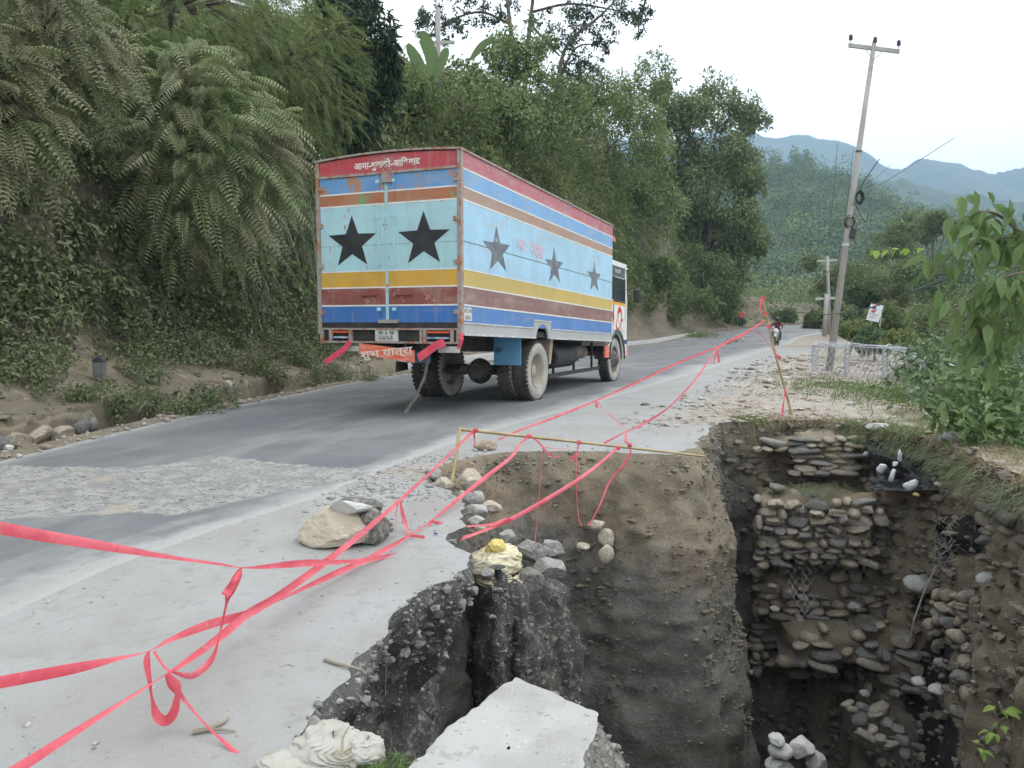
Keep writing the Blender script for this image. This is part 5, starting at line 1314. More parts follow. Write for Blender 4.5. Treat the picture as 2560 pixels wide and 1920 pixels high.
for (px, py, w, lb, m) in ((1613, 1014, 26, 'small black scrap lying on the dusty asphalt edge', BLACKP), (1915, 969, 18, 'small dark scrap beside the leaning bamboo pole', BLACKP), (971, 1314, 26, 'dark crumbly clod on the concrete beside the boulder', AGG), (974, 1327, 22, 'black crumbly clod nearer the tape loop beside the boulder', AGG), (1089, 1338, 12, 'tiny blue scrap on the concrete by the slab corner', mat('blue_scrap', (.03, .06, .30), None, 5, .5))):
    p = gp(px, py); rock('scrap', lb, 'rubbish', (p[0], p[1], p[2] + .012), (w * p[1] / FPX, w * p[1] / FPX * .7, w * p[1] / FPX * .4), int(px), m, .3, 8, 3, None, .12)

# --- twigs
WOOD = mat('dry_wood', (.36, .31, .25), (.27, .23, .18), 8, .9, 0, .4, 30)
def twig(label, pts, r, cat='stick', extra=()):
    b = MB(); P_ = np.array([gp(x, y) + np.array((0, 0, h)) for x, y, h in pts]); b.tube(P_, np.linspace(r, r * .5, len(P_)), 6)
    o = b.build('stick', WOOD); 
    if extra:
        b = MB()
        for e in extra:
            Q = np.array([gp(x, y) + np.array((0, 0, h)) for x, y, h in e]); b.tube(Q, np.linspace(r * .7, r * .3, len(Q)), 5)
        b.build('side_twig', WOOD, o)
    return tag(o, label, cat)
twig('splintered grey stick on the concrete under the lowest tape', [(482, 1838, .012), (525, 1832, .016), (560, 1812, .014), (570, 1800, .012)], .010, extra=([(515, 1833, .016), (555, 1833, .014), (590, 1834, .01)],))
twig('dry stick lying across the undercut slab edge', [(812, 1655, .012), (840, 1664, .012), (870, 1672, .014), (908, 1682, .01)], .010)
twig('thin dark twig on the concrete near the pit', [(700, 1672, .006), (720, 1666, .008), (736, 1670, .006)], .004)
b = MB(); q0 = at(963, 1620, 3.9); b.tube([q0, q0 + np.array((.004, 0, -.1)), q0 + np.array((-.003, 0, -.25))], .003, 5); tag(b.build('root', WOOD), 'thin pale root hanging in the undercut below the slab edge', 'root')
b = MB(); b.tube([at(2345, 1405, 9.2), at(2310, 1480, 9.15), at(2285, 1550, 9.1), at(2275, 1600, 9.1)], [.012, .012, .01, .008], 6); tag(b.build('branch', WOOD), 'long bare grey branch leaning over the black cleft', 'branch')

# --- bamboo rail and leaning pole
def bamboo(name, pts, r0, r1, parent=None):
    b = MB(); P_ = np.array(pts, float); k = 40
    s = np.linspace(0, 1, len(P_)); q = np.linspace(0, 1, k)
    C = np.stack([np.interp(q, s, P_[:, i]) for i in range(3)], 1)
    rr = np.linspace(r0, r1, k) * (1 + .16 * (np.abs(((q * 7.3) % 1) - .5) > .45))
    b.tube(C, rr, 10); return b.build(name, BAMBOO, parent, smooth=True)
RA, RB = at(1150, 1073, 7.75), at(1764, 1141, 8.62)
rail = empty('bamboo_rail', tuple(gp(1128, 1192))); tag(rail, 'low bamboo rail propped on a short post along the pit rim', 'rail')
ro = np.array(rail.location)
bamboo('cross_pole', [RA - ro, at(1400, 1100, 8.1) - ro, RB - ro], .017, .012, rail)
bamboo('post', [np.array((0, 0, -.1)), RA - ro + np.array((0, 0, .01))], .018, .015, rail)
LB = gp(1984, 1037); LT = at(1905, 742, LB[1] - .25)
lp = bamboo('bamboo_pole', [LB + np.array((0, 0, -.08)), (LB + LT) / 2 + np.array((-.03, 0, 0)), LT], .02, .016)
tag(lp, 'tall leaning bamboo pole with red tape knots at the far pit rim', 'pole')

# --- barrier tape
def catmull(P, n):
    P = np.vstack([2 * P[0] - P[1], P, 2 * P[-1] - P[-2]]); out = []
    for i in range(1, len(P) - 2):
        t_ = np.linspace(0, 1, n, endpoint=False)[:, None]
        a, b, c, d = P[i - 1], P[i], P[i + 1], P[i + 2]
        out.append(.5 * ((2 * b) + (-a + c) * t_ + (2 * a - 5 * b + 4 * c - d) * t_ ** 2 + (-a + 3 * b - 3 * c + d) * t_ ** 3))
    out.append(P[-2][None]); return np.vstack(out)
def tape(label, pts, parent=None, name='barrier_tape', w0=.036, n=10):
    """pts: (px, py, depth, width share, twist in degrees)"""
    A = np.array([(*at(p[0], p[1], p[2]), p[3], p[4]) for p in pts])
    C = catmull(A, n); P_, w, tw = C[:, :3], np.clip(C[:, 3], .06, 1.2), np.radians(C[:, 4])
    t_ = unit(np.gradient(P_, axis=0))
    view = unit(np.array((0, 0, CAMZ)) - P_)
    wd = unit(np.cross(t_, view)); nn_ = np.cross(wd, t_)
    wd = wd * np.cos(tw)[:, None] + nn_ * np.sin(tw)[:, None]
    nn_ = np.cross(wd, t_)
    h = (w0 / 2 * w)[:, None]
    fold = .012 * np.sin(np.linspace(0, 9, len(P_)))[:, None] * h / .025
    V = np.stack([P_ + wd * h, P_ + nn_ * fold, P_ - wd * h], 1)
    o = link(name, mesh_np(name, V.reshape(-1, 3), grid_faces(len(P_), 3), TAPE, True), parent)
    if label: tag(o, label, 'barrier tape', 'red barrier tapes')
    return o
tape('red tape running from the road past the torn knot to the middle of the rail', [(-260, 1262, 1.9, 1, 10), (0, 1320, 2.25, 1, 10), (260, 1365, 2.6, .95, 30), (420, 1392, 2.9, .75, 55), (560, 1412, 3.15, .5, 60), (603, 1419, 3.2, .2, 60), (650, 1418, 3.35, .5, 30), (760, 1408, 3.8, 1, 20), (900, 1400, 4.4, .7, 50), (960, 1375, 4.8, .9, 20), (1010, 1347, 5.2, .5, 0), (1076, 1304, 5.7, .3, 0), (1130, 1260, 6.1, .8, 0), (1205, 1200, 6.6, 1.0, 10), (1277, 1143, 7.3, .9, 20), (1300, 1110, 7.7, .6, 20), (1325, 1090, 8.0, .9, 0)])
tape('red tape sagging over the pit from the low knot to the far rail part', [(-240, 1752, 2.0, 1, 0), (0, 1706, 2.3, 1, 5), (180, 1672, 2.6, 1, 10), (300, 1645, 2.8, .6, 50), (372, 1628, 2.9, .2, 60), (430, 1598, 3.0, .7, 40), (520, 1562, 3.25, 1, 10), (621, 1534, 3.55, .9, 0), (672, 1512, 3.7, .6, 60), (760, 1470, 4.1, .8, 40), (860, 1424, 4.5, 1, 15), (930, 1398, 4.8, .8, 20), (1035, 1379, 5.2, .8, 15), (1131, 1353, 5.6, .9, 10), (1200, 1330, 5.95, .7, 40), (1277, 1298, 6.3, .9, 10), (1350, 1258, 6.7, 1.0, 0), (1446, 1199, 7.3, .95, 0), (1500, 1158, 7.7, .8, 10), (1545, 1119, 8.3, .8, 0)])
tape('long taut red tape running up to the near end of the bamboo rail', [(-30, 1962, 1.9, .75, 10), (60, 1912, 2.05, .8, 10), (200, 1822, 2.3, .7, 35), (330, 1740, 2.55, .45, 50), (412, 1688, 2.75, .25, 60), (440, 1672, 2.85, .5, 30), (540, 1600, 3.15, .9, 15), (621, 1534, 3.45, 1, 0), (700, 1487, 3.7, 1, 0), (840, 1385, 4.4, 1, 0), (944, 1300, 5.1, .85, 10), (1000, 1250, 5.6, .7, 20), (1100, 1160, 6.8, .7, 35), (1160, 1100, 7.6, .7, 20), (1190, 1073, 7.8, 1, 0)])
tape('torn red tape end twisting down from the knot in front of the asphalt', [(603, 1419, 3.2, .2, 0), (594, 1440, 3.18, .9, 10), (576, 1478, 3.15, 1, 20), (566, 1510, 3.15, .6, 60), (555, 1560, 3.1, .5, 60), (548, 1590, 3.05, .2, 50), (538, 1630, 3.0, .5, 40), (520, 1660, 2.95, .7, 20), (480, 1689, 2.85, .7, 20), (430, 1680, 2.8, .25, 30)])
tape('torn red flap beside the hanging knot in front of the asphalt', [(600, 1428, 3.18, .3, 0), (586, 1455, 3.12, .8, 10), (570, 1478, 3.1, .9, 0), (561, 1490, 3.08, .9, 0)])
tape('red tape loop hanging lowest in front of the bare concrete', [(372, 1628, 2.9, .2, 0), (367, 1655, 2.88, .7, 20), (375, 1710, 2.85, .6, 50), (380, 1745, 2.84, .4, 50), (392, 1788, 2.82, .9, 10), (415, 1802, 2.80, 1, 0), (435, 1780, 2.79, .9, 10), (444, 1735, 2.78, .7, 40), (440, 1712, 2.77, .9, 20), (418, 1685, 2.76, .5, 20)])
tape('thin red tape link between the two lowest knots', [(385, 1628, 2.9, .3, 0), (395, 1645, 2.87, .3, 40), (412, 1668, 2.82, .3, 40), (428, 1680, 2.8, .3, 20)])
tape('red tape tail running down to the ground by the splintered stick', [(418, 1685, 2.77, .5, 0), (432, 1710, 2.8, 1, 10), (452, 1738, 2.85, .6, 40), (490, 1785, 2.85, .35, 50), (520, 1818, 2.8, .25, 40), (555, 1850, 2.75, .35, 20), (590, 1882, 2.7, .5, 10), (640, 1912, 2.68, .7, 0)])
tape('red tape link in an upside-down V beside the boulder', [(997, 1255, 5.55, .3, 0), (991, 1275, 5.5, .3, 50), (990, 1310, 5.45, .25, 60), (988, 1345, 5.4, .2, 60)])
tape('broad red strip hanging from the taut tape beside the boulder', [(1001, 1255, 5.6, .3, 0), (1008, 1290, 5.55, .8, 10), (1016, 1320, 5.5, .7, 20), (1018, 1340, 5.45, .3, 30)])
tape('small red tape bow on the concrete beside the pit corner', [(1076, 1306, 5.7, .3, 0), (1076, 1335, 5.6, .5, 40), (1066, 1358, 5.5, .3, 50), (1050, 1363, 5.4, .5, 20), (1030, 1355, 5.4, .5, 20), (1016, 1342, 5.4, .4, 20), (1035, 1340, 5.35, .5, 0), (1062, 1343, 5.3, .6, 0)])
tape('slack red tape joining two sagging tapes above the yellow sack', [(1078, 1303, 5.7, .4, 0), (1105, 1310, 5.75, .9, 20), (1135, 1317, 5.8, .6, 50), (1190, 1314, 5.95, .5, 40), (1235, 1310, 6.1, .7, 20), (1262, 1300, 6.2, .9, 10), (1280, 1298, 6.3, .5, 10)])
# tapes beyond the rail
tape('far red tape from behind the oblong rock up to the leaning pole', [(1246, 1099, 8.95, .5, 10), (1300, 1075, 9.1, .6, 20), (1369, 1050, 9.4, .8, 10), (1440, 1022, 9.8, .8, 10), (1490, 1002, 10.1, .6, 10), (1600, 952, 10.5, .75, 10), (1700, 905, 10.9, .8, 10), (1790, 868, 11.2, .7, 10), (1850, 838, 11.4, .6, 10), (1905, 808, 11.65, .7, 0)])
tape('upper red tape sagging from the leaning pole down to the rail', [(1912, 800, 11.65, .5, 0), (1850, 842, 11.3, .8, 10), (1793, 873, 11.0, .5, 10), (1740, 948, 10.5, .7, 10), (1670, 1020, 9.9, .6, 30), (1600, 1064, 9.3, .7, 10), (1565, 1079, 9.0, .3, 10), (1510, 1108, 8.75, .7, 10)])
tape('thin red tape dropping from the far tape to the knot above the rail', [(1490, 1002, 10.1, .4, 0), (1515, 1030, 9.8, .3, 40), (1545, 1055, 9.4, .3, 40), (1566, 1078, 9.0, .3, 30)])
tape('red streamer pair hanging from the far tape over the asphalt', [(1793, 872, 11.0, .5, 0), (1796, 895, 10.98, .9, 0), (1798, 906, 10.97, .9, 0)])
tape('narrow red streamer hanging beside the pair over the asphalt', [(1793, 872, 11.0, .4, 0), (1787, 895, 10.97, .5, 30), (1785, 910, 10.96, .4, 30)])
tape('short red streamer hanging from the far tape in front of the truck', [(1490, 1002, 10.1, .4, 0), (1491, 1014, 10.05, .8, 0), (1494, 1018, 10.05, .6, 0)])
tape('short red tape running from the sagging tape down to the pole knot', [(1890, 825, 11.5, .4, 0), (1915, 852, 11.6, .3, 40), (1945, 893, 11.75, .4, 20)])
tape('red tape tail at the top of the leaning pole', [(1905, 746, 11.7, .8, 0), (1902, 762, 11.65, .9, 0), (1900, 778, 11.63, .5, 20)])
tape('long red tail hanging low from the leaning pole', [(1962, 972, 11.85, .6, 0), (1960, 1000, 11.75, .5, 20), (1957, 1020, 11.7, .7, 0), (1954, 1050, 11.65, .7, 0)])
for (px, py) in ((1913, 784), (1922, 816), (1946, 892), (1908, 745)):
    o = tape(None, [(px - 5, py - 3, 11.66, 1, 0), (px, py, 11.64, 1, 0), (px + 5, py + 4, 11.66, 1, 0)], lp, 'tape_knot', .045, 4)
# hanging from the rail
tape('longest red tape end hanging straight down from the rail onto the soil face', [(1325, 1088, 8.0, .5, 0), (1357, 1118, 7.95, .5, 20), (1355, 1150, 7.9, .3, 60), (1347, 1250, 7.5, .28, 60), (1340, 1330, 7.2, .28, 60), (1333, 1384, 7.0, .3, 50)])
tape('red streamer fluttering between two rail knots', [(1357, 1118, 7.95, .3, 0), (1372, 1135, 7.9, .6, 10), (1386, 1142, 7.9, .4, 10), (1400, 1145, 7.9, .2, 10)])
tape('thin pink strand stretched level just under the rail', [(1357, 1118, 7.95, .3, 20), (1385, 1121, 8.0, .2, 40), (1420, 1123, 8.0, .12, 40)])
tape('red tape U hanging from the rail to the tan rock in the soil face', [(1447, 1106, 8.12, .5, 0), (1442, 1140, 8.05, .35, 40), (1441, 1220, 7.9, .3, 50), (1447, 1295, 7.8, .3, 50), (1456, 1316, 7.78, .25, 40)])
tape('small red bow on the middle of the rail', [(1447, 1133, 8.05, .4, 0), (1436, 1140, 8.0, .7, 0), (1421, 1143, 8.0, .3, 0)])
tape('small torn red scrap below the bow on the rail', [(1440, 1138, 8.05, .5, 0), (1432, 1150, 8.0, .6, 0), (1427, 1156, 8.0, .4, 0)])
tape('pink tape sloping from the far rail knot down to the tan rock', [(1577, 1130, 8.4, .6, 0), (1562, 1158, 8.3, .7, 10), (1525, 1202, 8.2, .6, 20), (1505, 1250, 8.05, .5, 20), (1485, 1292, 7.95, .4, 20), (1470, 1314, 7.9, .6, 0)])
tape('red strip dropping from the far tape onto the rail knot', [(1567, 1079, 9.0, .4, 0), (1564, 1095, 8.8, .8, 0), (1563, 1104, 8.7, .6, 0), (1574, 1112, 8.5, .5, 0), (1577, 1130, 8.4, .5, 0)])
tape('dark red strip hanging from the rail before the oblong rock', [(1184, 1076, 7.82, .7, 0), (1186, 1094, 7.8, .5, 20), (1187, 1112, 7.78, .3, 20)])
for (px, py, Y) in ((1190, 1076, 7.78), (1322, 1090, 7.98), (1447, 1106, 8.16), (1574, 1112, 8.33), (1545, 1119, 8.28)):
    q = at(px, py, Y) - ro
    b = MB(); b.lathe([(.019, -.02), (.024, -.008), (.024, .012), (.019, .022)], 10, 'x', tuple(q)); b.build('tape_knot', TAPE, rail)
# ================================================================ PLANTS
T_DIAMOND = (np.array([(0, 0, 0), (.5, .42, .07), (0, 1, -.10), (-.5, .42, .07)]), np.array([(0, 1, 2, 3)]))
T_BROAD = (np.array([(0, 0, 0), (.34, .16, .05), (.5, .42, .08), (.3, .75, .0), (0, 1.0, -.2), (-.3, .75, .0), (-.5, .42, .08), (-.34, .16, .05), (0, .45, -.03)]),
           np.array([(0, 1, 8, 8), (1, 2, 8, 8), (2, 3, 8, 8), (3, 4, 8, 8), (4, 5, 8, 8), (5, 6, 8, 8), (6, 7, 8, 8), (7, 0, 8, 8)])[:, :3])
T_OVAL = (np.array([(0, 0, 0), (.42, .3, .07), (.36, .65, .03), (0, 1, -.16), (-.36, .65, .03), (-.42, .3, .07)]), np.array([(0, 1, 2, 3), (0, 3, 4, 5)]))
def leafset(P, D, N, L, Wd, tm=T_DIAMOND):
    V, F = tm; n = len(P); k = len(V)
    D = unit(D); N = unit(N - D * np.sum(N * D, 1, keepdims=True)); S = np.cross(D, N)
    L = np.broadcast_to(L, (n,)); Wd = np.broadcast_to(Wd, (n,))
    X = P[:, None] + S[:, None] * (V[None, :, 0:1] * Wd[:, None, None]) + D[:, None] * (V[None, :, 1:2] * L[:, None, None]) + N[:, None] * (V[None, :, 2:3] * L[:, None, None])
    return X.reshape(-1, 3), (F[None] + (np.arange(n) * k)[:, None, None]).reshape(-1, F.shape[1])
def clumps(C, Rr, out, per, L, wr=.5, droop=.4, seed=0, tm=T_DIAMOND, lv=.35, shell=.55, face=.5):
    """leaves on the outer part of many small clumps; out: each clump's outward direction"""
    r_ = np.random.default_rng(seed); n = len(C) * per
    C_ = np.repeat(C, per, 0); R_ = np.repeat(np.broadcast_to(Rr, (len(C),) if np.ndim(Rr) < 2 else Rr.shape), per, 0)
    if R_.ndim == 1: R_ = R_[:, None]
    O_ = np.repeat(out, per, 0)
    u = unit(r_.normal(size=(n, 3)) + O_ * face)
    P = C_ + u * R_ * (shell + (1 - shell) * r_.random((n, 1)))
    nrm = unit(u * .8 + np.array((0, 0, .55)) + r_.normal(size=(n, 3)) * .45)
    d = r_.normal(size=(n, 3)) * .7 + u * .5 + np.array((0, 0, -droop))
    LL = L * r_.uniform(1 - lv, 1 + lv, n)
    return leafset(P, d, nrm, LL, LL * wr * r_.uniform(.8, 1.2, n), tm)
def fronds(P, D, L, pairs, ll, lw, droop=.5, curl=.5, seed=0, swept=.35):
    """pinnate leaves: a drooping midrib with pairs of curved leaflets"""
    r_ = np.random.default_rng(seed); n = len(P)
    L = np.broadcast_to(L, (n,)); D = unit(D)
    t = (np.arange(pairs) + .6) / pairs
    dn = np.array((0, 0, -1.))
    Q = P[:, None] + D[:, None] * (L[:, None] * t)[..., None] + dn * (L[:, None] * droop * t ** 2)[..., None]
    Td = unit(D[:, None] + dn * (2 * droop * t)[None, :, None])
    up = np.array((0, 0, 1.)) + r_.normal(size=(n, 3)) * .25
    S = unit(np.cross(Td, up[:, None])); N = np.cross(S, Td)
    prof = (np.sin(np.pi * np.clip(t * .9 + .12, 0, 1)) ** .6)[None] * (L / np.mean(L))[:, None]
    out = []
    for sg in (-1, 1):
        d0 = unit(S * sg + Td * swept + N * .12)
        lk = ll * prof * r_.uniform(.85, 1.15, (n, pairs))
        b = Q; mid = Q + d0 * (lk * .55)[..., None] - N * (lk * .06 * curl)[..., None]
        tip = Q + d0 * (lk * .92)[..., None] - N * (lk * .55 * curl)[..., None] + dn * (lk * .15 * curl)[..., None]
        w = Td * (lw * prof)[..., None]
        out.append(np.stack([b, mid + w * .5, tip, mid - w * .5], 2))
    A = np.stack(out, 2).reshape(-1, 3)
    F = np.arange(len(A)).reshape(-1, 4)
    # midrib
    ns = 5; ts = np.linspace(0, 1, ns)
    M = P[:, None] + D[:, None] * (L[:, None] * ts)[..., None] + dn * (L[:, None] * droop * ts ** 2)[..., None]
    Sd = unit(np.cross(D, up))[:, None] * .004
    rib = np.stack([M - Sd, M + Sd], 2).reshape(-1, 3)
    base = len(A) + (np.arange(n) * ns * 2)[:, None] + (np.arange(ns - 1) * 2)[None]
    FR = np.stack([base, base + 1, base + 3, base + 2], -1).reshape(-1, 4)
    return np.vstack([A, rib]), np.vstack([F, FR])
def join(parts):
    Vs, Fs, o = [], [], 0
    for V, F in parts:
        Vs.append(V); Fs.append(F + o); o += len(V)
    ks = {}
    for f in Fs: ks.setdefault(f.shape[1], []).append(f)
    return np.vstack(Vs), [np.vstack(v) for v in ks.values()]
def plant(name, parts, m, parent=None, smooth=False):
    V, F = join(parts)
    return link(name, mesh_np(name, V, F, m, smooth), parent)
def blades(P, D, L, w, droop=.8, seed=0, seg=4):
    """long arching grass blades"""
    r_ = np.random.default_rng(seed); n = len(P); t = np.linspace(0, 1, seg + 1)
    L = np.broadcast_to(L, (n,)); D = unit(D)
    Q = P[:, None] + D[:, None] * (L[:, None] * t)[..., None] + np.array((0, 0, -1.)) * (L[:, None] * droop * t ** 2.2)[..., None]
    S = unit(np.cross(D, np.array((0, 0, 1.)) + r_.normal(size=(n, 3)) * .5))
    W_ = (w * (1 - t ** 1.5) + .0008)[None, :, None]
    V = np.stack([Q - S[:, None] * W_ / 2, Q + S[:, None] * W_ / 2], 2).reshape(-1, 3)
    b = (np.arange(n) * (seg + 1) * 2)[:, None] + (np.arange(seg) * 2)[None]
    return V, np.stack([b, b + 1, b + 3, b + 2], -1).reshape(-1, 4)

BARK = mat('bark', (.16, .13, .10), (.10, .085, .07), 6, .95, 0, .6, 20, spots=((.24, .21, .17), 5, .6))
L_FERN = leaf_mat('dusty_frond', (.235, .245, .13), (.33, .325, .19), (.20, .26, .105), .25)
L_FERN2 = leaf_mat('brownish_frond', (.19, .19, .095), (.27, .25, .135), (.17, .20, .085), .25)
L_FINE = leaf_mat('yellow_green_leaf', (0.187, 0.230, 0.078), (0.254, 0.290, 0.109), (0.145, 0.206, 0.072), .3)
L_DARK = leaf_mat('dark_leaf', (.035, .055, .03), (.065, .09, .05), (.05, .075, .04), .15, .4)
L_BROAD = leaf_mat('dusty_broad_leaf', (0.186, 0.214, 0.110), (0.276, 0.283, 0.158), (0.158, 0.206, 0.090), .2)
L_UNDER = leaf_mat('dusty_undergrowth', (.13, .16, .075), (.25, .265, .15), (.15, .19, .08), .2)
L_VINE = leaf_mat('vine_leaf', (0.160, 0.214, 0.073), (0.271, 0.315, 0.122), (0.131, 0.180, 0.069), .25)
L_SPRAY = leaf_mat('feather_spray', (0.175, 0.219, 0.076), (0.264, 0.299, 0.114), (0.140, 0.186, 0.070), .25)
L_GRASS = leaf_mat('grey_green_blade', (0.161, 0.184, 0.115), (0.241, 0.259, 0.172), None, .25)
L_TREE = leaf_mat('tree_leaf', (0.121, 0.165, 0.059), (0.213, 0.248, 0.097), (0.158, 0.198, 0.075), .25)
L_TREE2 = leaf_mat('pale_tree_leaf', (0.160, 0.212, 0.068), (0.233, 0.273, 0.099), (0.131, 0.177, 0.062), .25)  # paler, yellower green than the plain tree leaves
L_WOOD = leaf_mat('forest_leaf', (0.068, 0.120, 0.053), (0.150, 0.203, 0.090), (0.090, 0.150, 0.068), .15)
L_NEAR = leaf_mat('big_green_leaf', (.13, .21, .075), (.21, .29, .11), (.16, .25, .09), .4, .45)
L_LIGHT = leaf_mat('fresh_leaf', (.26, .40, .07), (.33, .46, .10), None, .45)
L_HERB = leaf_mat('green_herb', (0.099, 0.165, 0.055), (0.165, 0.231, 0.088), None, .25)
L_DRY = leaf_mat('dry_grass', (.34, .27, .16), (.42, .34, .21), (.27, .23, .13), .2)
L_GREEN = leaf_mat('fresh_grass', (.10, .19, .045), (.17, .25, .07), (.13, .17, .06), .3)

def bank_pick(y0, y1, h0, h1, n, seed, bias=None):
    """random spots on the bank between two depths and two heights above the road"""
    r_ = np.random.default_rng(seed)
    i0, i1 = np.searchsorted(bs_y, (y0, y1)); hgt = BZ[i0:i1] - gz(bx[i0:i1], bs_y[i0:i1])[:, None]
    dA = np.linalg.norm(np.cross(np.gradient(bankV, axis=0), np.gradient(bankV, axis=1)), axis=-1)[i0:i1]
    w = dA * (hgt > h0) * (hgt < h1)
    if bias is not None: w = w * bias(bankV[i0:i1])
    k = r_.choice(w.size, n, p=(w / w.sum()).ravel())
    a, b = np.unravel_index(k, w.shape)
    P = bankV[i0:i1][a, b] + r_.normal(0, .12, (n, 3)); N = bankN[i0:i1][a, b]
    return P, N
# --- undergrowth on the near bank: small herbs below, leafier above
parts = []
def herb_gap(v): return np.clip(fbm(v * .55, 3, 61) * 1.5 + .75 + (v[..., 2] - .9) * 1.6, .03, 1)
P_, N_ = bank_pick(4, 34, .42, 2.2, 2300, 1, herb_gap); parts.append(clumps(P_ + N_ * .05, rng.uniform(.14, .34, 2300), N_ + (0, 0, .5), 48, .075, .6, .2, 2))
P_, N_ = bank_pick(4, 32, 1.2, 8.5, 2000, 3); parts.append(clumps(P_ + N_ * .12, rng.uniform(.25, .55, 2000), N_, 56, .12, .55, .5, 4))
o = plant('bank_undergrowth', parts, L_UNDER); tag(o, kind='stuff')
parts = []
P_, N_ = bank_pick(30, 92, 1.9, 13, 1500, 5, lambda v: np.where(v[..., 2] < 4.2, np.clip(fbm(v * .25, 3, 63) * 2.5 + .2 + (v[..., 1] > 58) * 1.0, 0, 1), 1)); parts.append(clumps(P_ + N_ * .2, rng.uniform(.5, 1.0, 1500), N_, 60, .19, .55, .5, 6))
o = plant('bank_undergrowth', parts, L_VINE); tag(o, kind='stuff')
parts = []
P_, N_ = bank_pick(66, 116, .3, 16, 1000, 9); parts.append(clumps(P_ + N_ * .2, rng.uniform(.7, 1.4, 1000), N_, 44, .26, .55, .5, 10))
o = plant('bank_undergrowth', parts, L_TREE2); tag(o, kind='stuff')
# dry stems and grass among it
P_, N_ = bank_pick(5, 30, .7, 7, 2600, 7); o = plant('bank_grass', [blades(P_, N_ * .5 + rng.normal(0, .35, (2600, 3)) + (0, 0, .8), rng.uniform(.25, .6, 2600), .008, .9, 8)], L_GRASS); tag(o, kind='stuff')

# --- broad-leaved plants standing out of the undergrowth: a stem with a whorl of big leaves
def big_leaf_plant(name, label, p, n, L, m, seed, spread=.3, height=.5, group=None, tm=T_BROAD, cat='shrub', wr=.55):
    r_ = np.random.default_rng(seed); e = empty(name, tuple(p)); tag(e, label, cat, group)
    b = MB(); nst = max(2, n // 9); tips = []
    for k in range(nst):
        d = np.array((r_.normal() * spread, r_.normal() * spread, height * r_.uniform(.6, 1.1))); d[1] -= spread * .7
        b.tube([(0, 0, 0), d * .5 + (0, 0, .04), d], [.012, .009, .006], 5); tips.append(d)
    b.build('stem', BARK, e)
    tips = np.array(tips); k = r_.integers(0, nst, n)
    P = tips[k] * r_.uniform(.65, 1.0, (n, 1)); az = r_.uniform(0, 6.28, n)
    D = np.stack([np.cos(az), np.sin(az) - .35, r_.uniform(-.75, .15, n)], 1)
    N = np.stack([np.cos(az) * .3, np.sin(az) * .3 - .4, np.ones(n)], 1) + r_.normal(0, .2, (n, 3))
    LL = L * r_.uniform(.7, 1.15, n)
    V, F = leafset(P + unit(D) * .03, D, N, LL, LL * wr, tm)
    link('leaves', mesh_np('leaves', V, F, m, True), e)
    return e
big = [(215, 600, 36, .26, 'large-leaved plant highest on the left of the bank below the feathery tree'), (40, 500, 24, .24, 'large-leaved plant at the picture edge under the brownish fronds'), (190, 570, 16, .25, None), (165, 690, 20, .22, 'yellowish large-leaved plant low on the bank under the feathery tree'), (290, 740, 26, .19, 'large-leaved plant right above the milestone'), (120, 760, 22, .15, 'dusty broad-leaved plant left of the milestone'), (120, 840, 30, .12, 'silvery broad-leaved plant beside the milestone'), (350, 760, 16, .16, 'pale broad-leaved plant under the drooping frond tips'), (60, 840, 20, .12, 'leafy plant at the picture edge above the dirt ledge'), (250, 690, 14, .17, 'small yellow-green plant under the feathery tree'), (450, 800, 16, .13, 'leafy plant low on the bank right of the milestone'), (520, 760, 14, .13, 'small broad-leaved plant under the hanging grass')]
for k, (px, py, n, L, lb) in enumerate(big):
    if lb is None: continue
    q = bank_hit(px, py + 30, .38)
    big_leaf_plant('broad_leaf_plant', lb, q, n, L, L_BROAD, 400 + k, .22, .38, 'broad-leaved plants on the bank')
# weeds on the ledge across the road
for k, (px, py, w, lb) in enumerate(((190, 985, 70, 'bushy weed on the dirt ledge above the round drain stones'), (290, 1000, 80, 'dense weed hanging into the drain below the milestone'), (380, 1010, 80, 'dark weed in the middle of the drain edge'), (455, 1015, 70, 'spreading weed at the drain edge left of the pale torn sack'), (520, 1010, 60, 'grassy weed at the drain edge beside the pale torn sack'), (330, 930, 60, 'tall weed between milestone and dirt ledge'), (640, 925, 70, 'weed on the dirt ledge right of the pale torn sack'), (700, 960, 60, 'low weed in front of the ledge near the truck'), (800, 930, 80, 'dark weed behind the truck tail lamps'), (880, 940, 70, 'dark weed behind the truck rear wheel'), (740, 900, 60, 'small weed under the bank left of the truck'))):
    q = bank_hit(px, py, .06); Y = q[1]; e = empty('weed', tuple(q)); tag(e, lb, 'weed', 'weeds along the far drain')
    r_ = np.random.default_rng(430 + k); rr = w * Y / FPX
    C = r_.normal(0, 1, (16, 3)) * np.array((rr * .45, rr * .35, rr * .25)) + (0, 0, -.02)
    V, F = clumps(C, np.full(16, rr * .3), np.tile((0, -.4, .8), (16, 1)), 60, .07, .45, .35, 450 + k)
    V2_, F2_ = blades(r_.normal(0, rr * .35, (90, 3)) * (1, 1, .3), r_.normal(0, .5, (90, 3)) + (0, -.5, .5), r_.uniform(.15, .35, 90), .008, 1.0, k)
    link('leaves', mesh_np('leaves', *join([(V, F), (V2_, F2_)]), L_UNDER), e)

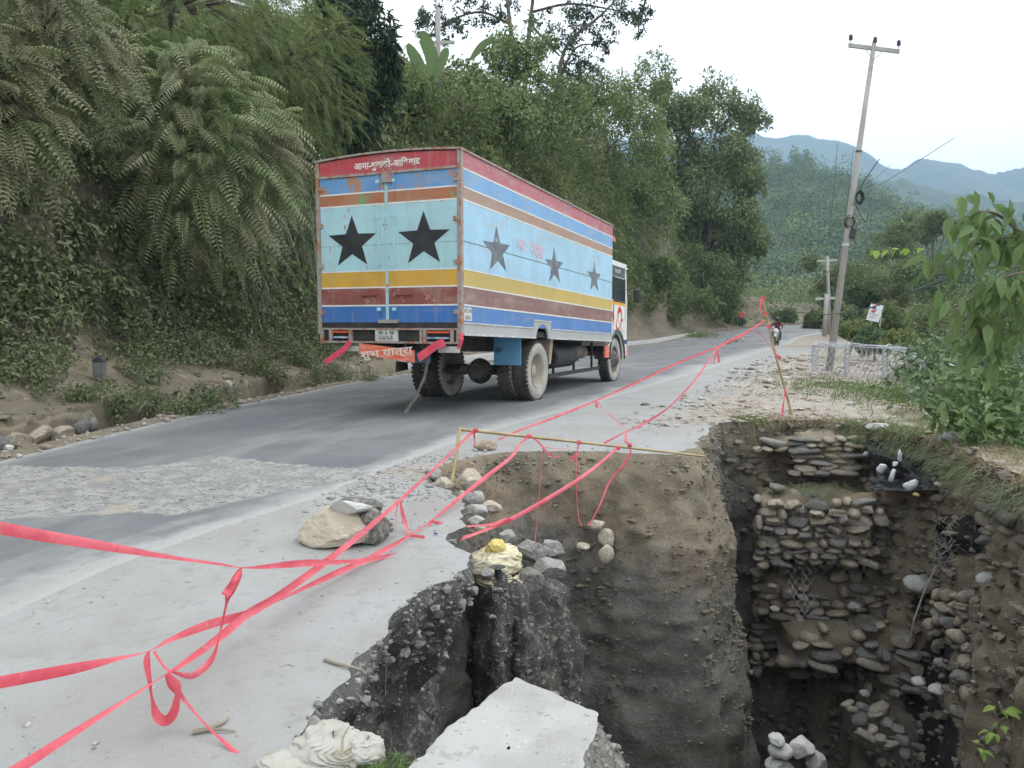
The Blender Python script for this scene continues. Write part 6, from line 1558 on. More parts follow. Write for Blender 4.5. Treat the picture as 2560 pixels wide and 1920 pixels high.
# --- the feathery tree that hangs over the bank, and its neighbours
def frond_tree(label, c, rad, n, L, pairs, ll, lw, m, seed, base, droop=.55, cat='tree', name='feathery_tree', curl=.6, inner=None):
    r_ = np.random.default_rng(seed); e = empty(name, tuple(base)); tag(e, label, cat); bo_ = np.array(base)
    c = np.array(c); toc = unit(np.array((0, 0, CAMZ)) - c)
    u = unit(r_.normal(size=(n * 3, 3))); u = u[(u @ toc > -.35)][:n]
    rr = r_.uniform(.42, 1.0, (len(u), 1)) ** .7
    # boughs: directions grouped so that fronds line up along branches
    nb2 = max(6, n // 11); bd = unit(r_.normal(size=(nb2 * 3, 3)) + np.array((0, 0, .15))); bd = bd[bd @ toc > -.3][:nb2]
    kb = r_.integers(0, len(bd), len(u))
    u = unit(bd[kb] + r_.normal(0, .34, u.shape))
    P = c + u * np.array(rad) * rr + np.array((0, 0, -.28)) * np.array(rad)[2] * (rr ** 2) * (1 - u[:, 2:])
    D = unit(u * np.array((.8, .5, .5)) + toc * .35 + np.array((0, 0, -.30)) + r_.normal(0, .42, u.shape))
    LL = L * r_.uniform(.7, 1.2, len(u))
    V, F = fronds(P - bo_, D, LL, pairs, ll, lw, droop, curl, seed)
    parts = [(V, F)]
    link('crown', mesh_np('crown', *join(parts), m), e)
    b = MB(); k0 = c - bo_
    b.tube([(0, 0, -.3), k0 * .5 + (0, .2, .1), k0], [.10, .07, .05], 8)
    for q in bd[:24]: b.tube([k0 * .85, k0 + q * np.array(rad) * .45 + (0, 0, .1), k0 + q * np.array(rad) * .9 + (0, 0, -.1)], [.04, .022, .008], 5)
    b.build('trunk', BARK, e)
    if inner:
        Ci = c - bo_ + r_.normal(0, .4, (60, 3)) * np.array(rad) * .8 + np.array((0, .5, 0)) * np.array(rad)
        link('inner_leaves', mesh_np('inner_leaves', *clumps(Ci, np.full(60, .35), np.tile(toc, (60, 1)), 60, .11, .4, .5, seed), inner), e)
    return e
YF = bank_Y(440, 3.2); kF = YF / 13.2; c = at(440, 325, YF)
frond_tree('big tree of drooping dusty feather-like fronds overhanging the bank', c, np.array((1.85, 1.2, 1.5)) * kF, 760, .60 * kF, 13, .155 * kF, .038 * kF, L_FERN, 501, bank_hit(470, 560, .1), .42, curl=1.0, inner=L_TREE)
c = at(-40, 230, bank_Y(-40, 3.2))
frond_tree('brownish feathery tree cut by the picture edge', c, (1.1, 1.0, 1.1), 230, .62, 12, .16, .038, L_FERN2, 502, bank_hit(20, 520, .1), .4, inner=L_UNDER)
c = at(120, 60, bank_Y(120, 3.4))
frond_tree('brownish feathery tree high in the corner above the big feathery tree', c, (1.3, 1.0, .9), 260, .64, 12, .16, .038, L_FERN2, 503, bank_hit(110, 330, .1), .4, inner=L_UNDER)
YF = bank_Y(700, 4.0); c = at(700, 130, YF)
frond_tree('fine-leaved yellow-green tree above the long grass', c, (2.3, 1.6, 2.3), 1300, .72, 18, .10, .022, L_FINE, 504, bank_hit(720, 330, .1), .35, curl=.3, inner=L_TREE)
c = at(430, -10, bank_Y(430, 4.4))
frond_tree('fine-leaved green tree at the top edge behind the big feathery tree', c, (2.8, 1.5, 1.5), 800, .7, 18, .10, .022, L_TREE2, 505, bank_hit(430, 220, .1), .35, curl=.3)
c = at(905, 160, 18.0)
def leaf_tree(name, label, base, blobs, per, L, wr, m, seed, droop=.4, tm=T_DIAMOND, clr=.35, cpb=30, cat='tree', group=None, trunk_r=.16, lean=None, limbs=True, shell=.45):
    """trunk with limbs into each blob; blobs: (centre, radii)"""
    r_ = np.random.default_rng(seed); e = empty(name, tuple(base)); tag(e, label, cat, group); bo_ = np.array(base, float)
    parts = []; b = MB(); cs = np.array([np.array(q[0], float) for q in blobs]); mid = cs.mean(0) - bo_
    fork = mid * np.array((.6, .6, .45)); 
    b.tube([(0, 0, -.6), fork * .5 + r_.normal(0, .03, 3) * fork[2], fork], [trunk_r, trunk_r * .8, trunk_r * .65], 8)
    for (c_, rad) in blobs:
        c_ = np.array(c_, float) - bo_; rad = np.broadcast_to(np.array(rad, float), (3,))
        if limbs:
            b.tube([fork * .95, (fork + c_) / 2 + r_.normal(0, .12, 3) * rad, c_], [trunk_r * .5, trunk_r * .3, trunk_r * .12], 6)
            for q in range(5):
                u = unit(r_.normal(size=3)); b.tube([c_ - u * rad * .2, c_ + u * rad * .85], [trunk_r * .14, trunk_r * .05], 4)
        u = unit(r_.normal(size=(cpb, 3))); C = c_ + u * rad * r_.uniform(.35, .95, (cpb, 1))
        parts.append(clumps(C, clr * rad.mean() * r_.uniform(.7, 1.3, cpb), u + (0, 0, .4), per, L, wr, droop, seed + len(parts), tm, shell=shell, face=.6))
    b.build('trunk', BARK, e)
    link('crown', mesh_np('crown', *join(parts), m), e)
    return e
leaf_tree('drooping_tree', 'dark tree with long drooping leaves against the sky above the bank', bank_hit(905, 330, .1), [(at(900, 60, 26), (1.05, .9, 1.3)), (at(925, 200, 26), (1.0, .9, 1.3)), (at(870, 300, 26), (.85, .8, 1.1)), (at(860, 0, 26.4), (1.1, .9, .9)), (at(945, 130, 25.6), (.55, .6, .8))], 46, .34, .26, L_DARK, 511, .9, T_OVAL, .42, 22)
leaf_tree('climber', 'pale broad-leaved climber just above the truck roof', bank_hit(860, 420, .1), [(bank_hit(860, 350, .5), (1.7, .7, 1.0)), (bank_hit(760, 400, .5), (1.1, .6, .9)), (bank_hit(980, 300, .5), (1.3, .7, 1.0))], 40, .19, .6, L_BROAD, 512, .6, T_BROAD, .36, 26, cat='vine')
for k, (px, py, n, lb) in enumerate(((950, 300, 14, 'bright round-leaved creeper above the climber'), (900, 330, 12, 'light green heart-leaved sprig beside the bright creeper'))):
    big_leaf_plant('creeper', lb, bank_hit(px, py + 20, .9), n, .30, L_LIGHT if k == 0 else L_HERB, 520 + k, .3, .25, cat='vine', wr=.85)
# long grass hanging from the bank beside the truck
for k, (px, py, n, lb) in enumerate(((700, 470, 520, 'long arching grass clump hanging down beside the truck box'), (640, 560, 380, 'long grass clump under the drooping frond tips'), (740, 620, 380, 'long grass low against the truck box'), (610, 690, 300, 'sparse long grass above the weeds near the truck'), (780, 430, 260, 'silvery reed clump at the top corner of the truck box'))):
    q = bank_hit(px, py, .35); Y = q[1]; r_ = np.random.default_rng(530 + k)
    P_ = r_.normal(0, 1, (n, 3)) * (.4, .25, .45)
    V, F = blades(P_, r_.normal(0, .4, (n, 3)) + (.1, -.6, .55), r_.uniform(.7, 1.5, n), .016, 1.15, k, 6)
    o = link('long_grass', mesh_np('long_grass', V, F, L_GRASS), None, tuple(q)); tag(o, lb, 'grass clump')

# --- the vine-hung mass behind the truck
P_, N_ = bank_pick(17, 62, 2.4, 13, 2200, 31)
parts = [clumps(P_ + N_ * .35, rng.uniform(.35, .8, 2200), N_, 60, .155, .6, .55, 32)]
o = plant('vine_mass', parts, L_VINE); tag(o, kind='stuff')
P_, N_ = bank_pick(17, 60, 2.6, 12, 1500, 33)
o = plant('feather_sprays', [fronds(P_ + N_ * rng.uniform(.4, 1.1, (1500, 1)), N_ + rng.normal(0, .5, (1500, 3)) + (0, 0, .35), rng.uniform(.7, 1.3, 1500), 14, .17, .03, .55, .3, 34)], L_SPRAY); tag(o, kind='stuff')
dome = at(1300, 210, 30.0)
leaf_tree('vine_covered_tree', 'tree stump smothered in vines, the highest green dome behind the truck', bank_hit(1300, 330, 0), [(at(1300, 130, 40), (1.8, 1.6, 1.7)), (at(1290, 220, 39.6), (2.5, 1.9, 2.1)), (at(1240, 300, 38.5), (3.0, 1.9, 2.1)), (at(1370, 310, 41), (3.0, 1.9, 2.1)), (at(1150, 260, 35), (2.5, 1.7, 1.7))], 76, .17, .65, L_VINE, 541, .6, T_DIAMOND, .33, 46, trunk_r=.3)
for k, (px, py, Y, rx, rz, lb, m) in enumerate(((1050, 215, 24, 1.5, 1.0, 'leafy bush on the bank top under the banana leaves', L_TREE2), (1440, 260, 34, 2.0, 1.6, 'round bush on the skyline right of the vine dome', L_SPRAY), (1510, 300, 38, 2.2, 1.9, 'bush hung with vines between dome and great tree', L_VINE), (1585, 330, 42, 2.2, 2.2, 'yellow-green bush beside the great tree', L_TREE2), (1480, 420, 36, 2.4, 2.0, 'leafy hanging bush above the truck cab', L_SPRAY), (1580, 500, 42, 2.4, 2.6, 'tall bush falling over the bank behind the cab', L_VINE), (1340, 430, 29, 1.8, 1.3, 'feathery bush above the middle of the truck roof', L_SPRAY), (1160, 400, 24, 1.6, 1.0, 'feathery bush just above the truck roof', L_SPRAY))):
    Yn = bank_Y(px, 3.9); rx, rz = rx * Yn / Y, rz * Yn / Y; Y = Yn; c0 = at(px, py, Y); r_ = np.random.default_rng(550 + k)
    bl = [(c0 + r_.normal(0, .45, 3) * (rx, rx * .5, rz), (rx * .6, rx * .55, rz * .6)) for _ in range(4)]
    leaf_tree('bush', lb, c0 + np.array((0, .5, -rz * 1.1)), bl, 60, .0042 * Y, .5, m, 560 + k, .5, T_DIAMOND, .42, 26, cat='bush', trunk_r=.09)
q = at(1590, 590, bank_Y(1590, 2.9)); r_ = np.random.default_rng(575)
V, F = blades(r_.normal(0, 1, (420, 3)) * (.6, .4, .9), r_.normal(0, .4, (420, 3)) + (.3, -.6, .4), r_.uniform(.7, 1.3, 420), .028, 1.2, 3, 6)
tag(link('long_grass', mesh_np('long_grass', V, F, L_GRASS), None, tuple(q)), 'tall hanging grass right behind the truck cab roof', 'grass clump')
# sparse crown high over the dome
def limb_tree():
    base = bank_hit(1310, 310, 0); e = empty('sparse_tree', tuple(base)); tag(e, 'sparse dark tree spreading open branches over the vine dome', 'tree'); bo_ = np.array(base)
    def q(px, py, Y=44.0): return at(px, py, Y) - bo_
    L = [[(1300, 250), (1275, 60), (1262, -60), (1250, -160)], [(1310, 250), (1325, 60), (1345, -70), (1380, -160)], [(1275, 60), (1200, 30), (1120, 55), (1075, 95)], [(1268, 0), (1190, -30), (1110, -10)],
         [(1325, 60), (1390, 130), (1400, 140)], [(1330, 30), (1420, 10), (1510, 20), (1600, 40)], [(1385, 290), (1395, 200), (1420, 110), (1500, 40), (1560, -20)], [(1395, 200), (1440, 120), (1500, 110)], [(1262, -60), (1180, -90)], [(1345, -70), (1450, -90), (1560, -60)], [(1400, 170), (1440, 190), (1470, 170)]]
    b = MB()
    for k, l_ in enumerate(L):
        P = np.array([q(*p, 44 + (k % 3 - 1) * .8) for p in l_]); b.tube(catmull(P, 5), np.linspace(.17 if k < 2 or k == 6 else .08, .028, len(P) * 5 - 4), 6)
    b.build('trunk', BARK, e)
    spots = [(1080, 60, 30), (1120, 20, 40), (1160, 60, 30), (1200, 20, 36), (1110, 85, 22), (1230, 60, 24), (1180, -30, 50), (1060, 40, 20), (1440, 20, 44), (1500, 20, 44), (1560, 30, 40), (1590, 50, 22), (1480, 60, 36), (1430, 90, 40), (1410, 140, 40), (1390, 200, 34), (1450, 150, 30), (1475, 170, 28), (1500, 110, 26), (1540, -20, 50), (1450, -50, 60), (1350, -60, 60), (1250, -60, 60), (1370, 60, 26), (1350, 110, 22), (1395, 250, 24), (1420, 60, 40), (1605, 30, 20), (1260, 10, 26)]
    C = np.array([q(px + rng.normal(0, 6), py + rng.normal(0, 6), 44 + rng.normal(0, .8)) for px, py, r in spots for _ in range(9)])
    rr = np.array([r * 44 / FPX for px, py, r in spots for _ in range(9)])
    C = C + rng.normal(0, 1, C.shape) * rr[:, None] * .62
    link('crown', mesh_np('crown', *clumps(C, rr * .42, np.tile((0, 0, .3), (len(C), 1)), 34, .18, .5, .3, 581, shell=.1), L_DARK), e)
limb_tree()
# banana leaves and the far left pole
ban = empty('banana_plant', tuple(at(1070, 260, 33))); tag(ban, 'banana plant with broad leaves on the skyline', 'banana plant'); bo_ = np.array(ban.location)
def big_blade(name, pts, w, m, parent):
    P = catmull(np.array(pts), 8); t_ = unit(np.gradient(P, axis=0)); vw = unit(np.array((0, 0, 1.5)) - (P + bo_)); s = unit(np.cross(t_, vw))
    q = np.linspace(0, 1, len(P)); ww = w * np.sin(np.pi * np.clip(q * .93 + .05, 0, 1)) ** .7
    V = np.stack([P - s * ww[:, None] / 2, P - vw * -.03 * 1, P + s * ww[:, None] / 2], 1)
    return link(name, mesh_np(name, V.reshape(-1, 3), grid_faces(len(P), 3), m, True), parent)
for pts, w in (([(1075, 215), (1080, 150), (1060, 95), (1045, 90)], .55), ([(1070, 215), (1050, 165), (1030, 130), (1020, 108)], .45), ([(1085, 215), (1110, 140), (1120, 120)], .35), ([(1175, 150), (1205, 115), (1235, 92)], .30)):
    big_blade('leaf', [at(x, y, 33) - bo_ for x, y in pts], w, L_HERB, ban)
b = MB(); b.tube([(0, 0, -1.5), at(1075, 210, 33) - bo_], [.12, .09], 8); b.build('trunk', L_HERB, ban)

# --- the great tree at the bend
blobs = [(1730, 300, 75), (1800, 260, 80), (1860, 300, 60), (1680, 290, 55), (1655, 230, 32), (1760, 390, 90), (1840, 390, 80), (1680, 400, 80), (1870, 460, 55), (1790, 500, 90), (1700, 520, 85), (1850, 560, 70), (1880, 610, 45), (1760, 610, 90), (1690, 620, 75), (1820, 660, 70), (1740, 700, 80), (1640, 560, 60), (1640, 450, 55)]
leaf_tree('great_tree', 'great dark green tree at the bend on the bank edge', (*at(1740, 800, 78)[:2], 1.2), [(at(px, py, 77 + rng.uniform(-2, 2)), (r * 77 / FPX, r * 77 / FPX * .8, r * 77 / FPX * .85)) for px, py, r in blobs], 60, .36, .5, L_TREE, 601, .4, T_DIAMOND, .36, 34, trunk_r=.4)
leaf_tree('leaning_tree', 'yellowish leaning tree crown low at the outer side of the great tree', (*at(1790, 800, 82)[:2], 1.3), [(at(1870, 590, 81), (2.2, 1.7, 1.2)), (at(1830, 620, 81), (2.1, 1.7, 1.3)), (at(1840, 430, 80), (2.2, 1.8, 1.6))], 56, .34, .5, L_TREE2, 602, .4, T_DIAMOND, .4, 30, trunk_r=.2)
for k, (px, py, Y, rx, rz, lb) in enumerate(((1690, 760, 58, 2.3, 1.6, 'leafy shrub hanging on the bank foot under the great tree'), (1780, 770, 64, 2.2, 1.5, 'pale green shrub at the bank foot by the road bend'), (1815, 800, 68, 1.6, 1.1, 'small shrub on the inner corner of the bend'), (1630, 690, 52, 2.2, 1.6, 'shrub over the bare brown bank behind the cab'), (1730, 690, 60, 2.6, 1.8, 'dense shrub in the middle of the bank under the great tree'))):
    Yn = bank_Y(px, 2.6); rx, rz = rx * Yn / Y, rz * Yn / Y; Y = Yn; c0 = at(px, py, Y); r_ = np.random.default_rng(610 + k)
    leaf_tree('shrub', lb, c0 + np.array((0, .3, -rz)), [(c0 + r_.normal(0, .45, 3) * (rx, rx * .5, rz), (rx * .6, rx * .55, rz * .6)) for _ in range(4)], 54, .26, .45, (L_VINE, L_TREE2, L_TREE2, L_VINE, L_TREE)[k], 620 + k, .5, T_DIAMOND, .42, 24, cat='shrub', trunk_r=.08)
c0 = np.array((left_x(64) - .6, 64., .55)); P_ = c0 + rng.normal(0, 1, (1500, 3)) * (.7, 2.2, .1)
tag(plant('grass_mound', [blades(P_, rng.normal(0, .5, (1500, 3)) + (0, 0, .8), rng.uniform(.3, .7, 1500), .03, .7, 5, 3)], L_GREEN), 'green grass mound at the inside of the road bend', 'grass clump')

# --- trees and bushes on the valley side
def px_tree(label, px, py, Y, rpx, m, seed, name='valley_tree', L=None, n=6, tall=1.0, cat='tree', per=46, wide=1.0, group=None):
    r_ = np.random.default_rng(seed); rr = rpx * Y / FPX; c0 = at(px, py, Y)
    bl = [(c0 + r_.normal(0, .5, 3) * (rr * .9 * wide, rr * .6, rr * .8 * tall), np.array((rr * .5, rr * .5, rr * .45)) * r_.uniform(.75, 1.2)) for _ in range(n)]
    zb_ = float(gz(c0[0], c0[1])); base = (c0[0], c0[1], min(zb_, c0[2] - rr * .8))
    return leaf_tree(name, label, base, bl, per, L or max(.10, 6.5 * Y / FPX), .5, m, seed, .4, T_DIAMOND, .40, 26, cat=cat, trunk_r=min(.35, rr * .09), group=group)
vt = [(2235, 590, 105, 75, L_TREE2, 'tall light green tree rising above the valley woods by the pole'), (2150, 690, 82, 70, L_TREE, 'dull tree behind the utility pole'), (2340, 570, 95, 55, L_TREE, 'dark tree behind the near hanging leaves'), (2270, 700, 60, 90, L_TREE, 'broad dark tree above the white sign'), (2390, 730, 52, 110, L_WOOD, 'very dark tree between sign and hanging leaves'), (2180, 745, 62, 60, L_WOOD, 'dark tree right behind the utility pole and sign'), (2480, 800, 44, 120, L_TREE, 'dark green tree behind the hanging leaves'), (2110, 770, 78, 44, L_WOOD, 'dark round tree behind the two thin poles'), (2330, 820, 40, 90, L_TREE, 'bushy tree below the white sign'), (2570, 650, 50, 110, L_TREE, 'tree at the picture edge behind the hanging leaves'), (2230, 815, 45, 60, L_TREE2, 'light bush under the white sign'), (2090, 690, 100, 50, L_TREE, 'grey-green tree beyond the thin poles')]
for k, (px, py, Y, r, m, lb) in enumerate(vt): px_tree(lb, px, py, Y, r, m, 650 + k)
vb = [(2120, 835, 33, 40, L_SPRAY, 'pale bush right behind the wire baskets'), (2190, 850, 30, 45, L_WOOD, 'dark vine-covered bush behind the wire baskets'), (2260, 860, 27, 50, L_SPRAY, 'fern-like light bush beside the dark vine bush'), (2360, 900, 24, 80, L_TREE, 'leafy bush between wire baskets and glossy shrub'), (2330, 960, 19, 50, L_TREE2, 'low bush at the end of the wire baskets'), (2470, 960, 20, 110, L_WOOD, 'dark bush behind the glossy shrub'), (2550, 1060, 16, 80, L_WOOD, 'dark bush at the picture edge behind the glossy shrub'), (2390, 1020, 15, 50, L_HERB, 'green herb bush beyond the pit rim'), (2080, 805, 48, 36, L_SPRAY, 'pale roadside bush left of the pole'), (2030, 800, 80, 30, L_TREE2, 'roadside bush beyond the motorcycle'), (1960, 795, 92, 36, L_TREE2, 'bush at the far side of the bend behind the rider'), (1905, 790, 95, 36, L_SPRAY, 'bush at the far side of the bend behind the bamboo pole top'), (2290, 940, 21, 40, L_SPRAY, 'fern-like bush just behind the last wire basket')]
for k, (px, py, Y, r, m, lb) in enumerate(vb): px_tree(lb, px, py, Y, r, m, 680 + k, 'valley_bush', n=5, cat='bush', tall=.7)
def wood_scatter(name, n, fx, per, r0, r1, L, m, seed):
    C, N = fx(n, np.random.default_rng(seed))
    o = plant(name, [clumps(C, np.random.default_rng(seed).uniform(r0, r1, len(C)), N, per, L, .6, .3, seed, shell=.5)], m); tag(o, kind='stuff')
def valley(n, r_):
    y = r_.uniform(9, 120, n * 3); x = np.interp(y, D_Y, D_X) + r_.uniform(.6, 60, n * 3) ** 1.0 * np.clip(y / 40, .25, 1)
    k = (np.abs(x / y) < .95); x, y = x[k][:n], y[k][:n]
    return np.stack([x, y, gz(x, y) + .2], 1), np.tile((0, -.3, .8), (len(x), 1))
wood_scatter('valley_undergrowth', 1500, valley, 50, .4, 1.2, .20, L_WOOD, 701)
def roadside(n, r_):
    y = r_.uniform(62, 120, n * 2); x = right_x(y) + r_.uniform(1.5, 30, n * 2)
    return np.stack([x, y, gz(x, y) + r_.uniform(.3, 2.6, n * 2)], 1), np.tile((0, -.3, .8), (len(x), 1))
wood_scatter('roadside_thicket', 260, roadside, 60, 1.0, 2.2, .32, L_TREE, 702)
def behind_bend(n, r_):
    y = r_.uniform(92, 150, n); x = left_x(np.minimum(y, 120)) + r_.uniform(-32, 40, n) 
    k = (x < left_x(y) - 2) | (y > 112) | (x > right_x(y) + 2); x, y = x[k], y[k]
    return np.stack([x, y, gz(x, y) + r_.uniform(.4, 4.5, len(x))], 1), np.tile((0, -.3, .8), (len(x), 1))
wood_scatter('bend_thicket', 420, behind_bend, 60, 1.2, 2.6, .36, L_TREE2, 703)

# --- glossy shrub beyond the pit, and the near hanging branch
def stem_shrub(name, label, base, stems, per, L, m, seed, wr=.48, tm=T_BROAD, hang=.55, cat='shrub', r=.014, spread=.10):
    r_ = np.random.default_rng(seed); e = empty(name, tuple(base)); tag(e, label, cat); bo_ = np.array(base)
    b = MB(); P, D, N = [], [], []
    for st in stems:
        S = catmull(np.array([np.array(q) - bo_ for q in st]), 8); b.tube(S, np.linspace(r, r * .4, len(S)), 6)
        k = r_.integers(len(S) // 5, len(S), per)
        p = S[k] + r_.normal(0, spread, (per, 3)); t_ = unit(np.gradient(S, axis=0))[k]
        az = r_.normal(size=(per, 3)); d = unit(az * .8 + t_ * .25 + np.array((0, -.15, -hang)))
        P.append(p); D.append(d); N.append(unit(np.array((0, -.55, .75)) + r_.normal(0, .4, (per, 3))))
    b.build('stem', BARK, e)
    P, D, N = map(np.vstack, (P, D, N)); LL = L * r_.uniform(.65, 1.2, len(P))
    link('leaves', mesh_np('leaves', *leafset(P, D, N, LL, LL * wr, tm), m, True), e)
    return e
Ys = 9.6
S = [[at(2480, 1180, Ys), at(2470, 1060, Ys), at(2460, 960, Ys - .1), at(2465, 900, Ys)], [at(2490, 1180, Ys), at(2400, 1080, Ys - .2), at(2360, 1000, Ys - .3), at(2340, 960, Ys - .3)], [at(2490, 1180, Ys), at(2520, 1060, Ys - .2), at(2540, 960, Ys), at(2560, 930, Ys)], [at(2490, 1180, Ys), at(2440, 1100, Ys - .5), at(2420, 1040, Ys - .5)], [at(2500, 1180, Ys), at(2530, 1120, Ys - .4), at(2570, 1040, Ys - .4)], [at(2480, 1170, Ys), at(2420, 1010, Ys), at(2400, 960, Ys)]]
stem_shrub('glossy_shrub', 'glossy green shrub with many oval leaves beyond the pit rim', at(2490, 1180, Ys), S, 120, .17, L_HERB, 711, .42, T_OVAL, .35, spread=.14)
Yb = 4.1
S = [[at(2680, 600, Yb), at(2560, 590, Yb), at(2480, 600, Yb), at(2390, 630, Yb), at(2330, 680, Yb)], [at(2560, 590, Yb), at(2500, 540, Yb), at(2450, 530, Yb), at(2400, 560, Yb)], [at(2680, 760, Yb), at(2560, 740, Yb - .1), at(2460, 740, Yb - .1), at(2380, 770, Yb)], [at(2680, 640, Yb + .2), at(2540, 620, Yb + .2), at(2440, 580, Yb + .2)], [at(2700, 860, Yb), at(2580, 820, Yb), at(2490, 840, Yb), at(2430, 850, Yb)], [at(2700, 700, Yb - .2), at(2600, 680, Yb - .2), at(2520, 690, Yb - .2), at(2470, 730, Yb - .2)], [at(2700, 560, Yb), at(2600, 560, Yb), at(2550, 600, Yb)], [at(2460, 740, Yb), at(2450, 820, Yb), at(2470, 880, Yb)], [(6.3, 4.9, -.4), (5.4, 4.6, .9), (4.2, 4.3, 1.7), at(2700, 640, Yb)], [(5.4, 4.6, .9), (4.4, 4.2, 1.3), at(2700, 800, Yb)]]
stem_shrub('hanging_branch', 'near branch of big drooping pointed leaves reaching in from the side', at(2700, 700, Yb), S, 44, .12, L_NEAR, 712, .43, T_OVAL, 1.5, cat='branch', r=.009, spread=.05)
S = [[at(2340, 622, Yb), at(2290, 618, Yb), at(2230, 624, Yb), at(2180, 624, Yb)]]
e = stem_shrub('vine_tendril', 'thin light green vine tip pointing at the utility pole', at(2340, 622, Yb), S, 9, .05, L_LIGHT, 713, .7, T_BROAD, 1.2, cat='vine', r=.0025, spread=.004)
# bright sprigs in the near corner of the pit
for k, (px, py, n, lb) in enumerate(((2500, 1755, 5, 'topmost bright leaf sprig in the near corner of the pit'), (2492, 1815, 7, 'middle bright leaf sprig in the near corner of the pit'), (2445, 1865, 5, 'lowest bright leaf sprig in the near corner of the pit'))):
    q = at(px, py, 5.0); big_leaf_plant('sprig', lb, q + np.array((.05, .1, -.12)), n, .085, L_LIGHT, 720 + k, .05, .1, cat='plant', wr=.55)

# --- grass on the rims
def rim_grass(name, n, cond, L, m, seed, w=.006, hang=.5, spread=.5, inward=.0):
    r_ = np.random.default_rng(seed); k = np.where(cond(rim_f[:, 0], rim_f[:, 1]))[0]; k = r_.choice(k, n)
    o_ = -r_.uniform(-.06, spread, n) + inward
    xy = rim_f[k] + nrm_s[k] * o_[:, None]
    P = np.c_[xy, gz(xy[:, 0], xy[:, 1])]
    P[:, 2] -= np.clip(o_, 0, 1) * 1.2
    D = np.c_[nrm_s[k] * hang, np.full(n, .6)] + r_.normal(0, .4, (n, 3))
    o = plant(name, [blades(P, D, r_.uniform(.5, 1.3, n) * L, w, .9, seed, 4)], m); tag(o, kind='stuff')
far_rim = lambda x, y: (y > 9.5) & (x > 3.3) | (x > 4.5) & (y > 6.5)
rim_grass('rim_grass', 5200, far_rim, .17, L_DRY, 731, spread=.6)
rim_grass('rim_grass', 2600, lambda x, y: far_rim(x, y) & (vnoise(np.stack([x * 1.2, y * 1.2, x * 0], 1), 4) > .0), .16, L_GREEN, 732, spread=.5)
rim_grass('rim_grass', 1800, lambda x, y: (x > 4.3) & (y > 7), .16, L_UNDER, 733, hang=1.0, spread=.05, inward=.12)
rim_grass('rim_grass', 600, lambda x, y: (x > 4.5) & (y < 9.3) & (y > 6.2), .15, L_UNDER, 734, hang=1.1, spread=.05, inward=.2)
def slope_grass(name, n, box, L, m, seed, w=.007):
    r_ = np.random.default_rng(seed); x = r_.uniform(box[0], box[1], n * 3); y = r_.uniform(box[2], box[3], n * 3)
    k = (x > np.interp(y, D_Y, D_X) - .8) & ~in_poly(rim_f, x, y) & (fbm(np.stack([x, y, x * 0], 1) * .8, 3, seed) > -.15); x, y = x[k][:n], y[k][:n]
    P = np.stack([x, y, gz(x, y)], 1)
    o = plant(name, [blades(P, r_.normal(0, .4, (len(x), 3)) + (.2, -.2, .8), r_.uniform(.5, 1.4, len(x)) * L, w, .6, seed, 4)], m); tag(o, kind='stuff')
slope_grass('slope_grass', 7000, (4.6, 13, 6.4, 24), .16, L_DRY, 741, .005)
slope_grass('slope_grass', 8000, (5.0, 13, 6.6, 24), .17, L_HERB, 742, .008)
c0 = gp(2200, 985); r_ = np.random.default_rng(745)
P_ = c0 + r_.normal(0, 1, (3800, 3)) * (.75, 2.1, 0); P_[:, 2] = gz(P_[:, 0], P_[:, 1])
tag(plant('grass_patch', [blades(P_, r_.normal(0, .4, (3800, 3)) + (.1, -.2, .9), r_.uniform(.12, .34, 3800), .012, .5, 8, 3)], L_GREEN), 'bright green grass patch in front of the wire baskets', 'grass clump')
q = gp(905, 1918); P_ = q + rng.normal(0, 1, (420, 3)) * (.10, .05, .0)
tag(plant('grass_tuft', [blades(P_ + (0, 0, -.03), rng.normal(0, .45, (420, 3)) + (0, 0, .8), rng.uniform(.05, .14, 420), .004, .7, 9, 4)], L_GREEN), 'green grass tuft at the near pit edge beside the white sack', 'grass clump').name = 'grass'
q = gp(852, 1915); b = MB(); b.tube([q, q + np.array((.004, 0, .05)), q + np.array((.008, .0, .10)), q + np.array((.03, 0, .14))], [.005, .006, .005, .003], 5); tag(b.build('dry_stalk', mat('dry_stalk', (.55, .48, .36), (.46, .4, .3), 8, .8)), 'pale dry stalk standing in front of the white sack', 'stalk')
q = at(2045, 1222, 10.35); P_ = q + rng.normal(0, 1, (500, 3)) * (.22, .10, .03)
tag(plant('ledge_grass', [blades(P_, rng.normal(0, .5, (500, 3)) + (0, -.3, .7), rng.uniform(.08, .2, 500), .006, .8, 11, 4)], L_UNDER), 'dull grass growing on the ledge above the bulging gabion', 'grass clump')
# dead stems tangled over the inner slope
r_ = np.random.default_rng(750); b = MB()
for k in range(150):
    q = at(r_.uniform(2330, 2520), r_.uniform(1290, 1450), r_.uniform(8.3, 9.4)); d = unit(r_.normal(size=3) * (1, .5, .8)) * r_.uniform(.1, .3)
    b.tube([q, q + d * .5 + r_.normal(0, .02, 3), q + d], [.004, .0035, .002], 3, cap=False)
tag(b.build('dead_stems', mat('dead_stem', (.33, .29, .23), (.24, .21, .17), 8, .9)), kind='stuff')

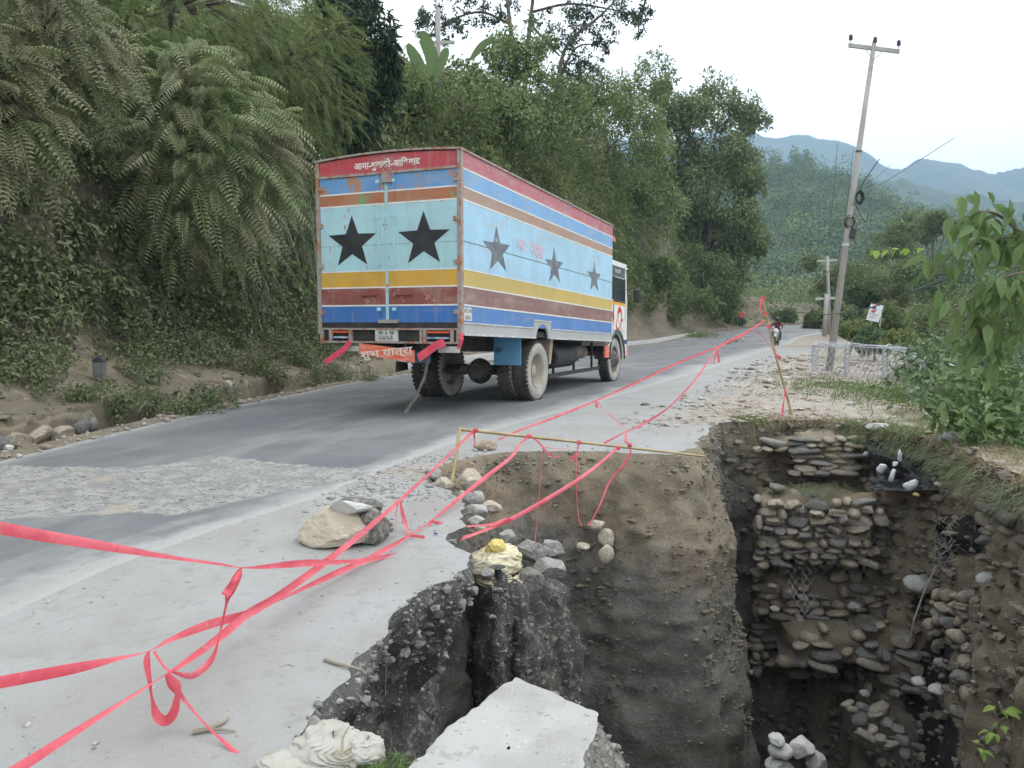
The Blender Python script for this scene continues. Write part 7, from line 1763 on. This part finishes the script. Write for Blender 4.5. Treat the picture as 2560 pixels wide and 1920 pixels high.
# --- wooded hills
def hill(name, ridge, Yr, Yf, zf, amp, seed, m, nu=120, nv=40, bulge=1.3):
    rx = np.array([p[0] for p in ridge], float); ry_ = np.array([p[1] for p in ridge], float)
    px = np.linspace(rx[0], rx[-1], nu); py = np.interp(px, rx, ry_)
    top = np.array([at(a, b_, Yr) for a, b_ in zip(px, py)])
    t = np.linspace(0, 1, nv)[:, None]
    X = top[None, :, 0] * (Yf + (Yr - Yf) * t) / Yr * .6 + top[None, :, 0] * .4; Yv = Yf + (Yr - Yf) * t + 0 * px[None]
    Z = zf + (top[None, :, 2] - zf) * t ** bulge
    V = np.stack([X, Yv, Z], -1)
    back = V[-1:].copy(); back[..., 1] += Yr * .25; back[..., 2] -= (top[:, 2] * .4)[None]
    d = fbm(V / (Yr * .06), 5, seed) * amp; V[..., 2] += d * np.clip(t * 1.5, 0, 1); V[..., 1] += d * .8
    V = np.concatenate([V, back], 0)
    me = mesh_np(name, V.reshape(-1, 3), grid_faces(nv + 1, nu), m, True)
    tag(link(name, me), kind='structure'); return V[:-1]
HILL = mat('wooded_slope', (.045, .07, .03), (.07, .095, .045), .03, .95, 0, 0, 1, True, 1)
HILLF = mat('far_wooded_slope', (.04, .06, .03), (.06, .08, .04), .01, .95, 0, .6, .03, True, 12)
near_ridge = [(1250, 480), (1500, 440), (1850, 398), (1905, 404), (1960, 402), (2000, 404), (2060, 424), (2110, 446), (2160, 482), (2200, 516), (2240, 522), (2300, 536), (2360, 530), (2420, 552), (2560, 590), (2760, 610), (3000, 620)]
HV = hill('hill', near_ridge, 420, 130, -6, 6, 71, HILL)
far_ridge = [(1000, 340), (1500, 345), (1900, 352), (1960, 355), (2060, 353), (2105, 358), (2140, 376), (2200, 398), (2250, 417), (2300, 396), (2330, 388), (2390, 388), (2430, 402), (2480, 430), (2520, 436), (2560, 428), (2700, 415), (3000, 420)]
hill('far_hill', far_ridge, 2000, 700, -10, 30, 72, HILLF, 400, 50)
hill('far_hill', [(1900, 420), (2200, 470), (2260, 455), (2330, 470), (2420, 480), (2500, 500), (2560, 495), (3000, 520)], 1000, 430, -10, 14, 73, HILLF, 200, 40)
def hill_trees(n, seed, t0, t1):
    r_ = np.random.default_rng(seed); nv, nu = HV.shape[:2]
    a = r_.integers(int(t0 * (nv - 1)), int(t1 * (nv - 1)) + 1, n); b_ = r_.integers(int(nu * .18), int(nu * .92), n)
    return HV[a, b_] + r_.normal(0, 1, (n, 3)) * (2.5, 3, .5)
ht = hill_trees(3000, 81, .12, 1.0); scale = np.clip(ht[:, 1] / 420, .5, 1)
rr = np.clip(np.random.default_rng(82).lognormal(1.05, .42, 3000), 1.3, 6.5)
parts = [clumps(ht + np.array((0, 0, 1)) * (rr * .6)[:, None], np.stack([rr, rr, rr * 1.15], 1), np.tile((0, -.4, .7), (3000, 1)), 84, .72, .8, .2, 83, shell=.7)]
o = plant('hill_forest', parts, L_WOOD); tag(o, kind='stuff')
sel_ = np.random.default_rng(84).choice(3000, 700, False)
parts = [clumps(ht[sel_] + (0, 0, 4), rr[sel_] * 1.0, np.tile((0, -.4, .7), (700, 1)), 70, .75, .8, .2, 85, shell=.7)]
o = plant('hill_forest', parts, L_TREE2); tag(o, kind='stuff')
def low_trees(n, seed):
    r_ = np.random.default_rng(seed); y = r_.uniform(118, 230, n); x = y * r_.uniform(.17, .72, n)
    return np.stack([x, y, gz(x, np.minimum(y, 200)) * 0 + r_.uniform(-4, 9, n) * (y / 200)], 1)
lt = low_trees(420, 91); r2 = np.random.default_rng(92).uniform(1.8, 3.8, 420)
parts = [clumps(lt, np.stack([r2, r2, r2 * 1.3], 1), np.tile((0, -.4, .6), (420, 1)), 110, .65, .7, .3, 93, shell=.7)]
o = plant('valley_forest', parts, L_TREE); tag(o, kind='stuff')
# ================================================================ POLES, WIRES, BASKETS, RIDER, SIGN
POLE = mat('weathered_pole', (.40, .37, .34), (.31, .285, .26), 2.5, .85, 0, .3, 18, vec=(1, 1, .3), spots=((.24, .21, .18), 3, .62))
PALE = mat('pale_crossarm', (.46, .45, .39), (.38, .37, .32), 5, .7, 0, .2, 20)
DARKI = mat('brown_insulator', (.06, .045, .05), (.09, .07, .075), 8, .3, 0, 0)
CABLE = mat('black_cable', (.02, .02, .022), (.03, .03, .033), 8, .5, 0, 0)
CABLE_G = mat('grey_cable', (.38, .40, .40), (.30, .32, .32), 8, .6, 0, 0)
def power_pole(label, base, top, r0, r1, arm, ins, braces=True, name='utility_pole', insul=True):
    base, top = np.array(base), np.array(top); e = empty(name, tuple(base)); tag(e, label, 'utility pole')
    b = MB(); b.tube([np.array((0, 0, -.5)), (top - base) * .5, top - base], [r0, (r0 + r1) / 2, r1], 14); b.build('pole', POLE, e, smooth=True)
    a0, a1 = np.array(arm[0]) - base, np.array(arm[1]) - base
    b = MB(); ax = unit((a1 - a0)); up = np.array((0, 0, 1.)); dp = unit(np.cross(ax, up)); h = max(r1, .085) * .62
    V = [p + s * dp * h * .8 - dp * (r1 + .01) + q * up * h for p in (a0, a1) for s in (-1, 1) for q in (-1, 1)]
    b.add(V, [(0, 1, 3, 2), (4, 6, 7, 5), (0, 4, 5, 1), (2, 3, 7, 6), (0, 2, 6, 4), (1, 5, 7, 3)]); b.build('crossarm', PALE, e)
    if insul:
        for q in ins:
            p = np.array(q) - base; s = max(r1 / .09, .95)
            o = empty('insulator', tuple(p)); o.parent = e
            b = MB(); b.lathe([(.0, -.20 * s), (.012 * s, -.20 * s), (.012 * s, -.05 * s)], 8, 'z'); b.build('pin', PALE, o)
            b = MB(); b.lathe([(0, -.06 * s), (.05 * s, -.06 * s), (.065 * s, -.03 * s), (.045 * s, -.01 * s), (.065 * s, .02 * s), (.045 * s, .04 * s), (.055 * s, .07 * s), (.03 * s, .10 * s), (0, .11 * s)], 12, 'z'); b.build('porcelain', DARKI, o)
    if braces:
        for p in (a0 * .72 + a1 * .28, a0 * .3 + a1 * .7):
            b = MB(); b.tube([p + (0, -r1, -.03), (top - base) * .955 + (0, -r1, -.12)], .012, 5); b.build('brace', PALE, e)
    return e
pb = gp(2068, 928); Yp = pb[1]; pt = at(2186, 104, Yp + .2)
up_ = power_pole('tall leaning utility pole with a crossarm and three insulators', pb, pt, .108, .06, (at(2122, 111, Yp + .3), at(2250, 127, Yp)), (at(2127, 95, Yp + .2), at(2188, 101, Yp), at(2247, 109, Yp)))
def on_pole(py):
    f = (928 - py) / (928 - 104); return pb + (pt - pb) * f
b = MB(); c_ = on_pole(607) - pb; b.lathe([(.09, -.04), (.098, -.04), (.098, .04), (.09, .04)], 14, 'z', tuple(c_)); b.build('white_band', PLATE, up_)
b = MB(); c_ = on_pole(375) - pb; b.lathe([(.078, -.03), (.086, -.03), (.086, .03), (.078, .03)], 14, 'z', tuple(c_)); b.build('steel_band', DARKI, up_)
r_ = np.random.default_rng(7)
b = MB(); c_ = on_pole(490) + np.array((.17, -.10, 0))
for k in range(9):
    a = np.linspace(0, 6.28, 26); rx, rz = r_.uniform(.07, .13), r_.uniform(.13, .2)
    b.tube(np.stack([c_[0] + rx * np.cos(a) + r_.normal(0, .02), c_[1] + .03 * np.sin(2 * a + k) + r_.normal(0, .03) + 0 * a, c_[2] + rz * np.sin(a) + r_.normal(0, .02)], 1), .012, 5, cap=False)
tag(b.build('cable_coil', CABLE), 'coil of black cable tied to the utility pole', 'cable coil')
b = MB()
for k in range(5):
    a = np.linspace(0, 6.28, 22); c_ = on_pole(552) + np.array((0, -.11, 0)); rx, rz = r_.uniform(.11, .17), r_.uniform(.12, .2)
    b.tube(np.stack([c_[0] + rx * np.cos(a), c_[1] + r_.normal(0, .03) + 0 * a, c_[2] + rz * np.sin(a)], 1), .012, 5, cap=False)
tag(b.build('cable_coil', CABLE), 'small black cable loop above the junction box on the pole', 'cable coil')
c_ = on_pole(580) + np.array((.13, -.11, 0)); b = MB(); b.box((-.07, -.05, -.15), (.07, .05, .15), 0, .02)
tag(b.build('junction_box', CABLE, None, loc=tuple(c_), rot=(0, .3, 0)), 'black junction box hanging low on the utility pole', 'junction box')
def wire(label, pts, r, m, n=12, name='cable'):
    P = catmull(np.array([at(*p) for p in pts]), n); b = MB(); b.tube(P, r, 5, cap=False); tag(b.build(name, m, smooth=True), label, 'cable')
wire('grey cable sagging from the pole past the bamboo pole top', [(2112, 625, Yp), (2070, 680, 30), (2000, 735, 45), (1940, 748, 60), (1880, 745, 80)], .022, CABLE_G)
wire('dark cable crossing in front of the pole and the white sign', [(1905, 745, 40), (1960, 772, 34), (2020, 783, 28), (2092, 785, Yp - .3), (2180, 768, 17), (2290, 725, 13), (2385, 690, 10)], .014, CABLE)
wire('black cable rising from the coil to the sky', [(2150, 485, Yp), (2220, 450, 27), (2300, 400, 32), (2385, 345, 38)], .016, CABLE)
wire('short black cable end sticking up from the coil', [(2148, 474, Yp), (2170, 438, Yp), (2198, 398, Yp)], .014, CABLE, 6)
wire('thin cable end above the rising black cable', [(2150, 478, Yp), (2190, 445, Yp + 1), (2228, 412, Yp + 2)], .008, CABLE, 6)
wire('loose cable end dangling below the coil', [(2135, 505, Yp - .1), (2150, 535, Yp - .1), (2165, 555, Yp - .1), (2170, 535, Yp - .1)], .012, CABLE, 6)
wire('thin grey drop wire down the near side of the pole', [(2094, 358, Yp + 2), (2088, 430, Yp + 2), (2080, 520, Yp + 2), (2072, 600, Yp + 2)], .006, CABLE, 6)
wire('thin grey drop wire beside the pole', [(2134, 370, Yp), (2124, 450, Yp), (2115, 540, Yp)], .006, CABLE, 6)
for (lb, x0, y0, x1, y1, Y, r0) in (('thin pale pole behind the utility pole', 2074, 815, 2068, 640, 46, .10), ('short dark pole beside the thin pale pole', 2062, 818, 2066, 735, 44, .13), ('tiny far pole on the hill foot beyond the rider', 2004, 752, 2008, 722, 130, .14)):
    a, t_ = at(x0, y0, Y), at(x1, y1, Y); m_ = at(x1, y1 + 12, Y)
    power_pole(lb, a, t_, r0, r0 * .8, (m_ + np.array((-.55, 0, 0)), m_ + np.array((.6, 0, .05))), (), False, insul=False)
a, t_ = at(1096, 300, 34), at(1095, 20, 34); m_ = at(1100, 104, 34)
power_pole('utility pole with crossarm half hidden behind the skyline bushes', a, t_, .11, .10, (m_ + np.array((-.6, 0, 0)), m_ + np.array((.6, 0, .0))), (at(1066, 92, 34), at(1132, 90, 34)), False)

# wire baskets
def basket(label, corners, h, seed):
    """corners: four ground points; net panels all round, stiff edges"""
    c = [np.array(q) for q in corners]; e = empty('gabion_basket', tuple(c[0])); tag(e, label, 'gabion basket', 'empty wire baskets by the road')
    for k in range(4):
        a, b_ = c[k], c[(k + 1) % 4]; w_ = np.linalg.norm((b_ - a)[:2]); yaw = math.atan2(b_[1] - a[1], b_[0] - a[0])
        o = hexwire('wire_panel', e, w_, h, .15, .0065, WIRE, seed + k, .05); o.location = tuple(a - c[0]); o.rotation_euler = (0, math.atan2(-(b_ - a)[2], w_), yaw)
    bm_ = MB()
    up = np.array((0, 0, h))
    for k in range(4):
        a, b_ = c[k] - c[0], c[(k + 1) % 4] - c[0]
        mid_ = (a + b_) / 2 + np.array((0, 0, -.03)) + up
        bm_.tube([a + up, mid_, b_ + up], .014, 5); bm_.tube([a, b_], .012, 5); bm_.tube([a, a + up], .014, 5)
    bm_.build('edge_wire', WIRE, e)
    a, b_, d = c[0], c[1], c[3]
    o = hexwire('wire_lid', e, np.linalg.norm((b_ - a)[:2]), np.linalg.norm((d - a)[:2]), .15, .006, WIRE, seed + 9, .05)
    ax = unit(b_ - a); ay = unit((d - a) - ax * np.dot(d - a, ax)); az = np.cross(ax, ay)
    o.matrix_local = Matrix(((ax[0], -az[0], ay[0], 0), (ax[1], -az[1], ay[1], 0), (ax[2], -az[2], ay[2], h), (0, 0, 0, 1)))
def G(px, py, Y): return at(px, py, Y)
basket('wire basket standing round the foot of the utility pole', (G(2030, 942, 21.2), G(2110, 948, 20.8), G(2122, 938, 22.4), G(2044, 932, 22.8)), .85, 1)
basket('longest wire basket, in the middle of the row', (G(2112, 950, 20.6), G(2204, 964, 19.6), G(2210, 952, 20.9), G(2122, 940, 22.0)), .92, 20)
basket('last wire basket, at the slope edge', (G(2206, 968, 19.5), G(2296, 1010, 18.2), G(2310, 994, 19.2), G(2218, 956, 20.8)), 1.0, 40)

# concrete kerb of the far verge, the drain stones and the milestone
ky = np.arange(23, 66, .5); kx = left_x(ky)
kt = unit(np.stack([np.gradient(kx, ky), np.ones_like(ky)], 1)); kn = np.stack([-kt[:, 1], kt[:, 0]], 1)
prof = [(.56, -.1), (.57, .22), (.60, .26), (.94, .27), (.97, .24), (.98, -.1)]
V = np.stack([np.stack([kx + kn[:, 0] * o_, ky + kn[:, 1] * o_, gz(kx, ky) + z_], 1) for o_, z_ in prof], 1)
V = V + fbm(V * 2.5, 3, 77)[..., None] * .02
tag(link('kerb', mesh_np('kerb', V.reshape(-1, 3), grid_faces(len(ky), len(prof)), CONC, True)), kind='structure')
a, c_ = np.array((left_x(5.6), 5.6)), np.array((left_x(11.2), 11.2)); dn_ = unit(np.array((-(c_ - a)[1], (c_ - a)[0])))
z0 = float(gz(0, 8)) - .12
masonry('drain_wall', 'low drain wall of big round stones across the road', 'drain wall', (*(a + dn_ * 1.09), z0), (*(c_ + dn_ * 1.09), z0), .40, .20, .32, depth=.2, seed=61, tan=.2, kinds=COBBLE)
q = bank_hit(252, 938, .06); ms = empty('milestone', tuple(q)); tag(ms, 'small round-topped milestone with a dark top among the bank plants', 'milestone')
def ms_poly(w, h): return [(-w, 0), (w, 0), (w, h - w)] + [(w * math.cos(a_), h - w + w * math.sin(a_)) for a_ in np.linspace(.2, math.pi - .2, 9)] + [(-w, h - w)]
b = MB(); b.prism(ms_poly(.085, .34), -.06, .06, lambda x, z, h: (x, h, z)); b.build('stone_body', mat('milestone_body', (.17, .17, .16), (.12, .125, .11), 6, .9, 0, .3), ms)
b = MB(); b.prism([(x, z) for x, z in ms_poly(.088, .345) if z > .15] , -.063, .063, lambda x, z, h: (x, h, z)); b.build('dark_cap', mat('milestone_cap', (.035, .035, .05), (.06, .06, .075), 6, .7), ms)

# white sign among the trees
Ysg = 43.0
sA, sB, sC, sD = at(2174, 757, Ysg), at(2203, 762, Ysg - .4), at(2196, 806, Ysg - .4), at(2165, 799, Ysg)
sg = empty('sign_board', tuple(sD)); tag(sg, 'tilted white sign board with a dark peak over a red half disc', 'sign')
so = np.array(sD); ex = unit(sC - sD); ez = unit(sA - sD - ex * np.dot(sA - sD, ex)); ey = unit(np.cross(ez, ex)); swid, shei = np.linalg.norm(sC - sD), np.linalg.norm(sA - sD)
def sgp(a, b_, h): return ex * a * swid + ez * b_ * shei + ey * h
b = MB(); b.prism([(0, 0), (1, 0), (1, 1), (0, 1)], -.02, .02, sgp); b.build('board', mat('sign_white', (.74, .75, .76), (.66, .67, .68), 6, .5), sg)
fs = -1 if ey[1] > 0 else 1
b = MB(); b.prism([(0, .965), (.6, .965), (.6, 1.0), (0, 1.0)], fs * .024, fs * .03, sgp); b.build('red_edge', INK_R, sg)
b = MB(); b.prism([(.36 + .19 * math.cos(a_), .60 + .13 * math.sin(a_)) for a_ in np.linspace(math.pi * 1.02, 2 * math.pi * .98, 12)] + [(.46, .66), (.40, .60), (.34, .68), (.28, .60)], fs * .024, fs * .03, sgp); b.build('red_disc', INK_R, sg)
b = MB(); b.prism([(.10, .62), (.34, .84), (.42, .86), (.62, .62), (.52, .66), (.44, .74), (.38, .66), (.34, .74), (.26, .66), (.2, .70)], fs * .031, fs * .036, sgp); b.build('dark_peak', NAVY, sg)
for k, (z_, a_, b2) in enumerate(((.40, .08, .95), (.35, .08, .8), (.24, .2, .7), (.17, .12, .6))):
    b = MB(); x = a_
    rr_ = np.random.default_rng(k)
    wv = rr_.uniform(.03, .07)
    b.prism([(a_, z_), (b2, z_), (b2, z_ + .022), (a_, z_ + .022)], fs * .024, fs * .028, sgp); b.build('print_line', mat('sign_print', (.35, .33, .36), (.45, .35, .38), 30, .6), sg)
for x_ in (.15, .85):
    b = MB(); b.tube([ex * x_ * swid - ey * fs * .05 + ez * shei * .9, ex * x_ * swid - ey * fs * .05 - np.array((0, 0, 3.5))], .04, 6); b.build('post', PALE, sg)

# people
def body(name, J, edges, rad, colour, m, parent, sub=2):
    """one continuous skin round a posed skeleton; colour(v) picks a material slot"""
    names = list(J); me = bpy.data.meshes.new(name)
    me.from_pydata([J[k] for k in names], [(names.index(a), names.index(b_)) for a, b_ in edges], [])
    o = link(name, me, parent)
    md = o.modifiers.new('skin', 'SKIN'); md.use_smooth_shade = True
    for k, v in zip(names, me.skin_vertices[0].data):
        r = rad[k]; v.radius = (r, r) if np.isscalar(r) else r
        v.use_root = (k == 'pelvis')
    o.modifiers.new('sub', 'SUBSURF').levels = sub
    bpy.context.view_layer.update()
    me2 = bpy.data.meshes.new_from_object(o.evaluated_get(bpy.context.evaluated_depsgraph_get()))
    o.modifiers.clear(); o.data = me2; bpy.data.meshes.remove(me); me2.name = name
    me2.materials.clear()
    for x in m: me2.materials.append(x)
    for p in me2.polygons: p.material_index = colour(p.center); p.use_smooth = True
    return o
SKIN_ = mat('skin', (.30, .17, .11), (.27, .15, .10), 8, .6, 0, 0)
SHIRT = mat('dark_red_shirt', (.10, .018, .03), (.15, .03, .045), 9, .85, 0, .2, 30)
DENIM = mat('dark_trousers', (.03, .035, .05), (.05, .055, .075), 9, .9, 0, .2, 30)
REDT = mat('red_top', (.55, .10, .08), (.48, .08, .07), 9, .85, 0, .2, 30)
HELM = mat('black_helmet', (.02, .022, .026), (.03, .032, .038), 5, .2, 0, 0)
# the motorcycle faces the camera; local x forward, y left
mp = at(1941, 866, 48.5); mp[2] = float(gz(mp[0], mp[1])) + .02; head_d = unit(-mp[:2] + np.array((.0, .0))); myaw = math.atan2(head_d[1], head_d[0]) - .12
mc = empty('motorcycle', tuple(mp + np.array((0, 0, .02))), (0, 0, myaw)); tag(mc, 'white motorcycle coming towards the camera on the asphalt', 'motorcycle')
def mwheel(x):
    w = empty('wheel', (x, 0, .30)); w.parent = mc
    b = MB(); b.lathe([(.22, -.04), (.27, -.05), (.305, -.02), (.305, .02), (.27, .05), (.22, .04), (.22, -.04)], 28, 'y'); b.build('tyre', RUBBER, w, smooth=True)
    b = MB(); b.lathe([(.22, -.03), (.2, -.03), (.2, .03), (.22, .03)], 24, 'y'); b.lathe([(0, -.05), (.05, -.05), (.05, .05), (0, .05)], 12, 'y')
    for k in range(5):
        a = k * 1.2566; b.tube([(0, 0, 0), (.21 * math.cos(a), 0, .21 * math.sin(a))], .012, 5)
    b.build('rim', DUSTY, w)
mwheel(.66); mwheel(-.64)
b = MB()
for s in (-1, 1): b.tube([(.66, .08 * s, .30), (.40, .09 * s, .92)], .022, 8)
b.build('fork', PLATE, mc)
b = MB(); b.tube([(.36, -.36, 1.02), (.36, -.2, 1.0), (.42, 0, .96), (.36, .2, 1.0), (.36, .36, 1.02)], .014, 6); b.build('handlebar', INK_K, mc)
for s in (-1, 1):
    b = MB(); b.tube([(.38, .25 * s, 1.0), (.40, .34 * s, 1.16)], .008, 5); b.lathe([(0, .0), (.05, .0), (.05, .02), (0, .025)], 10, 'x', (.40, .36 * s, 1.18)); b.build('mirror', INK_K, mc)
V, F = ICO[3]; link('fuel_tank', mesh_np('fuel_tank', V * (.26, .16, .13) + (.10, 0, .82), F, P_WHITE, True), mc)
V, F = ICO[3]; link('headlight_cowl', mesh_np('headlight_cowl', V * (.12, .15, .16) + (.50, 0, .88), F, P_WHITE, True), mc)
b = MB(); b.lathe([(0, .635), (.06, .63), (.075, .60)], 14, 'x', (0, 0, .86)); b.build('headlight', mat('lamp_glass', (.75, .72, .62), None, 4, .15), mc)
V, F = ICO[3]; link('front_mudguard', mesh_np('front_mudguard', V * (.26, .065, .10) + (.66, 0, .60), F, P_WHITE, True), mc)
b = MB(); b.box((-.18, -.14, .32), (.26, .14, .66), 0, .05); b.tube([(.1, -.16, .34), (-.3, -.2, .32), (-.75, -.2, .40)], .04, 8); b.build('engine', DUSTY, mc)
b = MB(); b.box((-.72, -.13, .74), (-.08, .13, .82), 0, .03); b.build('seat', INK_K, mc)
b = MB(); b.box((-.95, -.09, .60), (-.5, .09, .74), 0, .03); b.build('tail', P_WHITE, mc)
b = MB(); b.box((.60, -.10, .68), (.615, .10, .75)); b.build('number_plate', PLATE, mc)
rd_ = empty('person', tuple(mp + np.array((0, 0, .02))), (0, 0, myaw)); tag(rd_, 'rider in a dark red checked shirt and black helmet on the motorcycle', 'person')
J = {'pelvis': (-.28, 0, .88), 'waist': (-.24, 0, 1.05), 'chest': (-.14, 0, 1.28), 'neck': (-.10, 0, 1.44), 'head': (-.06, 0, 1.56), 'crown': (-.06, 0, 1.66)}
rad = {'pelvis': .145, 'waist': .13, 'chest': (.15, .19), 'neck': .06, 'head': .095, 'crown': .08}
E_ = [('pelvis', 'waist'), ('waist', 'chest'), ('chest', 'neck'), ('neck', 'head'), ('head', 'crown')]
for s, k in ((1, 'l'), (-1, 'r')):
    J.update({'sh' + k: (-.12, .19 * s, 1.36), 'el' + k: (.06, .34 * s, 1.16), 'wr' + k: (.30, .33 * s, 1.06), 'ha' + k: (.37, .32 * s, 1.04), 'hip' + k: (-.22, .12 * s, .86), 'kn' + k: (.20, .24 * s, .78), 'an' + k: (-.02, .20 * s, .36), 'to' + k: (.14, .21 * s, .32)})
    rad.update({'sh' + k: .07, 'el' + k: .05, 'wr' + k: .035, 'ha' + k: .042, 'hip' + k: .10, 'kn' + k: .068, 'an' + k: .045, 'to' + k: .04})
    E_ += [('chest', 'sh' + k), ('sh' + k, 'el' + k), ('el' + k, 'wr' + k), ('wr' + k, 'ha' + k), ('pelvis', 'hip' + k), ('hip' + k, 'kn' + k), ('kn' + k, 'an' + k), ('an' + k, 'to' + k)]
body('body', J, E_, rad, lambda c: (0 if c.z > 1.44 or c.x > .32 and c.z > .98 else (1 if c.z > .93 or (c.x < -.1 and c.z > .98) else 2)), [SKIN_, SHIRT, DENIM], rd_)
V, F = ICO[3]; link('helmet', mesh_np('helmet', V * (.145, .125, .15) + (-.05, 0, 1.61), F, HELM, True), rd_)
b = MB(); b.lathe([(.135, -.05), (.152, -.03), (.152, .02), (.135, .05)], 20, 'z', (-.05, 0, 1.62)); b.build('visor', GLASS, rd_)
# a walker far down the road
wp = gp(1853, 822); wp = np.array((left_x(73) + .9, 73.0, float(gz(left_x(73) + .9, 73)))); wp = np.array((*(at(1853, 820, 73)[:2]), float(gz(at(1853, 820, 73)[0], 73)))); wp[2] = max(wp[2], at(1853, 821, 73)[2])
wk = empty('person', tuple(wp), (0, 0, R(-100))); tag(wk, 'distant walker in a red top on the verge at the road bend', 'person')
J = {'pelvis': (0, 0, .92), 'waist': (0, 0, 1.08), 'chest': (.01, 0, 1.32), 'neck': (.01, 0, 1.46), 'head': (.03, 0, 1.57), 'crown': (.02, 0, 1.66)}
rad = {'pelvis': .14, 'waist': .12, 'chest': (.12, .17), 'neck': .05, 'head': .09, 'crown': .075}
E_ = [('pelvis', 'waist'), ('waist', 'chest'), ('chest', 'neck'), ('neck', 'head'), ('head', 'crown')]
for s, k in ((1, 'l'), (-1, 'r')):
    J.update({'sh' + k: (0, .17 * s, 1.39), 'el' + k: (-.04 * s, .24 * s, 1.12), 'wr' + k: (.10 * s, .24 * s, .88), 'ha' + k: (.13 * s, .24 * s, .80), 'hip' + k: (0, .09 * s, .88), 'kn' + k: (.12 * s, .10 * s, .48), 'an' + k: (.10 * s - .08, .10 * s, .08), 'to' + k: (.10 * s + .08, .10 * s, .035)})
    rad.update({'sh' + k: .06, 'el' + k: .045, 'wr' + k: .032, 'ha' + k: .038, 'hip' + k: .085, 'kn' + k: .06, 'an' + k: .04, 'to' + k: .035})
    E_ += [('chest', 'sh' + k), ('sh' + k, 'el' + k), ('el' + k, 'wr' + k), ('wr' + k, 'ha' + k), ('pelvis', 'hip' + k), ('hip' + k, 'kn' + k), ('kn' + k, 'an' + k), ('an' + k, 'to' + k)]
body('body', J, E_, rad, lambda c: (0 if c.z > 1.46 or (abs(c.y) > .2 and c.z < 1.1) else (1 if c.z > .95 else 2)), [SKIN_, REDT, DENIM], wk)
V, F = ICO[2]; link('hair', mesh_np('hair', V * (.10, .095, .085) + (0, 0, 1.63), F, HELM, True), wk)
p = gp(1846, 856); rock('rock', 'pale stone at the road edge on the inside of the bend', 'rock', (p[0], p[1], p[2] + .2), (.8, .5, .6), 801, GREY_ROCK, 0, 8, 3)
p = gp(1835, 862); rock('rock', 'dark clod beside the pale stone on the inside of the bend', 'rock', (p[0] - .4, p[1], p[2] + .15), (.5, .5, .5), 802, AGG, 0, 8, 3)

# ---------------------------------------------------------------- the air
hb = MB(); hb.box((-2400, -900, -22), (2400, 2700, 470))
hz = hb.build('haze', [], None); hm = bpy.data.materials.new('haze_air'); hm.use_nodes = True
hn, hl = hm.node_tree.nodes, hm.node_tree.links; hn.clear()
vp = hn.new('ShaderNodeVolumePrincipled'); vp.inputs['Color'].default_value = (.50, .74, 1.0, 1); vp.inputs['Density'].default_value = .00047; vp.inputs['Anisotropy'].default_value = 0
ho = hn.new('ShaderNodeOutputMaterial'); hl.new(vp.outputs[0], ho.inputs['Volume'])
hz.data.materials.append(hm); tag(hz, kind='stuff')
